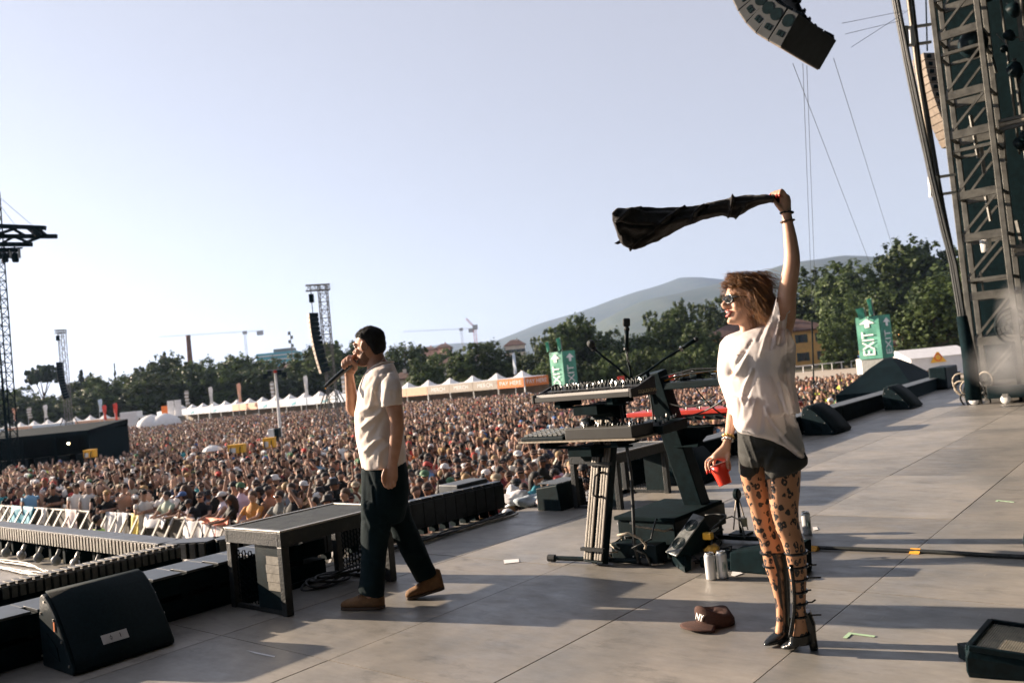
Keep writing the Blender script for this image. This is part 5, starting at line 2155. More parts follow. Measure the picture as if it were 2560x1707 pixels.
# ---- wedge monitors
def wedge(u0, u1, v0, label, h=.42, d=.42, sticker=None, skew=0., name='wedge_monitor'):
    t = thing(name, label, 'speaker', UV((u0 + u1) / 2, v0 + d / 2))
    k = h / .42
    q = d / .42
    prof = [(0.0, .0), (-.012, .025), (.03, .09), (.075, .16), (.13, .235), (.19, .305), (.25, .36), (.31, .40), (.345, .41), (.38, .395), (.415, .26), (.40, .0)]
    P = lambda a, s, z: UV(a, v0 + s * q + skew * (a - u0), z * k)
    m = MB()
    m.prism([P(u0, s, z) for s, z in prof], UV(u1, 0) - UV(u0, 0) + EV * skew * (u1 - u0))
    b = m.build('cabinet', SCUFF if False else BLACK, t, bevel=.012)
    m = MB()                                          # grille: the curved front, slightly proud
    fr = prof[1:9]
    rs = []
    for i, (s, z) in enumerate(fr):
        a, c = fr[max(i - 1, 0)], fr[min(i + 1, len(fr) - 1)]
        n = V3((-(c[1] - a[1]), c[0] - a[0], 0)).normalized()
        rs.append((s + n.x * .007, z + n.y * .007))
    vs = [P(u, s, z) for u in (u0 + .022, u1 - .022) for s, z in rs]
    L_ = len(rs)
    m.add(vs, [(i, i + 1, L_ + i + 1, L_ + i) for i in range(L_ - 1)])
    g_ = m.build('grille', GRILLB, t, smooth=True)
    g_.modifiers.new('cloth', 'SOLIDIFY').thickness = .006
    for uu, sg in ((u0, -1), (u1, 1)):                 # recessed handle, screws
        m = MB()
        m.prism([P(uu + sg * .002, s, z) for s, z in ((.15, .06), (.28, .10), (.30, .20), (.17, .13))], EU * (sg * .003))
        m.build('handle_recess', BLACKM, t)
        m = MB()
        for s, z in ((.02, .05), (.10, .17), (.19, .28), (.30, .37), (.36, .3), (.38, .06)):
            c = P(uu + sg * .003, s + .01, z)
            m.box(c, (.006, .012, .012), UVB)
        m.build('screw_heads', STEEL, t)['kind'] = 'stuff'
    if sticker:
        c = P(u0 + (u1 - u0) * .44, .045, .115) - EV * .018
        ex = EU
        a, b2 = rs[1], rs[3]
        ey = (EV * ((b2[0] - a[0]) * q) + EZ * ((b2[1] - a[1]) * k)).normalized()
        nn = ex.cross(ey)
        c = P(u0 + (u1 - u0) * .44, (rs[1][0] + rs[2][0]) / 2, (rs[1][1] + rs[2][1]) / 2) + nn * .010
        m = MB()
        m.box(c, (.145, .055, .002), (ex, ey, nn))
        s_ = m.build('tape_label', M('label_tape', (.55, .55, .54), .7, var=.08), t)
        lettering('1', c + ex * .03 + nn * .002, ex, ey, .026, BLACKM, s_, name='handwritten_one', th=.001)
        m = MB()
        m.rings([[c - ex * .022 + nn * .0018 + ex * (math.cos(w) * r * .7) + ey * (math.sin(w) * r) for w in [j * .524 for j in range(12)]] for r in (.011, .0085)], cap=False)
        m.bar(c - ex * .022 + nn * .0018 - ey * .017, c - ex * .022 + nn * .0018 + ey * .017, .002, .001, up=nn)
        m.build('handwritten_phi', BLACKM, s_)
    return t


w0 = wedge(1.90, 2.48, 4.88, 'black wedge monitor with a white label in the left foreground', sticker=True)
m = MB()
m.uvbox(1.894, 1.897, 5.06, 5.075, .22, .27)
m.build('orange_tag', ORANGE, w0)
wedge(8.18, 8.86, 4.42, 'black wedge monitor beyond the red cup', h=.46, d=.5)
wedge(12.9, 13.65, 4.58, 'black wedge monitor right of the woman at the stage front', h=.46, d=.5)
wedge(17.0, 17.8, 4.55, 'farthest black wedge monitor near the stage tower', h=.46, d=.5)
w5 = wedge(5.12, 5.6, .50, 'dark wedge monitor cut by the right edge of the picture', h=.40, d=.4)

# front edge boxes further along
EDGE = M('edge_box_top', (.09, .10, .105), .5, .2, var=.25, scale=5)
def edge_run(ua, ub, va, vb, h, label):
    t = thing('stage_edge_box', label, 'stage edge', UV(ua, va), 'low boxes along the stage edge')
    a, b = UV(ua, va), UV(ub, vb)
    d = (b - a).normalized()
    s = EZ.cross(d)
    m = MB()
    m.box((a + b) / 2 + EZ * (h / 2 - .01), ((b - a).length, .28, h - .02), (d, s, EZ))
    m.build('box', BLACKM, t)
    m = MB()
    m.box((a + b) / 2 + EZ * (h - .008), ((b - a).length + .02, .32, .016), (d, s, EZ))
    m.build('lid', EDGE, t, bevel=.004)
edge_run(8.0, 10.6, 5.35, 5.3, .30, 'low black box along the stage edge behind the red cup wedge')
edge_run(10.65, 14.9, 5.3, 5.25, .30, 'low black box along the stage edge behind the woman')
edge_run(14.95, 17.9, 5.25, 5.3, .30, 'low black box along the stage edge before the gazebo')
edge_run(17.95, 25.5, 5.3, 5.6, .30, 'low black box along the stage edge running to the tower')
m = MB()
m.uvbox(22.4, 23.6, 5.1, 5.5, .02, .55)
tag(m.build('road_case', BLACK, bevel=.03), 'black case standing at the far end of the stage edge', 'case')
t = thing('fill_speaker', 'grey topped fill speaker on the stage edge left of the second riser', 'speaker', UV(6.55, 5.45))
m = MB()
m.prism([UV(6.62, 5.1, 0), UV(6.62, 5.4, 0), UV(6.62, 5.4, .22), UV(6.62, 5.13, .26)], EU * .45)
m.build('cabinet', BLACK, t, bevel=.01)
for k in range(4):
    m = MB()
    m.uvbox(6.64 + .11 * k, 6.73 + .11 * k, 5.14, 5.39, .262, .268)
    m.build('top_slat', EDGE, t)
t = thing('fill_speaker', 'dark fill speaker at the end of the finned light strip', 'speaker', UV(6.3, 5.95))
m = MB()
m.uvbox(5.95, 6.4, 5.84, 6.1, .1, .36)
m.build('cabinet', EDGE, t, bevel=.01)
m = MB()
m.uvbox(6.0, 6.35, 5.88, 6.05, -.0, .1)
m.build('feet', BLACKM, t)

# crumpled towels on the floor behind the strip
def crumple(name, c, r, mat, label, seed, cat='towel'):
    m = MB()
    m.ell(c + EZ * r[2] * .7, r, UVB, 22, 14)
    vs = []
    for p in m.v:
        n = noise.fractal(V3(p) * 9 + V3((seed, seed, 0)), 1, 2, 4)
        q = V3(p) + (V3(p) - c) * (.42 * n)
        vs.append((q.x, q.y, max(q.z, c.z + .003)))
    m.v = vs
    return tag(m.build(name, mat, smooth=True), label, cat)


crumple('towel', gnd(1292, 1258), (.12, .13, .10), CLW, 'crumpled white towel with a raised corner at the end of the light strip', 1)
crumple('towel', gnd(1330, 1262), (.17, .12, .06), M('grey_blue_cloth', (.36, .42, .46), .85, var=.2, scale=8), 'grey blue cloth lying next to the white towel', 5)
crumple('towel', gnd(1372, 1262), (.15, .10, .05), CLP, 'pale pink cloth lying before the second riser', 9)
m = MB()
m.prism([gnd(1266, 1242) + EZ * .10, gnd(1290, 1262) + EZ * .02, gnd(1296, 1250) + EZ * .05], EU * .01)
tag(m.build('towel_corner', CLW), 'raised corner of the white towel', 'towel')

# ---- keyboard stands
def kb_stand(foot, top, wv, du, label, mat, face, arms, fb, ribs=True, name='keyboard_stand'):
    """column stand: leaning extruded column, floor bars with rubber feet, pairs of arms"""
    foot, top = V3(foot), V3(top)
    t = thing(name, label, 'stand', (foot.x, foot.y, 0))
    d = (top - foot).normalized()
    sv = EV - d * EV.dot(d)
    sv.normalize()
    su = sv.cross(d) if sv.cross(d).dot(EU) > 0 else d.cross(sv)
    L_ = (top - foot).length
    c = (foot + top) / 2
    m = MB()
    m.box(c, (du, wv, L_), (su, sv, d))
    col = m.build('column', mat, t, bevel=.006)
    if ribs:
        for k, o in enumerate((-.27, .27)):
            m = MB()
            [m.box(c - su * (du / 2 + .006) + sv * (wv * (o + .135 * q)), (.014, wv * .115, L_ * .97), (su, sv, d)) for q in (-1, 0, 1)]
            m.build('aluminium_strip', face, col, bevel=.004)
    for a, b in fb:
        m = MB()
        m.tube([V3(a), V3(b)], .017, 10)
        m.build('floor_bar', BLACK, t, smooth=False)
        for e in (a, b):
            m = MB()
            x = (V3(b) - V3(a)).normalized()
            m.cyl(V3(e) - x * .028, V3(e) + x * .028, .026, n=10)
            m.build('rubber_foot', RUBBER, t)
    for (z, v0, v1, u0, u1) in arms:
        m = MB()
        cu = foot + d * (z / d.z)
        m.uvbox(u0 + .05, cu.dot(EU) + .03, (v0 + v1) / 2 - .10, (v0 + v1) / 2 + .10, z - .11, z - .045)
        m.prism([UV(cu.dot(EU) - .05, (v0 + v1) / 2 - .10, z - .17), UV(cu.dot(EU) + .045, (v0 + v1) / 2 - .10, z - .17), UV(cu.dot(EU) + .045, (v0 + v1) / 2 - .10, z - .04), UV(u0 + .1, (v0 + v1) / 2 - .10, z - .05)], EV * .2)
        m.build('arm_bracket', BLACKM, t)
        m = MB()
        m.uvbox(u0 + .03, u1 - .02, v0 + .16, v0 + .21, z - .045, z - .002)
        m.uvbox(u0 + .03, u1 - .02, v1 - .21, v1 - .16, z - .045, z - .002)
        m.uvbox(u0 + .12, u0 + .17, v0 + .12, v1 - .12, z - .06, z - .045)
        m.build('support_arm', BLACKM, t)
    return t


F1 = UV(4.84, 3.47, .02)
T1 = UV(5.16, 3.44, 1.12)
st1 = kb_stand(F1, T1, .165, .07, 'leaning keyboard stand with a ribbed aluminium column', BLACK, M('dull_aluminium', (.20, .185, .16), .5, .4, var=.1), [(1.163, 3.03, 3.85, 4.80, 5.12), (.872, 3.03, 4.02, 4.80, 5.14)], [(UV(4.84, 3.86, .03), UV(4.95, 3.13, .03)), (UV(4.88, 3.5, .03), UV(5.55, 3.3, .03))])
# handle and clamps on the column
m = MB()
cd = (T1 - F1).normalized()
hp = [F1 + cd * s - EU * (.045 + o) - EV * w for s, o, w in ((.47, .0, .03), (.47, .05, .03), (.49, .06, -.0), (.62, .06, .0), (.64, .05, .03), (.64, .0, .03))]
m.tube(hp, .009, 8)
m.build('handle', RUBBER, st1, smooth=True)
for s in (.70, .105):
    m = MB()
    m.box(F1 + cd * s - EU * .055, (.035, .19, .022), UVB)
    m.build('clamp', RUBBER, st1)
F2 = UV(5.74, 3.06, .02)
T2 = UV(5.50, 3.24, 1.30)
st2 = kb_stand(F2, T2, .15, .13, 'black leaning keyboard stand between the synthesizer and the woman', BLACK, BLACK, [(.905, 2.45, 3.66, 5.74, 6.08)], [(UV(5.74, 3.5, .03), UV(5.78, 2.6, .03)), (UV(5.76, 3.05, .03), UV(5.15, 2.75, .03))], ribs=False)
m = MB()
m.box(UV(5.73, 3.07, .09), (.12, .155, .05), UVB)
m.build('white_tape', WHITEP, st2)
m = MB()     # cable hanging down the first column
tag(m.tube([UV(5.05, 3.27, 1.12), UV(5.02, 3.24, .9), UV(5.0, 3.21, .6), UV(4.96, 3.2, .35), UV(4.92, 3.19, .16), UV(4.92, 3.17, .02)], .012, 8).build('hanging_cable', CABLE, smooth=True), 'thick black cable hanging beside the aluminium column', 'cable')

# ---- synthesizers
KEYW = M('white_keys', (.70, .68, .64), .35, var=.05)
KEYB = M('black_keys', (.01, .01, .011), .3, var=.1)
SYN = M('synth_panel', (.018, .022, .023), .45, var=.2, scale=20)
WOODB = M('dark_cheek', (.028, .028, .027), .5, var=.3, scale=10, stretch=(4, 4, .6))
CHROME = M('chrome', (.6, .6, .58), .2, .95, var=.05)


def synth(u0, u1, v0, v1, z, label, h0=.045, h1=.10, nk=37, knobs=(4, 26), body=SYN, cheek=True, text=None, keys=True, name='synthesizer'):
    t = thing(name, label, 'synthesizer', UV((u0 + u1) / 2, (v0 + v1) / 2, z))
    kd = .135 if keys else 0
    m = MB()
    m.prism([UV(u0 + .006, v0, z), UV(u1, v0, z), UV(u1 - .01, v0, z + h1), UV(u0 + kd + .005, v0, z + h0 + .022), UV(u0 + kd, v0, z + h0 * .6), UV(u0 + .006, v0, z + h0 * .6)], EV * (v1 - v0))
    b = m.build('case', body, t, bevel=.004)
    m = MB()
    m.uvbox(u0, u0 + .012, v0 + .004, v1 - .004, z - .002, z + h0 * .75)
    m.build('front_rail', M('front_rail_grey', (.035, .036, .034), .5, var=.15) if 'front_rail_grey' not in MATS else MATS['front_rail_grey'], t, bevel=.003)
    if keys:
        kw = (v1 - v0 - .03) / nk
        for k in range(nk):
            m = MB()
            m.uvbox(u0 + .014, u0 + kd, v1 - .015 - (k + 1) * kw + .0006, v1 - .015 - k * kw - .0006, z + h0 * .6, z + h0 + .006)
            m.build('white_key', KEYW, t)
        for k in range(nk):
            if k % 7 in (0, 1, 3, 4, 5):
                m = MB()
                c = v1 - .015 - (k + 1) * kw
                m.uvbox(u0 + .055, u0 + kd - .001, c - kw * .28, c + kw * .28, z + h0 + .007, z + h0 + .018)
                m.build('black_key', KEYB, t)
    if cheek:
        for c in (v0 - .018, v1):
            m = MB()
            m.prism([UV(u0 - .004, c, z - .008), UV(u1 + .006, c, z - .008), UV(u1, c, z + h1 + .016), UV(u1 - .03, c, z + h1 + .018), UV(u0 + kd * .7, c, z + h0 + .018), UV(u0 - .004, c, z + h0 + .006)], EV * .018)
            ck = m.build('end_cheek', WOODB, t, bevel=.003)
            if text and c < v0:
                lettering(text, UV((u0 + u1) / 2 + .045, c - .0015, z + .022), EU, EZ, .024, M('gold_lettering', (.50, .44, .30), .5), ck, th=.002, wscale=1.25)
    R = random.Random(int(u0 * 100))
    ru, rv = knobs
    for i in range(ru):
        for j in range(rv):
            if R.random() < .12:
                continue
            uu = u0 + kd + .03 + (u1 - u0 - kd - .05) * (i + .3 + R.uniform(-.1, .1)) / ru
            vv = v0 + .03 + (v1 - v0 - .06) * (j + .5 + R.uniform(-.15, .15)) / rv
            zz = z + h0 + .022 + (h1 - h0 - .022) * (uu - u0 - kd) / (u1 - u0 - kd)
            m = MB()
            m.lathe([(.0085, 0), (.0085, .012), (.006, .022), (.0055, .024)], UV(uu, vv, zz), UVB, 8)
            m.build('knob', BLACK if R.random() < .8 else CHROME, t)
    return t


synth(4.80, 5.12, 3.03, 3.85, 1.166, 'upper synthesizer lettered SEQUENTIAL on its end cheek', text='SEQUENTIAL', knobs=(4, 24))
# lower tier: pad controller, grey synth module, mixer on one board
t = thing('keyboard_shelf', 'long thin board on the lower arms of the aluminium stand', 'shelf', UV(4.95, 3.5, .873))
m = MB()
m.uvbox(4.79, 5.12, 3.02, 4.03, .873, .885)
m.build('board', TANC, t)
t = thing('grey_synth_module', 'grey desktop synthesizer in the middle of the lower tier', 'synthesizer', UV(4.95, 3.3, .886))
m = MB()
m.uvbox(4.80, 5.08, 3.04, 3.60, .886, .965)
m.build('case', M('warm_grey_case', (.030, .031, .029), .5, var=.15), t, bevel=.006)
m = MB()
m.uvbox(4.81, 5.07, 3.05, 3.59, .9652, .968)
m.build('panel', M('panel_grey', (.075, .072, .062), .5, var=.1), t)
R_ = random.Random(4)
for k in range(26):
    m = MB()
    m.lathe([(.008, 0), (.008, .012), (.005, .02)], UV(4.85 + .04 * (k % 5), 3.08 + .095 * (k // 5), .968), UVB, 8)
    m.build('knob', BLACK if k % 4 else CHROME, t)
t = thing('pad_controller', 'black pad controller with shiny buttons at the left end of the lower tier', 'controller', UV(4.95, 3.8, .886))
m = MB()
m.prism([UV(4.80, 3.62, .886), UV(5.08, 3.62, .886), UV(5.08, 3.62, .945), UV(4.80, 3.62, .912)], EV * .39)
m.build('case', BLACK, t, bevel=.005)
for i in range(5):
    for j in range(8):
        m = MB()
        uu = 4.825 + .05 * i
        m.box(UV(uu + .018, 3.65 + .045 * j + .015, .917 + (uu - 4.80) * .115 + .004), (.034, .032, .012), UVB)
        m.build('button', CHROME if (i * 3 + j) % 3 == 0 else GREYP, t)
t = thing('small_mixer', 'dark mixer with white knobs at the right end of the lower tier', 'mixer', UV(5.2, 3.1, .886))
m = MB()
m.prism([UV(5.10, 2.98, .872), UV(5.46, 2.98, .885), UV(5.46, 2.98, .955), UV(5.10, 2.98, .935)], EV * .30)
m.build('case', BLACK, t, bevel=.005)
for k in range(14):
    m = MB()
    m.lathe([(.007, 0), (.007, .012), (.004, .022)], UV(5.14 + .04 * (k % 7), 3.02 + .08 * (k // 7), .938 + .055 * (k % 7) / 9), UVB, 8)
    m.build('knob', KEYW if k % 3 else BLACK, t)
t = thing('headphones', 'black headphones resting on the lower synthesizer', 'headphones', UV(4.97, 3.62, .97))
hc = onu(1470, 1066, 4.95)
m = MB()
m.ell(hc, (.04, .07, .066), UVB, 18, 12)
m.build('ear_shell', M('gloss_black', (.01, .014, .016), .18, var=.1), t, smooth=True)
m = MB()
m.tube([hc + EZ * .05 - EV * .02, hc + EZ * .055 - EV * .10, hc + EZ * .05 - EV * .18, hc - EV * .23, hc - EZ * .05 - EV * .24], .011, 8)
m.build('head_band', BLACK, t, smooth=True)
# red stage keyboard on the second stand
rk = thing('red_stage_keyboard', 'red topped stage keyboard seen from behind on the black stand', 'keyboard', UV(5.9, 3.0, .905))
REDK = M('red_metal', (.52, .035, .02), .4, var=.1)
m = MB()
m.uvbox(5.78, 6.08, 2.36, 3.70, .950, .985)
m.build('red_top', REDK, rk, bevel=.006)
m = MB()
m.uvbox(5.79, 6.07, 2.40, 3.30, .905, .949)
m.build('rear_panel', BLACK, rk)
for k in range(24):
    m = MB()
    m.uvbox(6.085, 6.2, 2.40 + .053 * k, 2.45 + .053 * k, .955, .975)
    m.build('white_key', KEYW, rk)
for k in range(30):
    m = MB()
    m.lathe([(.007, 0), (.007, .012), (.005, .02)], UV(5.84 + .05 * (k % 3), 2.5 + .038 * k, .985), UVB, 8)
    m.build('knob', BLACK if k % 3 else KEYW, rk)
for k in range(9):
    m = MB()
    m.cyl(UV(5.789, 2.5 + .085 * k, .927), UV(5.775, 2.5 + .085 * k, .927), .008, n=8)
    m.build('socket', CHROME if k % 2 else REDK, rk)
# effects tray on top of the second stand
t = thing('effects_tray', 'black tray of effects and cables on top of the black stand', 'tray', UV(5.7, 3.0, 1.17))
m = MB()
m.uvbox(5.46, 5.80, 2.55, 3.32, 1.165, 1.215)
m.build('tray', BLACK, t, bevel=.006)
m = MB()
m.prism([UV(5.5, 2.38, 1.20), UV(5.82, 2.38, 1.20), UV(5.82, 2.38, 1.26), UV(5.5, 2.38, 1.245)], EV * .36)
m.build('drum_machine', BLACK, t, bevel=.006)
for k in range(9):
    m = MB()
    m.box(UV(5.54 + .06 * (k % 4), 2.62 + .075 * k, 1.235 + .01 * (k % 3)), (.07, .06, .035), UVB)
    m.build('effect_pedal', (BLACK, GREYP, BLACK, CHROME)[k % 4], t, bevel=.004)
for k in range(9):
    a = UV(5.5 + .03 * k, 2.5 + .08 * k, 1.24)
    b = UV(5.45 + .02 * k, 3.3 - .05 * k, 1.22)
    mid_ = (a + b) / 2 + V3((.03 * math.sin(k), 0, .05 + .02 * math.cos(2 * k)))
    tag(MB().tube([a, (a + mid_) / 2 + EZ * .02, mid_, (b + mid_) / 2 + EZ * .01, b], .005, 6).build('patch_cable', OTAPE if k == 2 else CABLE, smooth=True), 'yellow patch cable on the effects tray' if k == 2 else 'black patch cable looping over the effects tray', 'cable', 'patch cables on the effects tray')
for k, (p, q, s) in enumerate(((UV(5.46, 3.27, 1.2), UV(5.45, 3.25, .93), .0), (UV(5.47, 2.9, 1.17), UV(5.78, 2.62, .95), .12), (UV(5.5, 3.3, 1.17), UV(5.47, 2.75, 1.1), .10), (UV(5.46, 2.52, 1.18), UV(5.6, 3.1, .95), .05))):
    n = 12
    tag(MB().tube([p + (q - p) * (i / n) - EZ * (s * 4 * (i / n) * (1 - i / n)) for i in range(n + 1)], .006, 6).build('drooping_cable', CABLE, smooth=True), ('black cable dropping down the front of the black column', 'cable drooping from the tray to the red keyboard', 'cable looping under the effects tray', 'cable hanging from the right end of the tray')[k], 'cable')

# ---- microphones
MICG = M('mic_grille', (.03, .035, .036), .5, .6, var=.2, scale=200, bump=.4, bscale=400)


def boom(pts, label, head, hl, hr, clip=True, r=.009):
    t = thing('boom_microphone', label, 'microphone', pts[0])
    m = MB()
    m.tube(pts, r, 8)
    m.build('boom_arm', BLACK, t, smooth=True)
    a, b = V3(head[0]), V3(head[1])
    d = (b - a).normalized()
    m = MB()
    m.tube([a, a + d * hl * .55, a + d * hl * .62, a + d * hl], [.013, .015, hr * .9, hr], 12)
    bd = m.build('body', BLACK, t, smooth=True)
    m = MB()
    m.tube([a + d * hl, a + d * (hl + hr * .5), a + d * (hl + hr * 1.4), a + d * (hl + hr * 1.9)], [hr * 1.05, hr * 1.25, hr * 1.1, hr * .5], 12)
    m.build('grille', MICG, bd, smooth=True)
    m = MB()
    m.cyl(a - d * .008, a + d * .008, .02, n=10)
    m.build('clip', CHROME if clip else RUBBER, t)
    return t


MY = 6.05
boom([at(1574, 948, MY), at(1540, 916, MY), at(1506, 890, MY), at(1484, 872, MY)], 'left boom microphone rising from the upper synthesizer', (at(1484, 872, MY), at(1474, 853, MY - .05)), .035, .024, clip=False)
m_ = boom([at(1578, 950, MY), at(1576, 930, MY), at(1569, 900, MY), at(1566, 872, MY)], 'upright microphone on a gooseneck above the keyboards', (at(1566, 872, MY), at(1567, 815, MY)), .13, .017, clip=False, r=.008)
m = MB()
hh = at(1566, 806, MY)
m.box(hh, (.052, .04, .062), (CR, _f, CU))
m.build('square_head', MICG, m_, bevel=.012)
boom([at(1588, 945, MY), at(1622, 926, MY), at(1660, 898, MY), at(1700, 874, MY)], 'long boom microphone pointing at the woman', (at(1703, 872, MY), at(1744, 846, MY)), .115, .016)
m = MB()
m.tube([at(1574, 950, MY), at(1584, 953, MY), at(1590, 944, MY)], .016, 8)
m.tube([at(1618, 928, MY), at(1622, 950, MY), at(1634, 985, 5.9), at(1640, 1010, 5.9)], .014, 8)
tag(m.build('boom_clamp', BLACK), 'black clamp holding the three booms on the stand', 'clamp')
tag(MB().tube([at(1571, 872, MY) , at(1568, 888, MY - .02), at(1576, 918, MY), at(1583, 930, MY), at(1580, 946, MY)], .004, 6).build('microphone_cable', CABLE, smooth=True), 'thin cable down the gooseneck microphone', 'cable')

# ---- floor clutter round the stands
t = thing('rack_case', 'black rack case on the floor behind the aluminium column', 'case', UV(5.5, 3.2))
m = MB()
m.uvbox(5.14, 5.92, 2.99, 3.46, .10, .262)
m.build('body', BLACK, t, bevel=.008)
m = MB()
m.uvbox(5.12, 5.86, 2.975, 3.475, .263, .292)
m.build('lid', BLACKM, t, bevel=.006)
m = MB()
m.uvbox(5.20, 5.9, 3.02, 3.44, .0, .099)
m.build('foot_block', BLACKM, t)
t = thing('power_unit', 'small black power unit with lit dots before the rack case', 'power unit', UV(4.95, 3.25))
m = MB()
m.uvbox(4.97, 5.11, 3.05, 3.42, .0, .135)
m.build('case', BLACK, t, bevel=.008)
for k in range(4):
    m = MB()
    m.ell(UV(4.968, 3.18 + .03 * k if k < 3 else 3.35, .05 if k < 3 else .10), (.004, .006, .006), UVB, 8, 6)
    m.build('indicator', MATS['lit_bulb'] if False else KEYW, t)
for k in range(12):
    R = random.Random(50 + k)
    p = UV(R.uniform(4.9, 5.2), R.uniform(2.6, 3.4), .015)
    pts = [p]
    for i in range(7):
        p = p + UV(R.uniform(-.06, .09), R.uniform(-.12, .10), R.uniform(-.05, .09))
        pts.append(V3((p.x, p.y, max(.012, min(.30, p.z)))))
    sm = []
    for i in range(len(pts) - 1):
        for q in (0, .33, .66):
            sm.append(pts[i].lerp(pts[i + 1], q))
    tag(MB().tube(sm, .006 if k % 3 else .009, 6).build('tangled_cable', TANC if k % 4 == 1 else CABLE, smooth=True), 'tan cable in the tangle between the keyboard stands' if k % 4 == 1 else 'black cable in the tangle between the keyboard stands', 'cable', 'tangle between the keyboard stands')
tag(MB().tube([at(1575, 1306, 5.95), at(1590, 1315, 5.9), at(1625, 1320, 5.85), at(1660, 1327, 5.85), at(1690, 1320, 5.9)], .008, 6).build('tangled_cable', TANC, smooth=True), 'tan cable lying across the lid of the rack case', 'cable')
tag(MB().tube([at(1543, 1338, 5.75), at(1570, 1332, 5.72), at(1600, 1345, 5.7), at(1615, 1362, 5.7), at(1612, 1372, 5.7)], .009, 6).build('tangled_cable', TANC, smooth=True), 'tan cable drooping over the front of the rack case', 'cable')

# tipped volume pedal
PLATE = M('pedal_plate', (.22, .23, .22), .4, .5, var=.35, scale=25)
pa, pb = at(1681, 1381, 5.62), at(1745, 1292, 5.72)
ex = (pb - pa).normalized()
vw = (CC - pa).normalized()
ey = (CR * .75 + CU * .45 + vw * .9)
nn = (-CR * .8 + CU * .25 + vw * .62)
nn = (nn - ex * nn.dot(ex)).normalized()
ey = nn.cross(ex)
t = thing('volume_pedal', 'tipped up volume pedal with two round ribbed treads', 'pedal', gnd(1705, 1432))
Lp = (pb - pa).length
pc = (pa + pb) / 2
m = MB()
m.box(pc, (Lp + .03, .105, .012), (ex, ey, nn))
tp = m.build('tread_plate', PLATE, t, bevel=.004)
for s in (-.25, .25):
    for r in (.016, .026, .036, .045):
        m = MB()
        m.tube([pc + ex * (Lp * s) + nn * .007 + (ex * math.cos(w) + ey * math.sin(w)) * r for w in [k * .3142 for k in range(21)]], .0032, 5, cap=False)
        m.build('ring_rib', BLACK, tp)
m = MB()
m.prism([pa - nn * .007 - ey * .05, pb - nn * .007 - ey * .05, pb - nn * .10 - ey * .05, pc - nn * .16 - ey * .05, pa - nn * .05 - ey * .05], ey * .11)
m.build('pedal_body', BLACK, t, bevel=.006)
m = MB()
g1, g2 = gnd(1682, 1412), gnd(1712, 1432)
m.prism([pa - nn * .01, g1 + EZ * .06, g1 + EZ * .0, g2 + EZ * .0, g2 + EZ * .04, pa - nn * .07 + ex * .1], EU * .09)
m.build('base_plate', BLACK, t, bevel=.006)
m = MB()
c = pc - nn * .05 + ey * .058 + ex * .02
m.box(c, (.05, .002, .02), (ex, ey, nn))
m.build('name_plate', GREYP, t)

# black pedal case behind the cans
t = thing('pedal_case', 'low black case behind the two cans', 'case', gnd(1870, 1425))
m = MB()
m.prism([UV(4.96, 2.06, 0), UV(4.96, 2.52, 0), UV(4.98, 2.52, .12), UV(5.0, 2.06, .185)], EU * .2)
m.build('body', BLACKM, t, bevel=.01)
m = MB()
m.uvbox(5.0, 5.3, 2.52, 2.75, .0, .07)
m.build('side_tray', BLACKM, t, bevel=.01)
crumple('tape_bundle', UV(5.08, 2.70, .085), (.055, .06, .035), M('amber_tape', (.60, .34, .06), .5, var=.4, scale=30), 'bundle of amber tape and cable ties above the cans', 3, 'tape')
m = MB()
m.box(UV(5.08, 2.71, .195), (.05, .06, .045), (EU, EV, EZ))
tag(m.build('yellow_plug', YELLOW, bevel=.006), 'yellow plug on top of the tape bundle', 'plug')
c = gnd(1862, 1348) + EZ * .16
m = MB()
m.lathe([(.016, -.03), (.032, -.03), (.032, .03), (.016, .03)], c - EZ * .03, UVB, 18)
tag(m.build('tape_roll', M('cream_tape', (.62, .55, .36), .6, var=.1)), 'roll of cream tape on the black case', 'tape')
t = thing('clamp_stand', 'small black clamp with two straps beside the woman', 'clamp', gnd(1862, 1330))
b0 = UV(6.0, 2.92, 0)
m = MB()
m.cyl(b0, b0 + EZ * .30, .012, n=8)
m.box(b0 + EZ * .01, (.14, .14, .02), UVB)
m.build('post', BLACK, t)
m = MB()
m.lathe([(.035, -.02), (.045, -.01), (.045, .01), (.035, .02)], b0 + EZ * .31, (EZ, EU, EV), 14)
m.build('clamp_head', BLACK, t)
for s in (-1, 1):
    m = MB()
    m.bar(b0 + EZ * .28 + CR * (.01 * s), b0 + EZ * .04 + CR * (.055 * s), .02, .006)
    m.build('strap', TANC, t)
tag(MB().tube([at(1800, 1300, 5.8), at(1830, 1290, 5.8), at(1850, 1300, 5.75), at(1858, 1325, 5.7), at(1862, 1345, 5.6)], .006, 6).build('tangled_cable', CABLE, smooth=True), 'loop of black cable curling up beside the tape roll', 'cable')

# ---- cans
CANW = M('can_silver_white', (.66, .68, .69), .32, .35, var=.06, scale=6)
CANL = M('can_top', (.62, .62, .60), .25, .9, var=.05)
CANP = M('can_print', (.10, .17, .16), .4, .2, var=.2)


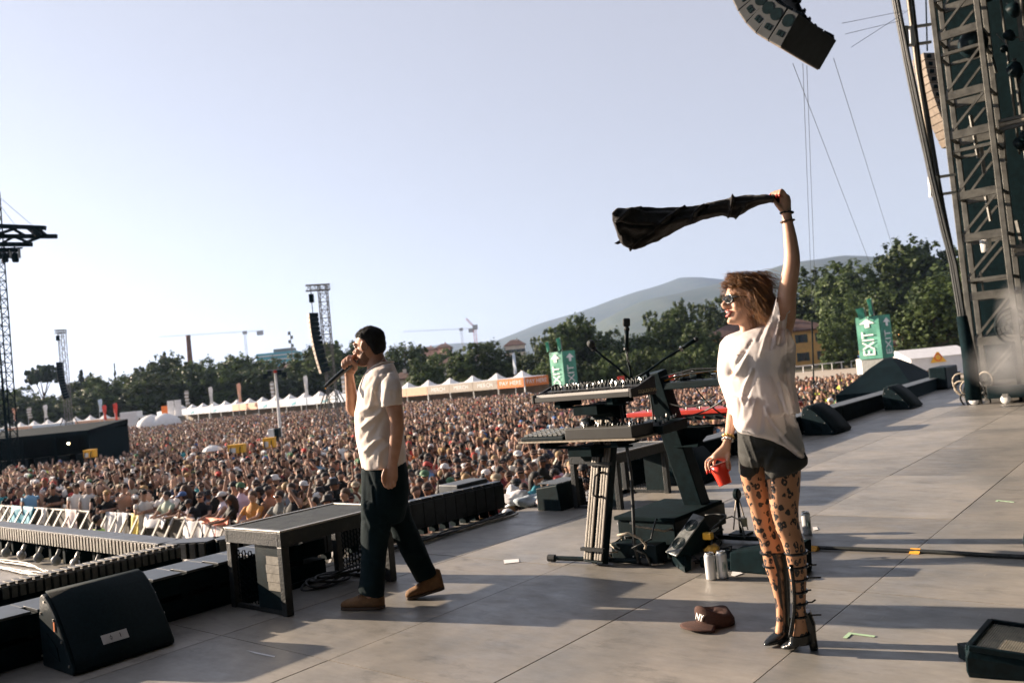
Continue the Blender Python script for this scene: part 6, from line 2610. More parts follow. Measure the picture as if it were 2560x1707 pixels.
def can(p, label, rz):
    t = thing('drink_can', label, 'can', p)
    m = MB()
    m.lathe([(.026, 0), (.031, .004), (.033, .012), (.033, .142), (.0315, .150), (.027, .160)], p, UVB, 22)
    b = m.build('body', CANW, t, smooth=True)
    m = MB()
    m.lathe([(.027, .160), (.0275, .166), (.0265, .168), (.025, .163), (.004, .162)], p, UVB, 22)
    m.build('lid', CANL, t, smooth=True)
    m = MB()
    m.box(p + EZ * .1645 + EU * .005, (.022, .014, .002), UVB)
    m.build('pull_tab', CANL, t)
    vd = (CC - p)
    vd.z = 0
    a0 = math.atan2(vd.y, vd.x) + rz
    for k in range(3):                                # claw like print
        pts = []
        for z in [.045 + .008 * i for i in range(9)]:
            a = a0 + .28 * (k - 1) + .05 * math.sin(z * 90 + k)
            pts.append(p + V3((math.cos(a) * .0334, math.sin(a) * .0334, z)))
        m = MB()
        m.tube(pts, [.0004 + .003 * math.sin(math.pi * (i + .5) / 9) for i in range(9)], 5)
        m.build('claw_print', CANP, b)
    return t


can(gnd(1779, 1448), 'left one of two tall silver cans before the black case', 1.6)
can(gnd(1809, 1444), 'right one of two tall silver cans before the black case', .35)
can(gnd(2019, 1335), 'single tall silver can standing right of the woman', .5)

# ---- cap on the floor
CAPM = M('brown_corduroy', (.060, .026, .018), .9, var=.25, scale=60, bump=.3, bscale=200, stretch=(1, 1, 5))
g0 = gnd(1790, 1560)
cx = (gnd(1740, 1563) - g0)
cx = V3((-.95, -.28, 0)).normalized()
cy = EZ.cross(cx)
t = thing('baseball_cap', 'brown cap with white NY letters lying on the stage floor', 'cap', g0)
m = MB()
rs = []
for z, a, b, sh in ((.002, .098, .080, 0), (.03, .100, .082, .0), (.055, .097, .08, .006), (.075, .090, .076, .014), (.090, .078, .066, .022), (.093, .060, .052, .026), (.070, .045, .04, .02), (.064, .012, .01, .014)):
    ring = []
    for k in range(28):
        w = 2 * math.pi * k / 28
        f = 1 + .03 * math.sin(3 * w + z * 40)
        fr = math.cos(w)
        zz = z * (1 + .10 * fr * (z > .05)) - .02 * (z > .08) * max(0, -fr) + .012 * (z > .06) * math.sin(2 * w + 1)
        ring.append(g0 + cx * (math.cos(w) * a * f + sh) + cy * (math.sin(w) * b * f) + EZ * max(.002, zz))
    rs.append(ring)
m.rings(rs)
cr_ = m.build('crown', CAPM, t, smooth=True)
m = MB()
def brim(s, q):
    w = (s - .5) * 2.3
    r = .092 + q * .088 * math.cos(w * .62)
    return g0 + cx * (math.cos(w) * r + q * .012) + cy * (math.sin(w) * r * .86) + EZ * (.018 + .012 * math.cos(w * 1.3) - .012 * q + .006 * math.sin(w))
m.grid(brim, 16, 6)
bo = m.build('brim', CAPM, t, smooth=True)
bo.modifiers.new('cloth', 'SOLIDIFY').thickness = .005
fn = (cx + EZ * .35 + cy * .3).normalized()
ltx = cy - fn * cy.dot(fn)
ltx.normalize()
if ltx.cross(fn.cross(ltx)).dot(fn) < 0:
    ltx = -ltx
lty = fn.cross(ltx)
lettering('NY', g0 + cx * .099 + cy * .024 + EZ * .058, ltx, lty, .034, LETW, cr_, th=.012, wscale=.8)

# ---- floor light at the bottom right
fc = gnd(2486, 1700)
t = thing('floor_light', 'black floor light with a ribbed glass top at the bottom right corner', 'lamp', fc)
A_, B_, C_, D_ = at(2420, 1622, 3.42), at(2476, 1556, 3.72), at(2640, 1580, 3.62), at(2600, 1650, 3.32)
ctr = (A_ + B_ + C_ + D_) / 4
nrm = (B_ - A_).cross(D_ - A_).normalized()
if nrm.z < 0:
    nrm = -nrm
m = MB()
dn = -nrm
loop = [A_, D_, C_, B_]
rs = [[ctr + (p - ctr) * f + dn * d for p in loop] for f, d in ((1.0, 0), (1.06, .03), (1.03, .09), (.8, .19), (.62, .21))]
m.rings(rs)
m.build('housing', BLACK, t, bevel=.008)
m = MB()
for i in range(4):
    p, q = loop[i], loop[(i + 1) % 4]
    m.bar(p + nrm * .006, q + nrm * .006, .022, .022, up=nrm)
m.build('bezel', BLACK, t, bevel=.003)
eA, eB = (D_ - A_), (B_ - A_)
FLG = M('ribbed_glass', (.20, .25, .28), .2, .35, var=.3, scale=8)
FLR = M('glass_rib', (.62, .57, .46), .3, .5, var=.2, scale=20)
m = MB()
m.prism([ctr + (p - ctr) * .94 + dn * .004 for p in loop], dn * .004)
m.build('glass', FLG, t)
for k in range(26):
    s = (k + .5) / 26
    m = MB()
    m.bar(A_ + eA * (.03 + .94 * s) + eB * .04, A_ + eA * (.03 + .94 * s) + eB * .96, .0065, .007, up=nrm)
    m.build('rib', FLR, t)
m = MB()
m.box(V3((ctr.x, ctr.y, .03)), (.34, .26, .06))
m.build('foot', BLACK, t)
m = MB()
for s in (-1, 1):
    m.bar(V3((ctr.x + s * .15, ctr.y, .05)), ctr + V3((s * .15, 0, -.08)), .03, .02)
m.build('yoke', BLACK, t)
# ================================================================== STAGE TOWER, ROOF, LOUDSPEAKERS
TW = M('tower_aluminium', (.12, .118, .105), .5, .35, var=.35, scale=5, bump=.06)
TU, TV0, TV1, TH = 17.6, 3.5, 2.76, 11.6
t = thing('stage_tower', 'tall aluminium stage tower of ladder frames at the right edge', 'tower', UV(TU, 3.1))
for du in (0, .75):
    for vv in (TV0, TV1):
        m = MB()
        m.uvbox(TU + du - .045, TU + du + .045, vv - .045, vv + .045, .0, TH)
        m.build('leg', TW, t, bevel=.006)
zs = [.35, 1.15, 2.0, 2.3, 3.1, 3.9, 4.75, 5.05, 5.8, 6.6, 6.95, 7.7, 8.5, 9.3, 10.1, 10.9]
for k, z in enumerate(zs):
    big = k % 3 != 0
    for du in (0, .75):
        m = MB()
        m.uvbox(TU + du - .03, TU + du + .03, TV1 + .045, TV0 - .045, z - (.075 if big else .03), z + (.075 if big else .03))
        m.build('crossbar', TW, t, bevel=.004)
    m = MB()
    for vv in (TV0, TV1):
        m.uvbox(TU + .045, TU + .705, vv - .02, vv + .02, z - .03, z + .03)
    m.build('side_bar', TW, t)
    if k + 1 < len(zs) and zs[k + 1] - z > .5:
        for du in (0, .75):
            m = MB()
            m.bar(UV(TU + du, TV0 - .05, z + .06), UV(TU + du, TV1 + .05, zs[k + 1] - .06), .045, .04)
            m.build('diagonal', TW, t)
# dark wing wall behind the tower, roof and back wall of the stage
mb = MB()
mb.uvbox(18.9, 19.1, -9, 3.72, .0, 11.7)
tag(mb.build('wing_drape', BLACKM), 'black wing drape filling the side of the stage behind the tower', 'drape')
mb = MB()
mb.uvbox(-14, 19.2, -11.5, 3.9, 11.75, 12.4)
tag(mb.build('stage_roof', BLACKM), 'dark stage roof overhead resting on the tower', 'roof')
mb = MB()
mb.uvbox(-14, 19.2, -11.7, -11.51, .0, 11.7)
tag(mb.build('back_drape', BLACKM), 'black back drape of the stage behind the camera', 'drape')

mb = MB()
mb.uvbox(-14.2, -14.0, -11.5, 3.7, .0, 11.7)
tag(mb.build('wing_drape', BLACKM), 'unseen black drape added on the other side of the stage to cut sky light', 'drape')  # out of view, added to block sky light and deepen the floor shade
# gear rigged in the tower: beams, lamps and pipes in front of the drape
RS = random.Random(8)
REDW = M('red_stripe', (.55, .06, .04), .5)
for k, (v, z0_, z1_, r, du, lb) in enumerate(((2.35, 2.2, 6.3, .035, .5, 'pale pipe right of the tower, the nearest to it'), (1.9, 3.4, 8.6, .028, .7, 'red tipped pipe right of the tower'), (1.7, .2, 4.2, .05, .9, 'thick grey pipe at the right picture edge'), (2.5, 4.6, 7.6, .022, .9, 'thin pipe behind the tower'), (2.1, 6.2, 9.3, .03, .3, 'pipe hanging in the upper part of the wing'))):
    tt = thing('rigging_pipe', lb, 'pipe', UV(TU + du, v, z0_))
    m = MB()
    m.cyl(UV(TU + du, v, z0_), UV(TU + du, v, z1_), r, n=8)
    m.build('tube', TW, tt, smooth=True)
    if k == 1:
        m = MB()
        m.cyl(UV(TU + du, v, z1_), UV(TU + du, v, z1_ + .25), r * 1.1, n=8)
        m.build('red_end', REDW, tt)
for z, va, vb, lb in ((5.0, 1.2, 2.7, 'beam with a painted stripe of light crossing the wing at mid height'), (2.65, 1.0, 2.7, 'lower beam with a painted stripe of light crossing the wing'), (7.6, .8, 2.7, 'upper beam crossing the wing')):
    tt = thing('rigging_beam', lb, 'beam', UV(TU + .3, va, z))
    for q in range(3):
        m = MB()
        m.uvbox(TU + .28, TU + .36, va, vb, z + .075 * q, z + .075 * q + .06)
        m.build('chord', TW if q != 1 else TANC, tt, bevel=.004)  # tan middle chord: the stripe of light is put into its colour
for k in range(26):
    v = RS.uniform(.9, 2.65)
    z = RS.uniform(2.4, 9.5)
    du = RS.uniform(.2, 1.1)
    c = UV(TU + du, v, z)
    tt = thing('wing_lamp', f'{ORD[k]} of the small lamps and brackets hung in the dark wing', 'lamp', c, 'lamps hung in the wing')
    s = RS.uniform(.07, .16)
    m = MB()
    d = V3((RS.uniform(-1, -.2), RS.uniform(-1, 0), RS.uniform(-.6, .3))).normalized()
    m.tube([c, c + d * s, c + d * s * 1.9], [s * .5, s * .8, s * .85], 10)
    m.build('housing', BLACK, tt, smooth=True)
    m = MB()
    m.bar(c - EV * s - EZ * s * .2, c + EV * s - EZ * s * .2 + EZ * RS.uniform(0, .3), .03, .02)
    m.build('bracket', TW, tt)
for k in range(16):
    v = RS.uniform(2.0, 3.4)
    z = RS.uniform(1.2, 10)
    tt = MB()
    a = UV(TU + RS.uniform(.15, .6), v, z)
    tt.bar(a, a + UV(RS.uniform(-.1, .1), RS.uniform(-.06, .06), RS.uniform(.25, .9)), RS.uniform(.03, .07), .03)
    tag(tt.build('rigging_strut', TW), f'{ORD[k]} of the short struts inside the tower frames', 'strut', 'struts inside the tower')
tt = thing('rigging_lamp', 'large round lamp in the upper tower', 'lamp', UV(17.9, 2.9, 6.6))
m = MB()
c = UV(17.9, 2.95, 6.75)
m.ell(c, (.22, .26, .28), UVB, 18, 12)
m.build('head', BLACK, tt, smooth=True)
m = MB()
m.bar(c + EZ * .3 - EV * .2, c + EZ * .3 + EV * .2, .04, .03)
m.build('yoke', BLACK, tt)
tt = thing('white_bucket', 'white bucket hanging inside the tower', 'bucket', UV(17.9, 3.05, 2.85))
m = MB()
m.lathe([(.085, 0), (.10, .28), (.09, .28), (.08, .02)], UV(17.95, 3.15, 2.82), UVB, 14)
m.build('body', WHITEP, tt, smooth=True)

# cable bundles swinging down the tower
def bundle(pts, n, r, spread, label, seed):
    R = random.Random(seed)
    for k in range(n):
        o = CR * R.uniform(-spread, spread) + _f * R.uniform(-spread, spread)
        P = []
        for i, p in enumerate(pts):
            P.append(V3(p) + o * (1 + .25 * math.sin(i * 1.7 + k)))
        sm = []
        for i in range(len(P) - 1):
            for q in range(4):
                sm.append(P[i].lerp(P[i + 1], q / 4))
        sm.append(P[-1])
        tag(MB().tube(sm, r * R.uniform(.7, 1.25), 6).build('hanging_cable', TANC if k == n - 1 and n > 6 else CABLE, smooth=True), f'{ORD[k]} strand of {label}', 'cable', label)


DC = 15.0
B1 = [at(x, y, DC) for x, y in ((2229, -80), (2240, 0), (2268, 150), (2300, 300), (2331, 443), (2362, 575), (2384, 660), (2404, 780), (2418, 900), (2428, 985))]
B2 = [at(x, y, DC + .2) for x, y in ((2262, -80), (2278, 0), (2298, 180), (2318, 300), (2342, 443), (2366, 570), (2386, 660), (2406, 780), (2420, 900), (2430, 985))]
bundle(B1, 6, .030, .035, 'the left black cable bundle down the tower', 1)
bundle(B2, 8, .026, .05, 'the right black cable bundle down the tower', 2)
m = MB()
m.tube([at(2404, 790, DC - .1), at(2424, 900, DC - .1), at(2434, 1000, DC - .1)], [.09, .12, .13], 8)
tag(m.build('cable_sleeve', BLACKM, smooth=True), 'black fabric sleeve round the cables at the tower foot', 'sleeve')
for k in range(12):
    R = random.Random(200 + k)
    c = gnd(2448, 1008) + V3((R.uniform(-.25, .3), R.uniform(-.2, .2), R.uniform(.06, .42)))
    r = R.uniform(.12, .26)
    a1_, a2_ = R.uniform(0, 3), R.uniform(-.5, .5)
    e1 = V3((math.cos(a1_), math.sin(a1_), a2_)).normalized()
    e2 = V3((-.3 * e1.y, .3 * e1.x, 1)).normalized()
    tag(MB().tube([c + (e1 * math.cos(w) + e2 * math.sin(w)) * r + EZ * max(0, .02) for w in [q * .35 for q in range(19)]], .016, 6).build('cable_loop', TANC if k % 3 == 0 else CABLE, smooth=True), 'tan cable loop heaped at the tower foot' if k % 3 == 0 else 'black cable loop heaped at the tower foot', 'cable', 'cable loops at the tower foot')
# bracket frames on the tower's left
for y, lb in ((465, 'white pipe bracket on the left of the tower, lower one'), (90, 'white pipe bracket on the left of the tower, upper one')):
    tt = thing('pipe_bracket', lb, 'bracket', at(2340, y, 15.2))
    x0 = 2325 if y > 200 else 2264
    for dx, dy in ((0, -22), (0, 22)):
        m = MB()
        m.bar(at(x0, y + dy + 3, 15.1), at(x0 + 62, y + dy - 6, 15.5), .05, .05)
        m.build('rail', WHITEP, tt)
    for q in (0, 14):
        m = MB()
        m.bar(at(x0 + q, y - 24, 15.1), at(x0 + q + 4, y + 26, 15.1), .06, .06)
        m.build('upright', WHITEP, tt)

# castors and base of the tower
for k, (x, y) in enumerate(((2516, 1010), (2436, 1012))):
    tt = thing('castor', ('right castor under the tower base', 'left castor under the tower base')[k], 'castor', gnd(x, y))
    c = gnd(x, y) + EZ * .085
    m = MB()
    m.lathe([(.02, -.03), (.08, -.028), (.085, 0), (.08, .028), (.02, .03)], c, (EV, EZ, EU), 14)
    m.build('wheel', WHITEP, tt, smooth=True)
    m = MB()
    m.box(c + EZ * .07, (.07, .09, .06), UVB)
    m.build('fork', STEEL, tt)
mb = MB()
mb.uvbox(17.3, 18.8, 1.2, 3.3, .10, .32)
tag(mb.build('base_frame', BLACK, bevel=.01), 'black base frame under the stage tower', 'frame')

# round fan in the wing
tt = thing('stage_fan', 'round black stage fan beside the smoke', 'fan', at(2530, 830, 15.2))
c = at(2530, 815, 15.3)
fx, fz = CR, CU
m = MB()
for r in (.30, .22, .14, .06):
    m.tube([c + (fx * math.cos(w) + fz * math.sin(w)) * r for w in [q * .262 for q in range(25)]], .01, 5)
m.tube([c + (fx * math.cos(w) + fz * math.sin(w)) * .31 for w in [q * .262 for q in range(25)]], .025, 6)
m.build('cage', BLACK, tt)
for k in range(4):
    m = MB()
    w = k * math.pi / 2 + .4
    d = fx * math.cos(w) + fz * math.sin(w)
    s = fx * -math.sin(w) + fz * math.cos(w)
    m.prism([c + d * .05 - s * .03, c + d * .27 - s * .07, c + d * .28 + s * .06, c + d * .05 + s * .03], _f * .01)
    m.build('blade', GREYP, tt)
m = MB()
m.bar(c - CU * .3, V3((c.x, c.y, .0)), .05, .05)
m.build('stand', BLACK, tt)

# ---- hanging line array, tan and far, seen behind the tower
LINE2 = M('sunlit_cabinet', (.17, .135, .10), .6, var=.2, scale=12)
tt = thing('line_array', 'tan sunlit loudspeaker column behind the stage tower', 'speaker')
DL = 21.
p = at(2316, 128, DL)
nb = 12
for k in range(nb):
    f = k / (nb - 1)
    a, b = (at(2308 + 8 * k * .35 + 36 * f ** 2, 132 + 19 * k, DL), at(2308 + 8 * (k + 1) * .35 + 36 * ((k + 1) / (nb - 1)) ** 2, 132 + 19 * (k + .92), DL))
    w = CR * .52
    m = MB()
    m.prism([a, a + w * (1 - .3 * f), b + w * (1 - .3 * f), b], _f * .6)
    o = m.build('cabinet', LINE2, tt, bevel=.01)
    m = MB()
    q = (a + b) / 2 + w * .25
    m.box(q - _f * .012, (.10, .02, .09), (CR, _f, CU))
    m.build('handle_slot', BLACKM, o)
m = MB()
m.cyl(at(2318, 128, DL), at(2312, -100, DL), .02, n=5)
m.build('chain', BLACKM, tt)

# ---- main line array at the top of the picture
PAG = M('grey_cabinet', (.024, .029, .031), .6, var=.25, scale=6)
tt = thing('line_array', 'curved black loudspeaker array hanging into the top of the picture', 'speaker')
pf = UV(11.62, 4.26, 5.60)
tilts = [48, 45, 34, 25, 18, 13, 9, 6, 4, 3]
hB, dB, wB = .232, .47, 1.52
for k, ta in enumerate(tilts):
    a = math.radians(ta)
    fw = EV * math.cos(a) - EZ * math.sin(a)
    up = EZ * math.cos(a) + EV * math.sin(a)
    m = MB()
    lo = pf + up * .006
    hi = pf + up * (hB - .006)
    rl, rh = lo - fw * dB + up * .018, hi - fw * dB - up * .018
    m.prism([lo, hi, rh, rl], EU * wB)
    o = m.build('cabinet', PAG, tt, bevel=.008)
    m = MB()
    m.box((lo + hi) / 2 + fw * .008 + EU * wB / 2, (.016, wB * .96, hB * .86), (fw, EU, up))
    m.build('grille', GRILLE, o)
    # side: round badge plate and two handle recesses
    cs = (lo + hi + rl + rh) / 4 - EU * .003
    m = MB()
    m.lathe([(hB * .38, 0), (hB * .38, .004), (.01, .004)], cs - fw * .10, (fw, up, -EU), 14)
    m.build('side_plate', BLACKM, o)
    m = MB()
    for s in (-.028, .028):
        m.box(cs + fw * .09 + up * s, (.075, .01, .045), (fw, EU, up))
    m.build('handle_recess', BLACKM, o)
    m = MB()
    for s in (.2, wB - .2):
        m.box(rl.lerp(rh, .5) - fw * .02 + EU * s, (.04, .05, .13), (fw, EU, up))
    m.box(rl.lerp(rh, .5) - fw * .02 + EU * (wB - .02), (.06, .03, .04), (fw, EU, up))
    m.build('rigging_link', BLACK, o)
    for s in (wB + .0,):
        m = MB()
        m.ell(rl.lerp(rh, .5) - fw * .0 + EU * (s + .02), (.035, .035, .035), UVB, 10, 6)
        m.build('rigging_pin', BLACK, o, smooth=True)
    pf = pf + up * hB
m = MB()
top = pf
m.box(top + EZ * .15 + EU * wB / 2 - EV * .3, (wB, .9, .12), UVB)
m.cyl(top + EZ * .2 + EU * wB / 2 - EV * .3, top + EZ * 5 + EU * wB / 2 - EV * .3, .03, n=6)
m.build('fly_frame', BLACK, tt)

# ---- stay wires
bp_ = UV(12.2, 4.15, 5.65)
WG = M('wire_grey', (.10, .12, .14), .5, .3, var=.1)
for (p, q, D0, D1, r), lb in (((((1982, 159), (2172, 652), 11.7, 24, .0045)), 'stay wire slanting down right from the array to the trees'), ((((2084, 146), (2232, 620), 12.0, 26, .0045)), 'stay wire on the right side of the array'), ((((2007, 160), (2030, 760), 11.9, 22, .004)), 'left one of two thin upright wires under the array'), ((((2017, 165), (2040, 780), 11.9, 22, .004)), 'right one of two thin upright wires under the array'), ((((2105, 59), (2262, 28), 12.4, 15, .004)), 'upper wire from the array to the cable bundle'), ((((2113, 86), (2262, 50), 12.4, 15, .004)), 'middle wire from the array to the cable bundle'), ((((2128, 119), (2290, 14), 12.4, 15, .004)), 'lower wire rising from the array to the tower')):
    wire(at(*p, D0), at(*q, D1), r, lb, mat=WG)
P_ = at(2022, 935, 40)
tag(MB().cyl((P_.x, P_.y, GZ), at(2030, 800, 40), .035, n=6).build('thin_post', BLACKM), 'thin dark post in the crowd right of the woman', 'post')

# ---- smoke drifting out of the wing
SM = bpy.data.materials.new('stage_smoke')
SM.use_nodes = True
n = SM.node_tree
n.nodes.remove(n.nodes['Principled BSDF'])
pv = n.nodes.new('ShaderNodeVolumePrincipled')
pv.inputs['Color'].default_value = (.985, .988, .992, 1)
pv.inputs['Anisotropy'].default_value = .2
tc = n.nodes.new('ShaderNodeTexCoord')
nz = n.nodes.new('ShaderNodeTexNoise')
nz.inputs['Scale'].default_value = 1.6
nz.inputs['Detail'].default_value = 4
n.links.new(tc.outputs['Object'], nz.inputs['Vector'])
ln = n.nodes.new('ShaderNodeVectorMath')
ln.operation = 'LENGTH'
n.links.new(tc.outputs['Object'], ln.inputs[0])
mr = n.nodes.new('ShaderNodeMapRange')
mr.inputs[1].default_value = .05
mr.inputs[2].default_value = 1.0
mr.inputs[3].default_value = 1.0
mr.inputs[4].default_value = 0.0
n.links.new(ln.outputs['Value'], mr.inputs[0])
r2 = n.nodes.new('ShaderNodeMapRange')
r2.inputs[1].default_value = .22
r2.inputs[2].default_value = .8
n.links.new(nz.outputs[0], r2.inputs[0])
mu = n.nodes.new('ShaderNodeMath')
mu.operation = 'MULTIPLY'
n.links.new(mr.outputs[0], mu.inputs[0])
n.links.new(r2.outputs[0], mu.inputs[1])
m2 = n.nodes.new('ShaderNodeMath')
m2.operation = 'MULTIPLY'
m2.inputs[1].default_value = 3.6
n.links.new(mu.outputs[0], m2.inputs[0])
n.links.new(m2.outputs[0], pv.inputs['Density'])
n.links.new(pv.outputs[0], n.nodes['Material Output'].inputs['Volume'])
mb = MB()
mb.ell((0, 0, 0), (1, 1, 1), IDB, 24, 16)
so_ = mb.build('smoke', SM, base=(0, 0, 0))
so_.location = at(2528, 905, 14.7)
so_.scale = (.85, .55, .6)
so_['kind'] = 'stuff'
mb = MB()
mb.ell((0, 0, 0), (1, 1, 1), IDB, 24, 16)
so_ = mb.build('smoke', SM, base=(0, 0, 0))
so_.location = at(2545, 790, 14.9)
so_.scale = (.4, .4, .7)
so_['kind'] = 'stuff'
# ================================================================== THE TWO PERFORMERS
def skin_mat(name, rgb, rgb2):
    m = M(name, rgb, .5, var=.1, scale=14, rgb2=rgb2, bump=.03, bscale=180, spec=.4)
    b = m.node_tree.nodes['Principled BSDF']
    b.inputs['Subsurface Weight'].default_value = .12
    b.inputs['Subsurface Radius'].default_value = (.012, .005, .003)
    b.inputs['Subsurface Scale'].default_value = 1.0
    return m


def view_axis(P):
    d = V3(P) - CC
    d.z = 0
    return d.normalized()


def ell_ring(c, a, b, n=28, e=1.0):
    out = []
    for k in range(n):
        w = 2 * math.pi * k / n
        x, y = math.cos(w), math.sin(w)
        if e != 1.0:
            x = math.copysign(abs(x) ** e, x)
            y = math.copysign(abs(y) ** e, y)
        out.append(c + a * x + b * y)
    return out


def sil(mb, Y0, secs, n=28, e=.9, sub=2, head=None, ratio=1.4):
    """loft through body sections: (x left, y left, x right, y right, half depth, depth offset) read off the photograph"""
    S_ = []
    for i in range(len(secs) - 1):
        for q in range(sub):
            f = q / sub
            S_.append([a + (b - a) * f for a, b in zip(secs[i], secs[i + 1])])
    S_.append(list(secs[-1]))
    rs = []
    for xl, yl, xr, yr, lat, dd in S_:
        L_, R_ = at(xl, yl, Y0 + dd), at(xr, yr, Y0 + dd)
        c = (L_ + R_) / 2
        a = (R_ - L_) / 2
        if head is None:
            rs.append(ell_ring(c, a, view_axis(c) * lat, n, e))
        else:                                      # body turned: ellipse across the shoulders, same outline
            h = V3((head[0], head[1], 0)).normalized()
            h = (h + EZ * (a.z / max(.05, (a.x * a.x + a.y * a.y) ** .5) * (1 if h.dot(a) > 0 else -1) * abs(h.dot(a.normalized())))).normalized()
            l = EZ.cross(h).normalized()
            an = a.normalized()
            B_ = a.length / math.sqrt((ratio * l.dot(an)) ** 2 + h.dot(an) ** 2)
            rs.append(ell_ring(c, h * B_, l * (B_ * ratio), n, 1.0))
    mb.rings(rs)
    return mb


def limb(mb, pts, rr, n=16, flat=1.0):
    """smooth tapering limb through joints"""
    P, R_ = [], []
    k = len(pts)
    for i in range(k - 1):
        p0, p1, p2, p3 = V3(pts[max(i - 1, 0)]), V3(pts[i]), V3(pts[i + 1]), V3(pts[min(i + 2, k - 1)])
        for q in range(4):
            t = q / 4
            P.append(.5 * ((2 * p1) + (p2 - p0) * t + (2 * p0 - 5 * p1 + 4 * p2 - p3) * t * t + (3 * p1 - p0 - 3 * p2 + p3) * t ** 3))
            R_.append(rr[i] + (rr[i + 1] - rr[i]) * t)
    P.append(V3(pts[-1]))
    R_.append(rr[-1])
    d = (P[-1] - P[-2]).normalized()
    P.append(P[-1] + d * R_[-1] * .55)
    R_.append(R_[-1] * .55)
    mb.tube(P, R_, n, flat=flat)
    return mb


HEAD_SL = [(0.000, .070, .030, .018), (.008, .082, .008, .028), (.020, .087, -.012, .040), (.045, .086, -.036, .051), (.062, .088, -.052, .056), (.078, .086, -.066, .061), (.100, .086, -.082, .066), (.120, .081, -.092, .070), (.140, .089, -.098, .073), (.165, .086, -.100, .075), (.190, .073, -.095, .071), (.210, .052, -.078, .058), (.225, .026, -.050, .040), (.235, -.005, -.025, .014)]


class Head:
    def __init__(self, O, fwd, up=EZ, sc=1.0):
        self.f = V3(fwd).normalized()
        self.u = (V3(up) - self.f * V3(up).dot(self.f)).normalized()
        self.l = self.u.cross(self.f)
        self.O = V3(O)
        self.s = sc

    def __call__(self, x, y, z):
        return self.O + (self.f * x + self.l * y + self.u * (z - .11)) * self.s

    def ax(self):
        return (self.f, self.l, self.u)

    def skull(self, mb, grow=0., sl=HEAD_SL, n=30, egg=.22):
        rs = []
        for z, fr, bk, w in sl:
            fr, bk, w = fr + grow, bk - grow, w + grow
            c, a = (fr + bk) / 2, (fr - bk) / 2
            ring = []
            for k in range(n):
                t_ = 2 * math.pi * k / n
                x, y = math.cos(t_), math.sin(t_)
                ring.append(self(c + a * x, w * y * (1 - egg * max(0, x) ** 2), z))
            rs.append(ring)
        mb.rings(rs)

    def face(self, mb, nose=1.0, brow=1.0):
        mb.tube([self(.080, 0, .132), self(.094, 0, .112), self(.108 * (1 + .02 * nose), 0, .094), self(.104, 0, .084), self(.085, 0, .080)], [.007, .009, .013 * nose, .011, .006], 10)
        for s in (-1, 1):
            mb.ell(self(.094, s * .011, .086), (.011, .009, .008), self.ax(), 10, 6)
            mb.ell(self(-.002, s * .078, .112), (.021, .010, .035), self.ax(), 12, 8)
            mb.tube([self(.086, s * .012, .140), self(.083, s * .035, .144), self(.066, s * .055, .138)], [.007 * brow, .008 * brow, .006], 8)
            mb.ell(self(.060, s * .042, .095), (.022, .020, .018), self.ax(), 12, 8)
        mb.ell(self(.080, 0, .016), (.014, .020, .014), self.ax(), 12, 8)


def hand_fist(mb, wrist, knuck, curl_dir, side, L_=.088, w=.078, fr=.0085, grip=1.0):
    """palm and four curled fingers: wrist -> knuckle line, fingers curling towards curl_dir, side = thumb direction"""
    wrist, knuck = V3(wrist), V3(knuck)
    d = (knuck - wrist).normalized()
    s = V3(side)
    s = (s - d * s.dot(d)).normalized()
    c = V3(curl_dir)
    c = (c - d * c.dot(d) - s * c.dot(s)).normalized()
    mb.rings([ell_ring(wrist + d * (L_ * t), s * (w / 2 * ws), c * (.016 * cs), 14, .8) for t, ws, cs in ((-.1, .52, 1.15), (.15, .6, 1.15), (.5, .92, 1.05), (.85, 1.0, .95), (1.02, .9, .7))])
    tips = []
    for k, (o, ln) in enumerate(((.40, .92), (.14, 1.0), (-.13, .95), (-.38, .78))):
        b = wrist + d * L_ * .95 + s * (w * o)
        p1 = b + d * .030 * ln + c * .010
        p2 = p1 + (d * .35 + c) .normalized() * .032 * ln
        p3 = p2 + (c * .55 - d * .85 * grip).normalized() * .026 * ln
        limb(mb, [b - d * .02, b + c * .002, p1, p2, p3], [.0095, fr * 1.12, fr * 1.06, fr, fr * .85], 8)
        tips.append(p3)
    tb = wrist + d * L_ * .28 + s * (w * .42)
    t1 = tb + (s * .8 + d * .6 + c * .3).normalized() * .034
    t2 = t1 + (d * .55 + c * .8 - s * .15).normalized() * .030
    t3 = t2 + (c * .5 - s * .7 + d * .25).normalized() * .024
    limb(mb, [tb - s * .012, tb, t1, t2, t3], [.013, .0125, .0115, .0105, .0085], 8)
    return tips, t3


def mesh_object(name, me, mats, parent, smooth=True):
    me.materials.clear()
    for m in mats:
        me.materials.append(m)
    if smooth:
        me.polygons.foreach_set('use_smooth', [True] * len(me.polygons))
    o = bpy.data.objects.new(name, me)
    COL.objects.link(o)
    par(o, parent)
    return o


def verts(me):
    v = np.empty(len(me.vertices) * 3, np.float64)
    me.vertices.foreach_get('co', v)
    return v.reshape(-1, 3)


def norms(me):
    v = np.empty(len(me.vertices) * 3, np.float32)
    me.vertices.foreach_get('normal', v)
    return v.reshape(-1, 3).astype(np.float64)


def pxs(v):
    w = v - np.array(CC)
    z = w @ np.array(_f)
    return np.stack([1280 + FPX * (w @ np.array(CR)) / z, 853.5 - FPX * (w @ np.array(CU)) / z], 1)


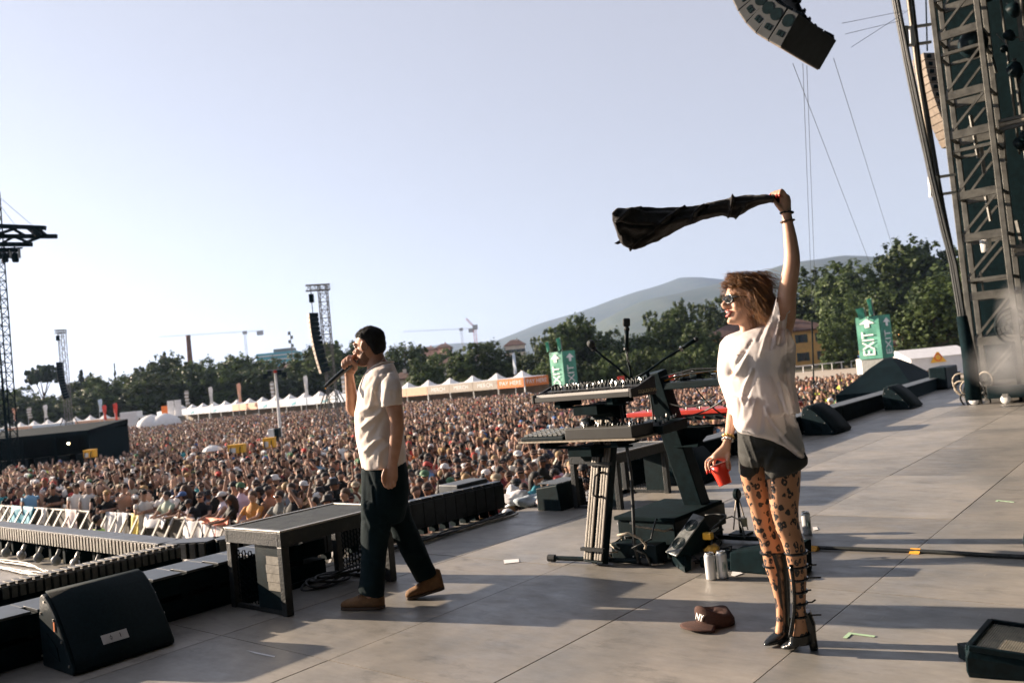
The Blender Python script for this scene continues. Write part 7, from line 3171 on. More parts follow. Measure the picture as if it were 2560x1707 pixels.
def creases(me, lines, wob=0., seed=0., wscale=14.):
    """raise and sink cloth folds along lines traced on its surface (lines: [(x,y)...], width px, height m)"""
    v, n = verts(me), norms(me)
    p = pxs(v)
    d = np.zeros(len(v))
    for pts, wd, hh in lines:
        best = np.full(len(v), 1e9)
        for (x0, y0), (x1, y1) in zip(pts, pts[1:]):
            a, b = np.array((x0, y0)), np.array((x1, y1))
            e = b - a
            t = np.clip(((p - a) @ e) / (e @ e), 0, 1)
            best = np.minimum(best, np.hypot(*(p - a - t[:, None] * e).T))
        d += hh * np.exp(-(best / wd) ** 2)
    cam_side = np.clip(-(n @ np.array(_f)) * 2 + .35, 0, 1)
    d *= cam_side
    if wob:
        for i in range(len(v)):
            q = V3(v[i])
            d[i] += wob * noise.fractal(V3((q.x * wscale + seed, q.y * wscale, q.z * wscale * .45)), 1, 2, 3)
    v += n * d[:, None]
    me.vertices.foreach_set('co', v.astype(np.float32).ravel())
    me.update()


def cut_px(me, keep):
    """drop faces whose centre fails keep(px, py, P)"""
    bm = bmesh.new()
    bm.from_mesh(me)
    kill = []
    for f in bm.faces:
        c = f.calc_center_median()
        q = px(c)
        if not keep(q[0], q[1], c):
            kill.append(f)
    bmesh.ops.delete(bm, geom=kill, context='FACES')
    bm.to_mesh(me)
    bm.free()


# ------------------------------------------------------------------ the man
YM = 5.46
SKM = skin_mat('man_skin', (.36, .185, .115), (.44, .245, .16))
man = thing('person', 'man in a cream t-shirt and black trousers walking left singing into a microphone', 'person', gnd(935, 1510))
HM = Head(at(923.5, 868, YM), V3((-.93, .33, -.06)), V3((-.06, .02, 1)), 1.06)
mb = MB()
HM.skull(mb)
HM.face(mb, 1.05, 1.2)
sil(mb, YM, [(908, 880, 957, 880, .055, .01), (914, 900, 962, 893, .058, .01), (918, 920, 972, 908, .068, .01), (914, 940, 985, 930, .11, .01)], 20)
# trunk and legs under the clothes
sil(mb, YM, [(925, 925, 985, 915, .12, 0), (908, 955, 996, 950, .17, 0), (900, 1000, 998, 1000, .17, 0), (898, 1060, 1000, 1060, .155, 0), (905, 1130, 1004, 1130, .15, 0), (908, 1190, 1010, 1190, .15, 0), (915, 1250, 1008, 1250, .13, 0)], 22)
limb(mb, [at(945, 1230, YM - .08), at(930, 1360, YM - .09), at(928, 1490, YM - .08)], [.085, .058, .04])
limb(mb, [at(985, 1230, YM + .08), at(1012, 1340, YM + .10), at(1072, 1455, YM + .12)], [.085, .058, .04])
# near (left) arm hanging
limb(mb, [at(975, 965, YM - .19), at(984, 1010, YM - .22), at(992, 1058, YM - .23), at(989, 1105, YM - .22), at(982, 1158, YM - .20)], [.058, .055, .045, .041, .030])
# far (right) arm raised to the mouth
limb(mb, [at(955, 960, YM + .18), at(915, 1000, YM + .20), at(884, 1026, YM + .16), at(878, 985, YM + .10), at(873, 936, YM + .05)], [.058, .052, .043, .038, .029])
# near hand: relaxed, fingers down
wr = at(981, 1160, YM - .20)
sil(mb, YM, [(970, 1154, 994, 1158, .022, -.20), (963, 1175, 995, 1176, .026, -.20), (959, 1192, 995, 1192, .024, -.20), (960, 1203, 993, 1203, .018, -.20)], 16)
for k, (x, y, x2, y2, x3, y3) in enumerate(((963, 1198, 961, 1210, 966, 1218), (971, 1199, 969, 1213, 972, 1221), (979, 1199, 978, 1213, 980, 1220), (987, 1198, 987, 1208, 986, 1215))):
    limb(mb, [at(x, y - 8, YM - .20), at(x, y, YM - .205), at(x2, y2, YM - .215), at(x3, y3, YM - .20)], [.011, .0105, .0098, .008], 8)
limb(mb, [at(964, 1172, YM - .215), at(958, 1188, YM - .225), at(958, 1202, YM - .22), at(961, 1210, YM - .215)], [.013, .012, .011, .009], 8)
# mic hand: palm behind the microphone, fingers wrapped over it, thumb on the near side
sil(mb, YM, [(861, 938, 887, 934, .022, .04), (862, 924, 892, 921, .026, .03), (868, 911, 893, 908, .026, .02), (872, 900, 892, 898, .020, .02)], 16)
for k, (x, y) in enumerate(((858, 903), (864, 898), (871, 893), (880, 893))):
    limb(mb, [at(x + 14, y + 6, YM + .045), at(x + 6, y - 2, YM + .04), at(x, y, YM + .0), at(x - 1, y + 12, YM - .025), at(x + 4, y + 19, YM - .022)], [.011, .0105, .0105, .0098, .008], 8)
limb(mb, [at(888, 926, YM + .0), at(889, 912, YM - .022), at(881, 903, YM - .03), at(876, 899, YM - .025)], [.014, .0125, .0115, .009], 8)
bm_ = remeshed(mb, .005, 3)
mesh_object('body', bm_, [SKM], man)
# short hair, beard, brows, eyes
HAIRM = M('black_hair', (.0035, .0035, .0035), .9, var=.4, scale=90, bump=.35, bscale=240)
mb = MB()
rs = []
for z, fr, bk, w in ((.056, -.050, -.066, .040), (.068, -.042, -.076, .0585), (.082, -.032, -.090, .0635), (.100, -.020, -.098, .0690), (.120, .004, -.103, .0735), (.140, .024, -.104, .0765), (.160, .046, -.106, .079), (.178, .072, -.105, .0785), (.196, .0745, -.099, .0745), (.214, .057, -.082, .0625), (.228, .032, -.055, .043), (.239, -.002, -.03, .014)):
    ring = []
    c, a = (fr + bk) / 2, (fr - bk) / 2
    for k in range(36):
        t_ = 2 * math.pi * k / 36
        ring.append(HM(c + a * math.cos(t_), w * math.sin(t_), z))
    rs.append(ring)
mb.rings(rs)
hm_ = remeshed(mb, .005, 2)
creases(hm_, [], .0035, 2, 55)
hm_o = mesh_object('hair', hm_, [HAIRM], man)
hv, hn = verts(hm_), norms(hm_)
RS_ = np.random.RandomState(3)
pk = RS_.choice(len(hv), 3200)
hd = hn[pk] + np.array(EZ) * -.25 + RS_.normal(0, .35, (3200, 3))
hd /= np.linalg.norm(hd, axis=1)[:, None]
sd = np.cross(hd, RS_.normal(0, 1, (3200, 3)))
sd *= (.0011 / np.linalg.norm(sd, axis=1))[:, None]
b0_ = hv[pk] - hn[pk] * .002
tv = np.stack([b0_ - sd, b0_ + sd, b0_ + hd * RS_.uniform(.006, .013, (3200, 1))], 1).reshape(-1, 3)
cm_ = np_mesh('cropped_hairs', tv, np.arange(9600).reshape(-1, 3), None, HAIRM)
o = bpy.data.objects.new('cropped_hairs', cm_)
COL.objects.link(o)
par(o, hm_o)
o['kind'] = 'stuff'
BEARD = M('stubble', (.15, .075, .045), .7, var=.35, scale=120)
mb = MB()
HM.skull(mb, .0022, [(.001, .071, .028, .019), (.010, .084, .004, .031), (.022, .088, -.012, .0415), (.045, .0865, -.030, .0520), (.058, .080, -.030, .0565), (.075, .058, -.022, .0620), (.088, .03, -.015, .0655)])
mesh_object('beard', remeshed(mb, .006, 2), [BEARD], man)
for s in (-1, 1):
    m = MB()
    m.ell(HM(.074, s * .032, .124), (.012, .013, .0095), HM.ax(), 12, 8)
    m.build('eye', M('eye', (.30, .25, .22), .3, var=.1) if s < 0 else MATS['eye'], man, smooth=True)
    m = MB()
    m.tube([HM(.090, s * .014, .141), HM(.089, s * .034, .146), HM(.071, s * .054, .139)], [.003, .004, .002], 6)
    m.build('eyebrow', HAIRM, man)
for s in (-1, 1):
    m = MB()
    e_ = (HM.f * .9 + HM.l * (s * .45)).normalized()
    q_ = HM.u.cross(e_)
    c = HM(-.010, s * .079, .110)
    m.rings([[c + (e_ * (math.cos(w) * a_ * .62) + HM.u * (math.sin(w) * a_ * (1 if math.sin(w) > 0 else .9))) + q_ * (d_ * (1 if q_.dot(HM.l) * s > 0 else -1)) for w in [k * .3491 for k in range(18)]] for a_, d_ in ((.026, -.004), (.034, .004), (.036, .009), (.031, .011), (.022, .006), (.012, .004))])
    m.build('ear', SKM, man, smooth=True)
m = MB()
m.ell(HM(.002, .087, .104), (.008, .006, .012), HM.ax(), 10, 8)
m.build('ear_piece', M('ear_monitor', (.35, .34, .33), .3, var=.1), man, smooth=True)

# t-shirt
SHM = M('cream_tshirt', (.68, .59, .52), .85, var=.05, scale=5, bump=.05, bscale=120, sheen=.1)
mb = MB()
sil(mb, YM, [(925, 921, 984, 906, .115, 0), (914, 930, 988, 918, .165, 0), (904, 949, 997, 940, .205, 0), (896, 968, 1003, 963, .222, 0), (892, 1000, 1005, 1000, .222, 0), (886, 1033, 1006, 1033, .212, 0), (885.5, 1052, 1007, 1055, .205, 0), (889, 1092, 1010, 1092, .20, 0), (895, 1124, 1013.5, 1120, .20, 0), (902, 1155, 1014, 1140, .202, 0), (906, 1172, 1013, 1160, .20, 0)], 40)
# near sleeve, far sleeve
sil(mb, YM, [(944, 938, 988, 930, .06, -.15), (950, 956, 1000, 946, .075, -.185), (952, 978, 1006, 970, .078, -.215), (951, 998, 1007, 992, .074, -.225), (950, 1017, 1007, 1009, .070, -.23)], 26)
sil(mb, YM, [(930, 945, 985, 935, .06, .15), (920, 965, 985, 965, .075, .19), (908, 990, 955, 1000, .07, .20)], 22)
sh = remeshed(mb, .008, 4)
creases(sh, [([(948, 1020), (925, 1035), (908, 1048)], 6, -.010), ([(952, 1028), (930, 1050), (905, 1068)], 5, .012), ([(955, 1045), (938, 1080), (925, 1100)], 7, -.010), ([(955, 1095), (935, 1105), (912, 1128)], 5, .011), ([(952, 1105), (935, 1125), (922, 1142)], 5, -.009), ([(972, 1112), (950, 1130), (948, 1165)], 5, .008), ([(938, 985), (948, 1010)], 5, -.014), ([(934, 975), (930, 1000), (925, 1020)], 6, .010), ([(930, 945), (915, 965), (905, 985)], 6, -.006), ([(965, 935), (950, 950), (943, 975)], 4, -.012), ([(968, 960), (962, 985), (960, 1005)], 6, .006), ([(985, 960), (982, 990)], 6, -.004), ([(930, 1060), (915, 1075), (905, 1095)], 6, -.007), ([(945, 1010), (915, 1022), (900, 1030)], 5, .008), ([(952, 1018), (1004, 1010)], 2.2, .004)], .004, 3, 16)
mesh_object('tshirt', sh, [SHM], man)
m = MB()
m.tube([at(963, 893, YM - .06), at(945, 906, YM - .075), at(928, 925, YM - .08), at(918, 940, YM - .06), at(912, 950, YM - .02)], .0022, 5)
m.build('necklace', CHROME, man, smooth=True)
# collar
m = MB()
m.tube([at(923, 925, YM - .02), at(934, 916, YM - .085), at(955, 907, YM - .105), at(977, 904, YM - .07), at(984, 905, YM + .02)], .006, 8)
m.build('collar', SHM, man, smooth=True)
# tattoo-like band on the forearm, flat ink
# trousers
TRM = M('black_trousers', (.003, .010, .013), .85, var=.25, scale=12, bump=.1, bscale=90, spec=.08, rgb2=(.005, .014, .017))
mb = MB()
sil(mb, YM, [(905, 1160, 1014, 1152, .185, 0), (905, 1185, 1020, 1182, .195, 0), (903, 1225, 1023, 1215, .20, 0), (902, 1265, 1020, 1255, .20, 0), (903, 1300, 1010, 1300, .17, 0)], 32)
sil(mb, YM, [(903, 1250, 985, 1250, .12, -.08), (902, 1300, 980, 1310, .115, -.085), (902, 1345, 972, 1345, .11, -.09), (904, 1385, 965, 1385, .108, -.09), (901, 1430, 962, 1430, .11, -.09), (898, 1465, 961, 1466, .112, -.09), (897, 1481, 960.5, 1487, .112, -.09)], 26)
sil(mb, YM, [(945, 1255, 1019, 1248, .12, .08), (965, 1300, 1030, 1290, .115, .09), (983, 1340, 1046, 1325, .11, .10), (1001, 1382, 1063, 1365, .10, .11), (1022, 1418, 1078, 1402, .098, .12), (1041, 1454, 1093, 1429, .098, .125)], 26)
tr_ = remeshed(mb, .008, 4)
creases(tr_, [([(908, 1180), (910, 1270), (928, 1320)], 5, .010), ([(918, 1175), (932, 1215), (938, 1260)], 4, -.009), ([(930, 1215), (934, 1260)], 3, .007), ([(912, 1300), (940, 1330), (960, 1335)], 8, -.009), ([(905, 1400), (935, 1420), (955, 1410)], 8, .008), ([(1010, 1300), (1030, 1340)], 8, -.008), ([(1020, 1380), (1060, 1390)], 8, .008), ([(960, 1330), (985, 1345)], 6, .010), ([(900, 1470), (930, 1462), (958, 1472)], 6, .007)], .0045, 9, 10)
mesh_object('trousers', tr_, [TRM], man)
# shoes
SHO = M('tan_suede', (.17, .088, .036), .85, var=.2, scale=30, bump=.1, bscale=150)
SOLE = M('brown_sole', (.05, .03, .018), .7, var=.2)


def shoe(path, mats, parent, sole_path):
    m = MB()
    rs = []
    for c, du, w, h in path:
        rs.append([V3(c) + du * (w * math.cos(q)) + EZ * (h * max(-.55, math.sin(q))) for q in [k * 2 * math.pi / 20 for k in range(20)]])
    m.rings(rs)
    o = m.build('shoe', mats[0], parent, smooth=True, bevel=0)
    m = MB()
    m.prism(sole_path, EZ * .016)
    m.build('sole', mats[1], o, bevel=.003)
    return o


a, b = gnd(856, 1521), gnd(960, 1520)
d = (b - a).normalized()
s = EZ.cross(d)
ln = (b - a).length
prof = [(0.0, .012, .012), (.03, .034, .022), (.12, .044, .030), (.30, .050, .038), (.45, .050, .052), (.60, .047, .070), (.78, .043, .085), (.92, .040, .088), (.99, .028, .080), (1.0, .012, .06)]
shoe([(a + d * (ln * t_) + EZ * (.018 + h * .5), s, w, h * .9) for t_, w, h in prof], (SHO, SOLE), man, [a + d * (ln * t_) + s * (w * 1.08) + EZ * .002 for t_, w, h in prof] + [a + d * (ln * t_) - s * (w * 1.08) + EZ * .002 for t_, w, h in prof[::-1]])
# raised rear shoe: toe on the floor, heel lifted
toe, heel = gnd(1016, 1497), at(1112, 1470, gnd(1016, 1497).y + .03)
d = (heel - toe).normalized()
s = EZ.cross(d).normalized()
n_ = s.cross(d)
n_ = n_ if n_.z > 0 else -n_
ln = (heel - toe).length
m = MB()
rs = []
for t_, w, h in prof:
    c = toe + d * (ln * t_) + n_ * (.016 + h * .45)
    rs.append([c + s * (w * math.cos(q)) + n_ * (h * .95 * max(-.5, math.sin(q))) for q in [k * 2 * math.pi / 20 for k in range(20)]])
m.rings(rs)
o = m.build('shoe', SHO, man, smooth=True)
m = MB()
m.prism([toe + d * (ln * t_) + s * (w * 1.08) for t_, w, h in prof] + [toe + d * (ln * t_) - s * (w * 1.08) for t_, w, h in prof[::-1]], n_ * .016)
m.build('sole', SOLE, o, bevel=.003)
m = MB()
sil(m, YM, [(1060, 1440, 1092, 1424, .04, .12), (1068, 1456, 1098, 1440, .042, .12), (1072, 1470, 1100, 1456, .042, .12)], 16)
m.build('sock', M('grey_sock', (.35, .32, .29), .9), man, smooth=True)
m = MB()
for k in range(3):
    c = at(897 + 5 * k, 1490 - 3 * k, 5.36)
    m.tube([c - s * .03, c + EZ * .006, c + s * .03], .003, 5)
m.build('laces', SOLE, man)

# microphone in the man's hand
mic = thing('handheld_microphone', 'black handheld microphone in the singing man hand', 'microphone', at(845, 942, YM))
pa, pb = at(884, 905, YM + .01), at(812, 968, YM - .04)
d = (pb - pa).normalized()
L_ = (pb - pa).length
m = MB()
m.tube([pa + d * (L_ * t_) for t_ in (.10, .18, .3, .6, .86, .865, .93, .935, 1.0)], [.019, .0185, .018, .0165, .0155, .0125, .0125, .0105, .0105], 18)
m.build('body', M('mic_teal_black', (.010, .018, .022), .35, var=.15), mic, smooth=False)
m = MB()
m.ell(pa + d * .005, (.024, .024, .026), basis(d), 18, 12)
m.build('grille', MICG, mic, smooth=True)
m = MB()
m.cyl(pa + d * L_ * .955 - EZ * .012 - _f * .012, pa + d * L_ * .975 - EZ * .013 - _f * .013, .004, n=8)
m.build('switch', OTAPE, mic)

# ------------------------------------------------------------------ the woman
YW_ = 3.96
SKW = skin_mat('woman_skin', (.52, .29, .19), (.60, .36, .25))
wom = thing('person', 'woman in a sheer white t-shirt and leopard tights waving a dark towel overhead', 'person', gnd(1975, 1625))
HW = Head(at(1864, 752, YW_ - .01), V3((-1, -.06, .05)), V3((.05, 0, 1)), 1.0)
mb = MB()
HW.skull(mb, 0, HEAD_SL, egg=.26)
HW.face(mb, .92, .7)
mb.ell(HW(.056, .046, .082), (.024, .020, .020), HW.ax(), 12, 8)          # smiling cheeks
mb.ell(HW(.056, -.046, .082), (.024, .020, .020), HW.ax(), 12, 8)
sil(mb, YW_, [(1846, 800, 1892, 795, .048, -.0), (1850, 822, 1893, 815, .045, .0), (1848, 845, 1896, 838, .055, .0), (1838, 862, 1915, 850, .09, .0)], 20)
sil(mb, YW_, [(1842, 852, 1930, 835, .09, 0), (1822, 880, 1960, 860, .12, 0), (1816, 930, 1962, 915, .115, 0), (1824, 975, 1958, 970, .09, 0), (1842, 1030, 1958, 1025, .085, 0), (1855, 1090, 1975, 1085, .10, 0), (1858, 1130, 1990, 1125, .11, 0), (1866, 1158, 1985, 1155, .09, 0)], 26)
# raised left arm
limb(mb, [at(1945, 850, YW_ - .06), at(1962, 795, YW_ - .10), at(1968, 730, YW_ - .13), at(1980, 655, YW_ - .15), at(1976, 600, YW_ - .15), at(1970, 560, YW_ - .15), at(1966, 530, YW_ - .15)], [.052, .048, .041, .036, .0305, .024, .021])
# right arm down to the cup
limb(mb, [at(1836, 875, YW_ + .10), at(1834, 930, YW_ + .13), at(1838, 1000, YW_ + .14), at(1831, 1045, YW_ + .10), at(1824, 1080, YW_ + .06), at(1818, 1104, YW_ + .04)], [.045, .040, .033, .029, .022, .018])
# legs down to the feet
sil(mb, YW_, [(1850, 1150, 1925, 1150, .085, .07), (1852, 1188, 1922, 1195, .080, .08), (1862, 1232, 1924, 1235, .072, .085), (1875, 1270, 1930, 1270, .064, .09), (1884, 1306, 1937, 1306, .056, .09), (1889, 1332, 1945, 1332, .053, .09), (1899, 1351, 1955, 1352, .054, .09), (1905, 1378, 1963, 1380, .054, .09), (1914, 1420, 1966, 1420, .048, .085), (1931, 1468, 1968, 1468, .038, .08), (1941, 1510, 1968, 1510, .032, .075), (1942, 1555, 1970, 1555, .030, .07), (1938, 1580, 1972, 1580, .034, .07)], 24)
sil(mb, YW_, [(1914, 1150, 2003, 1140, .085, -.06), (1918, 1193, 2001, 1185, .085, -.06), (1923, 1235, 1999, 1228, .078, -.06), (1926, 1268, 1995, 1268, .070, -.06), (1934, 1298, 1996, 1298, .062, -.06), (1941, 1323, 2000, 1323, .058, -.06), (1956, 1356, 2008, 1350, .056, -.06), (1966, 1389, 2015, 1386, .056, -.06), (1974, 1431, 2016, 1430, .050, -.06), (1982, 1483, 2014, 1480, .038, -.06), (1984, 1526, 2013, 1520, .032, -.06), (1982, 1560, 2018, 1560, .032, -.06), (1976, 1590, 2022, 1590, .036, -.06)], 24)
# raised hand: fist round the towel end
sil(mb, YW_, [(1956, 535, 1979, 530, .020, -.15), (1953, 522, 1978, 516, .021, -.15), (1949, 508, 1978, 504, .023, -.15), (1948, 497, 1976, 492, .022, -.15), (1955, 488, 1970, 485, .016, -.15)], 18)
for k, (x0, y0, x1, y1, x2, y2, dz) in enumerate(((1964, 488, 1954, 475, 1949, 492, -.165), (1957, 487, 1946, 478, 1941, 493, -.152), (1951, 490, 1938, 480, 1934, 493, -.14), (1946, 494, 1930, 484, 1926, 491, -.128))):
    limb(mb, [at(x0, y0 + 6, YW_ + dz), at(x0, y0, YW_ + dz), at(x1, y1, YW_ + dz), at(x2 + 1, (y1 + y2) / 2, YW_ + dz - .006), at(x2, y2, YW_ + dz)], [.0088, .0086, .0078, .0068, .0058], 8)
limb(mb, [at(1957, 528, YW_ - .155), at(1946, 516, YW_ - .165), at(1938, 506, YW_ - .165), at(1935, 499, YW_ - .155)], [.0125, .011, .0088, .007], 8)
# hand over the cup
sil(mb, YW_, [(1809, 1100, 1828, 1104, .015, .04), (1803, 1113, 1827, 1118, .018, .035), (1791, 1124, 1825, 1132, .020, .03), (1781, 1134, 1822, 1146, .019, .025), (1776, 1143, 1812, 1154, .014, .025)], 18)
for pts in (((1788, 1138, .035), (1774, 1146, .04), (1766, 1154, .03), (1765, 1168, .012), (1768, 1179, .0)), ((1792, 1144, .02), (1780, 1150, .0), (1772, 1158, -.012), (1773, 1170, -.016), (1776, 1176, -.014)), ((1797, 1138, .045), (1788, 1148, .06), (1785, 1156, .065), (1787, 1166, .06))):
    limb(mb, [at(x, y, YW_ + z) for x, y, z in pts], [.0095, .0085, .0078, .0068, .0058][:len(pts)], 8)
limb(mb, [at(1822, 1132, YW_ + .02), at(1820, 1148, YW_ + .0), at(1817, 1162, YW_ - .004), at(1820, 1176, YW_ - .002)], [.0105, .0095, .0082, .006], 8)
limb(mb, [at(1814, 1140, YW_ + .045), at(1822, 1154, YW_ + .045), at(1825, 1168, YW_ + .035), at(1824, 1176, YW_ + .03)], [.009, .0085, .0075, .006], 8)
wb = remeshed(mb, .005, 3)
mesh_object('body', wb, [SKW], wom)

# leopard tights: the body's own legs, a hair's breadth proud
def leopard():
    m = bpy.data.materials.new('leopard_tights')
    m.use_nodes = True
    n = m.node_tree
    L = n.links.new
    b = n.nodes['Principled BSDF']
    b.inputs['Roughness'].default_value = .55
    tc = n.nodes.new('ShaderNodeTexCoord')
    nz = n.nodes.new('ShaderNodeTexNoise')
    nz.inputs['Scale'].default_value = 26
    L(tc.outputs['Object'], nz.inputs['Vector'])
    wv = n.nodes.new('ShaderNodeVectorMath')
    wv.operation = 'MULTIPLY_ADD'
    wv.inputs[1].default_value = (.03, .03, .03)
    L(nz.outputs['Color'], wv.inputs[0])
    mp = n.nodes.new('ShaderNodeMapping')
    mp.inputs['Scale'].default_value = (1, 1, .72)
    L(tc.outputs['Object'], wv.inputs[2])
    L(wv.outputs[0], mp.inputs[0])
    vo = n.nodes.new('ShaderNodeTexVoronoi')
    vo.inputs['Scale'].default_value = 33
    vo.inputs['Randomness'].default_value = .82
    L(mp.outputs[0], vo.inputs['Vector'])
    r1 = n.nodes.new('ShaderNodeValToRGB')
    e = r1.color_ramp.elements
    e[0].position, e[0].color = .10, (0, 0, 0, 1)
    e[1].position, e[1].color = .13, (1, 1, 1, 1)
    x = r1.color_ramp.elements.new(.40)
    x.color = (1, 1, 1, 1)
    x = r1.color_ramp.elements.new(.44)
    x.color = (0, 0, 0, 1)
    L(vo.outputs['Distance'], r1.inputs[0])
    n2 = n.nodes.new('ShaderNodeTexNoise')
    n2.inputs['Scale'].default_value = 60
    L(tc.outputs['Object'], n2.inputs['Vector'])
    r2 = n.nodes.new('ShaderNodeValToRGB')
    r2.color_ramp.elements[0].position = .36
    r2.color_ramp.elements[1].position = .40
    L(n2.outputs[0], r2.inputs[0])
    mu = n.nodes.new('ShaderNodeMath')
    mu.operation = 'MULTIPLY'
    L(r1.outputs[0], mu.inputs[0])
    L(r2.outputs[0], mu.inputs[1])
    mx = n.nodes.new('ShaderNodeMix')
    mx.data_type = 'RGBA'
    mx.inputs[6].default_value = (.42, .215, .115, 1)
    mx.inputs[7].default_value = (.010, .010, .011, 1)
    L(mu.outputs[0], mx.inputs[0])
    L(mx.outputs[2], b.inputs['Base Color'])
    return m


LEO = leopard()
tm = wb.copy()
cut_px(tm, lambda x, y, P: y > 1120 and x > 1834)
v, n_ = verts(tm), norms(tm)
tm.vertices.foreach_set('co', (v + n_ * .0022).astype(np.float32).ravel())
tm.update()
mesh_object('tights', tm, [LEO], wom)

# boots
PAT = M('black_patent', (.006, .008, .009), .22, var=.2, scale=30, bump=.05, bscale=60)
def boot(secs, toe_px, ball_px, heel_px, dd, label_parts=True):
    m = MB()
    sil(m, YW_, secs, 22)
    zt = gnd(*toe_px)
    hl = gnd(*heel_px)
    d = (zt - hl)
    ln = d.length
    d.normalize()
    s = EZ.cross(d)
    foot = [(0.0, .016, .055, .05), (.12, .030, .05, .055), (.32, .033, .035, .052), (.55, .039, .012, .045), (.75, .036, .006, .036), (.90, .022, .006, .024), (1.0, .006, .008, .010)]
    rs = []
    for t_, w, z0_, h in foot:
        c = hl + d * (ln * t_) + EZ * (z0_ + h / 2)
        rs.append([c + s * (w * math.cos(q)) + EZ * (h / 2 * 1.05 * math.sin(q)) for q in [k * 2 * math.pi / 18 for k in range(18)]])
    m.rings(rs)
    return m, hl, d, s


b1 = [(1916, 1374, 1968, 1378, .058, .085), (1926, 1420, 1974, 1420, .053, .085), (1934, 1470, 1976, 1470, .044, .08), (1943, 1520, 1976, 1520, .036, .075), (1945, 1560, 1975, 1560, .035, .072), (1941, 1588, 1976, 1590, .038, .07), (1936, 1606, 1978, 1608, .036, .07)]
m, hl, d, s = boot(b1, (1911, 1618), None, (1990, 1600), .07)
bo = mesh_object('boot', remeshed(m, .005, 2), [PAT], wom)
m = MB()
m.tube([hl + EZ * .002, hl + EZ * .06 + d * .008, hl + EZ * .10 + d * .02], [.015, .019, .026], 10)
m.build('heel', PAT, bo)
b2 = [(1973, 1585, 2030, 1580, .040, -.06), (1972, 1600, 2034, 1596, .040, -.06), (1966, 1612, 2036, 1606, .037, -.06)]
m, hl, d, s = boot(b2, (1952, 1625), None, (2036, 1624), -.06)
bo2 = mesh_object('boot', remeshed(m, .005, 2), [PAT], wom)
m = MB()
m.tube([hl + EZ * .002, hl + EZ * .06 + d * .006, hl + EZ * .115 + d * .012, hl + EZ * .17 + d * .03], [.018, .022, .030, .034], 12)
m.build('heel', PAT, bo2)
m = MB()                                               # glossy front stay of the strapped boot
sil(m, YW_, [(1972, 1410, 1984, 1410, .010, -.104), (1978, 1450, 1988, 1450, .010, -.098), (1981, 1490, 1991, 1490, .010, -.092), (1980, 1530, 1990, 1530, .010, -.090), (1974, 1566, 1986, 1566, .010, -.090), (1970, 1590, 1982, 1590, .010, -.092)], 12)
m.build('front_stay', PAT, bo2, smooth=True)
for k, (y, xl, xr) in enumerate(((1381, 1964, 2017), (1415, 1971, 2018), (1447, 1976, 2018), (1478, 1981, 2017), (1508, 1983, 2017), (1540, 1983, 2018))):
    m = MB()
    c = (at(xl, y, YW_ - .06) + at(xr, y - 3, YW_ - .06)) / 2
    a_ = (at(xr, y - 3, YW_ - .06) - at(xl, y, YW_ - .06)) / 2
    dp = view_axis(c) * (.056 - .005 * k)
    ring = [c + a_ * (1.03 * math.cos(w)) + dp * (1.05 * math.sin(w)) for w in [q * 2 * math.pi / 24 for q in range(25)]]
    m.tube(ring, .0065, 6)
    m.build('strap', PAT, bo2)
    m = MB()
    e_ = at(xr + 1, y - 3, YW_ - .06)
    m.tube([e_, e_ + CR * (.010 + .012 * (k % 3)) + EZ * .001, e_ + CR * (.018 + .022 * (k % 3)) + EZ * (.012 if k == 4 else .002)], .0042, 6)
    m.build('strap_end', PAT, bo2)
for k, (y, xl, xr) in enumerate(((1380, 1902, 1940), (1412, 1909, 1942))):
    m = MB()
    c = (at(xl, y, YW_ + .085) + at(xr, y, YW_ + .085)) / 2
    a_ = (at(xr, y, YW_ + .085) - at(xl, y, YW_ + .085)) / 2
    m.tube([c + a_ * 1.02 * math.cos(w) + view_axis(c) * (.052 * math.sin(w)) for w in [q * 2 * math.pi / 24 for q in range(25)]], .006, 6)
    m.build('strap', PAT, bo)

# shorts
SHT = M('dark_grey_shorts', (.022, .024, .022), .85, var=.15, scale=14, bump=.08, bscale=160, rgb2=(.032, .033, .03))
mb = MB()
sil(mb, YW_, [(1842, 1066, 1990, 1066, .125, 0), (1843, 1090, 2000, 1090, .14, 0), (1844, 1120, 2010, 1120, .15, 0), (1845, 1145, 2018, 1145, .152, 0), (1850, 1162, 2019, 1158, .135, 0)], 32)
sil(mb, YW_, [(1845, 1140, 1918, 1145, .10, .07), (1846, 1168, 1912, 1172, .098, .075), (1846.5, 1182, 1884, 1192, .095, .08)], 24)
sil(mb, YW_, [(1908, 1140, 2019, 1140, .105, -.055), (1911, 1170, 2019, 1160, .103, -.06), (1913, 1196, 2010, 1169, .10, -.06)], 26)
st_ = remeshed(mb, .007, 4)
creases(st_, [([(1856, 1092), (1868, 1125), (1880, 1160), (1886, 1184)], 2.2, .005), ([(1874, 1092), (1886, 1130), (1897, 1160), (1894, 1182)], 2.2, .005), ([(1913, 1196), (1916, 1165), (1935, 1125)], 5, .010), ([(1904, 1185), (1908, 1150)], 5, -.012), ([(1890, 1120), (1930, 1112), (1960, 1108)], 6, -.006), ([(1905, 1100), (1945, 1100)], 5, .005), ([(1846, 1130), (1870, 1145)], 5, -.005)], .003, 5, 16)
mesh_object('shorts', st_, [SHT], wom)
m = MB()
for k in range(9):
    c = at(1855 + 3.2 * k, 1078.5 + .5 * k, YW_ - .128 - .0022 * k)
    m.box(c, (.0035, .002, .011), (CR, _f, CU))
m.build('waistband_print', LETW, wom)['kind'] = 'stuff'

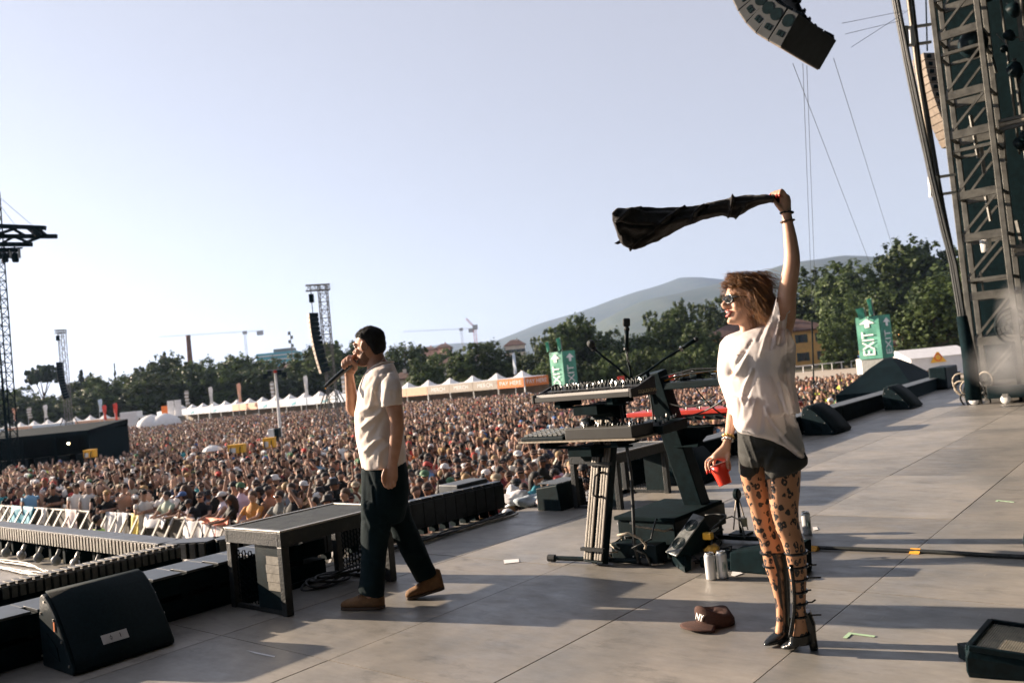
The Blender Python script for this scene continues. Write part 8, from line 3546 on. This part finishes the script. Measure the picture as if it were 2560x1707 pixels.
# sheer white t-shirt
WSH = M('sheer_white_tshirt', (.80, .75, .73), .8, var=.03, scale=6, bump=.06, bscale=200, trans=.2)
_n = WSH.node_tree
_mo = _n.nodes['Material Output']
_sh = _mo.inputs[0].links[0].from_socket
_tp = _n.nodes.new('ShaderNodeBsdfTransparent')
_mx = _n.nodes.new('ShaderNodeMixShader')
_mx.inputs[0].default_value = .20
_n.links.new(_sh, _mx.inputs[1])
_n.links.new(_tp.outputs[0], _mx.inputs[2])
_n.links.new(_mx.outputs[0], _mo.inputs[0])
mb = MB()
sil(mb, YW_, [(1815, 890, 1964, 872, .122, -.004), (1813, 915, 1965, 905, .121, -.004), (1816, 940, 1964, 935, .117, -.004)], 30, head=(-.92, -.38), ratio=1.33)
mb.ell(at(1864, 915, YW_ - .095), (.053, .048, .058), (CR, _f, CU), 16, 10)
mb.ell(at(1830, 918, YW_ - .02), (.048, .052, .058), (CR, _f, CU), 16, 10)
mesh_object('bra', remeshed(mb, .008, 2), [M('dark_bra', (.01, .02, .024), .8)], wom)
mb = MB()
sil(mb, YW_, [(1846, 832, 1905, 812, .075, 0), (1822, 842, 1938, 812, .115, 0), (1808, 858, 1962, 828, .135, -.01), (1804, 885, 1977, 865, .145, -.01), (1802, 921, 1975, 915, .14, 0), (1805, 951, 1975, 950, .135, 0), (1816, 982, 1979, 978, .13, 0), (1825, 1010, 1985, 1008, .13, 0), (1831, 1036, 1990, 1034, .135, 0)], 40, head=(-.92, -.38), ratio=1.35)
sil(mb, YW_, [(1820, 990, 1981, 986, .158, 0), (1825, 1010, 1985, 1006, .162, 0), (1831, 1036, 1990, 1034, .168, 0), (1834, 1062, 1996, 1062, .172, 0), (1844, 1078, 2003, 1084, .174, 0), (1895, 1085, 2009, 1108, .172, 0), (1945, 1104, 2014, 1130, .16, 0), (1985, 1130, 2017, 1146, .12, 0)], 40)
# raised sleeve, other sleeve
sil(mb, YW_, [(1905, 835, 1975, 850, .085, -.05), (1922, 795, 1979, 815, .080, -.085), (1934, 762, 1980, 785, .070, -.11), (1941, 738, 1981, 768, .062, -.125)], 26)
sil(mb, YW_, [(1816, 848, 1860, 848, .07, .06), (1808, 880, 1852, 885, .07, .10), (1806, 925, 1850, 930, .064, .12)], 22)
# bust
mb.ell(at(1830, 918, YW_ - .02), (.052, .06, .062), (CR, _f, CU), 16, 10)
mb.ell(at(1862, 915, YW_ - .105), (.060, .055, .066), (CR, _f, CU), 16, 10)
ws = remeshed(mb, .007, 9)
cut_px(ws, lambda x, y, P: not (y < 1150 and x > 1938 and y < np.interp(x, [1938, 1941, 1952, 1981, 1990], [700, 732, 806, 768, 700]) and y > 600))
creases(ws, [([(1944, 745), (1930, 800), (1912, 850), (1900, 890)], 3.5, 0.0072), ([(1936, 760), (1915, 810), (1895, 850)], 3, -0.0065), ([(1950, 790), (1942, 830), (1938, 860)], 3, 0.0079), ([(1946, 800), (1930, 840), (1925, 870)], 3, -0.0072), ([(1953, 806), (1955, 840), (1950, 860)], 3, -0.0101), ([(1962, 790), (1958, 830), (1965, 860)], 3, 0.0072), ([(1972, 785), (1966, 830), (1972, 880), (1970, 920)], 3, -0.0072), ([(1880, 850), (1862, 880), (1840, 905)], 4, -0.0058), ([(1860, 880), (1840, 910), (1826, 935)], 5, -0.0086), ([(1868, 890), (1848, 925), (1835, 940)], 4, 0.0072), ([(1880, 925), (1862, 965), (1852, 1000)], 4, 0.0079), ([(1888, 930), (1872, 975), (1862, 1010)], 4, -0.0065), ([(1950, 960), (1962, 1010), (1985, 1070), (2006, 1120)], 4, 0.0094), ([(1945, 990), (1965, 1040), (1995, 1095), (2012, 1138)], 4, -0.0079), ([(1912, 1020), (1935, 1062), (1970, 1105), (2005, 1138)], 5, 0.0101), ([(1920, 1050), (1945, 1085), (1985, 1125)], 5, -0.0072), ([(1965, 900), (1968, 950), (1980, 1000), (1992, 1050)], 4, -0.0072), ([(1972, 900), (1976, 960), (1986, 1010)], 3, 0.0058), ([(1860, 1070), (1880, 1040), (1890, 1000)], 7, 0.0058), ([(1842, 1060), (1850, 1030), (1850, 1000)], 5, -0.0058), ([(1900, 1078), (1905, 1040), (1912, 1010)], 6, -0.0058)], .0035, 7, 14)
mesh_object('tshirt', ws, [WSH], wom)
m = MB()                                                # dark bra showing as a shape under the cloth: neckline ruffle and necklaces
for k, (dy, r) in enumerate(((0, .0022), (9, .0018), (18, .0016))):
    m.tube([at(1846, 838 + dy * .4, YW_ - .03), at(1850, 850 + dy, YW_ - .085), at(1862, 858 + dy * 1.1, YW_ - .115), at(1878, 850 + dy, YW_ - .10), at(1892, 832 + dy * .4, YW_ - .05)], r, 5)
m.build('necklaces', CHROME, wom, smooth=True)['kind'] = 'stuff'
FRL = M('shirt_print', (.46, .37, .35), .8, var=.4, scale=60)
R = random.Random(12)
dg = bpy.context.evaluated_depsgraph_get()
from mathutils.bvhtree import BVHTree
bv = BVHTree.FromPolygons([tuple(q.co) for q in ws.vertices], [tuple(p.vertices) for p in ws.polygons])
m = MB()
for k in range(13):
    t_ = k / 13
    x, y = 1880 - 42 * t_ + R.uniform(-4, 4), 850 + 52 * t_ + R.uniform(-7, 7)
    d_ = ray(x, y).normalized()
    h_ = bv.ray_cast(CC, d_)
    if h_[0] is None:
        continue
    n0 = h_[1] if h_[1].dot(d_) < 0 else -h_[1]
    e1, e2, e3 = basis(n0)
    m.box(h_[0] + n0 * .0015, (.002, R.uniform(.002, .006), R.uniform(.002, .006)), (e1, e2, e3))
m.build('chest_print', FRL, wom)['kind'] = 'stuff'

# hair: dark under-volume with many separate wind blown strands
HRW = attr_mat('woman_hair', .45, spec=.5)
mb = MB()
HW.skull(mb, .010, [(.085, -.06, -.104, .055), (.100, -.035, -.112, .070), (.125, -.005, -.116, .079), (.150, .040, -.118, .082), (.175, .075, -.115, .082), (.200, .078, -.106, .077), (.222, .055, -.085, .062), (.238, .015, -.05, .03)])
mb.tube([HW(-.05, 0, .13), HW(-.085, .01, .085), HW(-.080, .015, .05), HW(-.065, .02, .025)], [.07, .066, .052, .03], 16)
hb = remeshed(mb, .007, 2)
creases(hb, [], .006, 4, 40)
va = hb.color_attributes.new('Col', 'FLOAT_COLOR', 'POINT')
va.data.foreach_set('color', np.tile(np.array((.050, .023, .011, 1), np.float32), len(hb.vertices)))
hair = mesh_object('hair', hb, [HRW], wom)
RH = random.Random(77)
SV, SF, SC = [], [], []
for k in range(2300):
    # root on the upper and back scalp, flow backwards and down, tips blown towards the back
    th = RH.uniform(-2.3, 2.3)
    z = RH.uniform(.105, .245)
    x0 = .012 + (.080 if z > .16 else .02) * math.cos(th) - .02
    y0 = .082 * math.sin(th) * (1 if z < .2 else .75)
    if abs(th) > 1.35:
        x0 = -.105 * abs(math.sin((abs(th) - 1.35) * .8)) - .01
    p = [x0, y0, z]
    front = x0 > .03
    ln = RH.uniform(.06, .12) if front else RH.uniform(.06, .14)
    dr = [-.55 + RH.uniform(-.35, .25), (.6 if y0 > 0 else -.6) * RH.uniform(.1, .9), -.25 + RH.uniform(-.3, .45) if z > .17 else -.85 + RH.uniform(-.2, .3)]
    if front and RH.random() < .45:
        dr = [.25 + RH.uniform(-.3, .3), RH.uniform(-.4, .4), .25 + RH.uniform(-.3, .3)]
        ln = RH.uniform(.03, .07)
    base = (.075, .034, .015)
    tip = (.46, .22, .075) if (front or RH.random() < .35) else (.20, .092, .036)
    pts = []
    seg = 6
    ph = RH.uniform(0, 6)
    for i in range(seg + 1):
        f = i / seg
        pts.append(HW(p[0] + .008 * math.sin(f * 5 + ph), p[1] + .008 * math.cos(f * 4 + ph), p[2]))
        for a_ in range(3):
            p[a_] += dr[a_] * ln / seg
        dr[2] -= .30 * (1.0 if not front else .4) * .55
        dr[0] -= .04
        # keep outside the skull
        q = math.sqrt((p[0] / .112) ** 2 + (p[1] / .09) ** 2 + ((p[2] - .14) / .115) ** 2)
        if q < 1.0:
            p[0], p[1], p[2] = p[0] / q, p[1] / q, .14 + (p[2] - .14) / q
    tb_ = MB()
    r0 = RH.uniform(.0006, .0013)
    tb_.tube(pts, [r0 * (1 - .75 * i / seg) for i in range(seg + 1)], 3, cap=False)
    o = len(SV)
    SV += tb_.v
    SF += [tuple(q + o for q in f) for f in tb_.f]
    for i in range(seg + 1):
        f = (i / seg) ** 1.2
        c = tuple(a_ + (b_ - a_) * f for a_, b_ in zip(base, tip))
        SC += [c] * 3
hs_ = np_mesh('hair_strands', SV, SF, np.array(SC), HRW, smooth=True)
o = bpy.data.objects.new('hair_strands', hs_)
COL.objects.link(o)
par(o, hair)
o['kind'] = 'stuff'

# sunglasses, mouth
LENS = M('sunglass_lens', (.012, .018, .020), .08, var=.2, spec=.8)
gl = MB()
for s in (-1, 1):
    rr_ = []
    for q in range(18):
        w = 2 * math.pi * q / 18
        rr_.append((math.cos(w), math.sin(w)))
    gl.rings([[HW(.098 - .022 * abs(a_ * .5 + s * .5) + dx, s * .031 + a_ * .026 * g_, .120 + b_ * .019 * g_) for a_, b_ in rr_] for dx, g_ in ((-.006, .9), (.0, 1.0), (.004, .92), (.005, .3))])
lo_ = gl.build('lens_pair', LENS, wom, smooth=True)
m = MB()
for s in (-1, 1):
    m.tube([HW(.098 - .022 * abs(a_ * .5 + s * .5) + .003, s * .031 + a_ * .0265, .120 + b_ * .0195) for a_, b_ in rr_ + rr_[:1]], .003, 6)
    m.tube([HW(.080, s * .060, .127), HW(.045, s * .074, .126), HW(.0, s * .078, .120)], [.0045, .0035, .003], 6)
m.tube([HW(.100, -.008, .126), HW(.103, 0, .128), HW(.100, .008, .126)], .0028, 6)
m.build('glasses_frame', M('frame_black', (.008, .010, .011), .2), wom, smooth=True)
LIP = M('lips', (.42, .10, .085), .35, var=.1)
m = MB()
m.tube([HW(.075, -.028, .062), HW(.093, -.013, .066), HW(.0975, 0, .065), HW(.093, .013, .066), HW(.075, .028, .062)], [.0025, .004, .0045, .004, .0025], 8)
m.tube([HW(.075, -.028, .062), HW(.091, -.013, .044), HW(.096, 0, .041), HW(.091, .013, .044), HW(.075, .028, .062)], [.0025, .0045, .0055, .0045, .0025], 8)
m.build('lips', LIP, wom, smooth=True)
m = MB()
m.tube([HW(.079, -.022, .061), HW(.0905, -.010, .061), HW(.0935, 0, .061), HW(.0905, .010, .061), HW(.079, .022, .061)], [.003, .0045, .005, .0045, .003], 8)
m.build('teeth', KEYW, wom, smooth=True)
m = MB()
m.ell(HW(.082, 0, .052), (.010, .020, .010), HW.ax(), 12, 8)
m.build('mouth_hollow', M('mouth_dark', (.06, .012, .01), .5), wom, smooth=True)
# nails, ring, bracelets
NAIL = M('red_nail', (.60, .035, .02), .25, var=.05)
for k, (x, y, dz) in enumerate(((1949, 490, -.174), (1941, 491, -.162), (1934, 491, -.148), (1926, 490, -.136), (1768, 1180, -.004), (1776, 1177, -.02), (1820, 1177, -.008))):
    m = MB()
    c = at(x, y, YW_ + dz)
    m.ell(c, (.0052, .004, .010), (CR, _f, CU), 8, 6)
    m.build('nail', NAIL, wom, smooth=True)
GOLD = M('gold', (.55, .38, .14), .3, .9, var=.1)


def bangle(p, ax_, r, rt, mat, chunky=False):
    m = MB()
    d, s, q = basis(ax_)
    m.tube([V3(p) + (s * math.cos(w) + q * math.sin(w)) * r for w in [k * .2618 for k in range(25)]], rt, 6)
    if chunky:
        for k in range(10):
            w = k * .628
            m.ell(V3(p) + (s * math.cos(w) + q * math.sin(w)) * r, (rt * 1.7,) * 3, IDB, 8, 6)
    m.build('bracelet', mat, wom, smooth=True)


up_ = at(1966, 530, YW_ - .15) - at(1972, 580, YW_ - .15)
bangle(at(1967, 532, YW_ - .15), up_ + CR * .008, .027, .0032, BLACK, True)
bangle(at(1969, 553, YW_ - .15), up_ - CR * .006, .0285, .0030, M('brown_cord', (.10, .06, .035), .6), True)
dn_ = at(1818, 1104, YW_ + .04) - at(1824, 1080, YW_ + .06)
bangle(at(1821, 1091, YW_ + .05), dn_, .0245, .0042, GOLD, True)
bangle(at(1819, 1099, YW_ + .045), dn_ + CR * .006, .0235, .0036, CHROME, True)
m = MB()
m.tube([at(1771, 1150, YW_ + .02) + (CR * math.cos(w) * .6 + CU * .35 * math.cos(w) + _f * math.sin(w)) * .0098 for w in [k * .349 for k in range(19)]], .0022, 6)
m.build('ring', CHROME, wom)

# ---- red cup
t = thing('plastic_cup', 'tilted red plastic cup in the woman lowered hand', 'cup', at(1812, 1212, YW_))
ca, cb = at(1793, 1160, YW_ + .02), at(1814, 1211, YW_ + .0)
d = (ca - cb).normalized()
L_ = (ca - cb).length
bx = basis(d)
axs = (bx[1], bx[2], bx[0])
REDP = M('red_plastic', (.62, .035, .015), .3, var=.05)
b_ = REDP.node_tree.nodes['Principled BSDF']
m = MB()
m.lathe([(.001, .002), (.030, 0), (.031, .004), (.0355, L_ * .55), (.036, L_ * .57), (.0425, L_ * .985), (.0405, L_ * .985), (.0335, L_ * .5), (.029, .006), (.001, .006)], cb, axs, 28)
m.build('body', REDP, t, smooth=True)
m = MB()
m.tube([cb + d * L_ * .99 + (axs[0] * math.cos(w) + axs[1] * math.sin(w)) * .043 for w in [k * .2244 for k in range(29)]], .0026, 6)
m.build('rim', M('pale_rim', (.80, .42, .36), .3), t, smooth=True)

# ---- dark towel swung overhead
TWL = M('dark_towel', (.012, .011, .011), .95, var=.35, scale=40, bump=.5, bscale=320, rgb2=(.022, .019, .017), sheen=.25, spec=.15)
top = [(1527, 541), (1535, 527), (1546, 518), (1566, 521), (1600, 519), (1641, 518), (1700, 519), (1754, 513), (1790, 503), (1829, 493), (1836, 490.5), (1870, 488), (1913, 485.5), (1924, 488), (1938, 491)]
bot = [(1533, 552), (1541, 580), (1545, 596), (1557, 612), (1578, 624), (1588, 625), (1615, 615), (1655, 597), (1708, 569), (1752, 551), (1803, 538), (1840, 546), (1873, 524), (1898, 512), (1934, 504)]
tw = thing('towel', 'twisted dark towel flying from the woman raised hand', 'towel', at(1750, 620, YW_ - .1))
YT = YW_ - .14
xs = [1531 + (1934 - 1531) * k / 60 for k in range(61)]
tx, ty = zip(*top)
bx_, by_ = zip(*bot)
bxs = sorted(bot)
mb = MB()
rs = []
N = 72
for i, x in enumerate(xs):
    f = i / 60
    yt = float(np.interp(x, tx, ty))
    yb = float(np.interp(x, [p[0] for p in bxs], [p[1] for p in bxs]))
    dd = .10 * math.sin(f * 3.0) - .05
    A_, B_ = at(x, yt, YT + dd), at(x, yb, YT + dd)
    c = (A_ + B_) / 2
    h = (A_ - B_) / 2
    dep = view_axis(c) * (.030 + .030 * (1 - f) ** .7)
    tw_ = f * 5.5
    ring = []
    for k in range(N):
        w = 2 * math.pi * k / N
        ridge = 1 + .20 * (1 - .35 * f) * math.sin(3 * w - tw_ * 1.6 + .6) + .08 * math.sin(7 * w - tw_ * 2)
        ring.append(c + h * (math.sin(w) * (1 if abs(math.sin(w)) > .97 else min(1, ridge))) + dep * (math.cos(w) * ridge * 1.15))
    rs.append(ring)
mb.rings(rs)
twm = remeshed(mb, .006, 1)
creases(twm, [([(1576, 622), (1630, 575), (1668, 545), (1700, 525), (1712, 519)], 3, 0.0180), ([(1583, 618), (1640, 575), (1680, 545)], 5, -0.0210), ([(1722, 556), (1740, 528), (1760, 514)], 3, 0.0195), ([(1730, 556), (1748, 532), (1768, 516)], 4, -0.0195), ([(1822, 540), (1828, 515), (1832, 492)], 3, 0.0180), ([(1838, 545), (1850, 528), (1862, 512)], 2.5, 0.0150), ([(1540, 560), (1580, 564), (1635, 566)], 4, -0.0210), ([(1540, 553), (1570, 528), (1600, 523)], 5, 0.0150), ([(1545, 590), (1560, 580), (1590, 600)], 8, -0.0120), ([(1840, 500), (1880, 500)], 5, -0.0090)], .004, 6, 26)
mesh_object('cloth', twm, [TWL], tw)
m = MB()
m.tube([at(1928, 496, YT), at(1940, 498, YT - .0), at(1950, 502, YT), at(1956, 506, YT)], [.020, .019, .016, .010], 12)
m.build('gripped_end', TWL, tw, smooth=True)
m = MB()
m.prism([at(1536, 608, YT), at(1548, 601, YT), at(1556, 606, YT), at(1545, 611, YT)], _f * .012)
m.build('loose_corner', TWL, tw)
# ================================================================== THE AIR
HZ = bpy.data.materials.new('haze_air')
HZ.use_nodes = True
n = HZ.node_tree
n.nodes.remove(n.nodes['Principled BSDF'])
pv = n.nodes.new('ShaderNodeVolumePrincipled')
pv.inputs['Color'].default_value = (.48, .64, 1.0, 1)
pv.inputs['Density'].default_value = .00007
pv.inputs['Anisotropy'].default_value = .35
n.links.new(pv.outputs[0], n.nodes['Material Output'].inputs['Volume'])
mb = MB()
mb.box((0, 4200, 330), (17000, 10400, 670 + 7))
hz = mb.build('haze', HZ)
hz['kind'] = 'stuff'
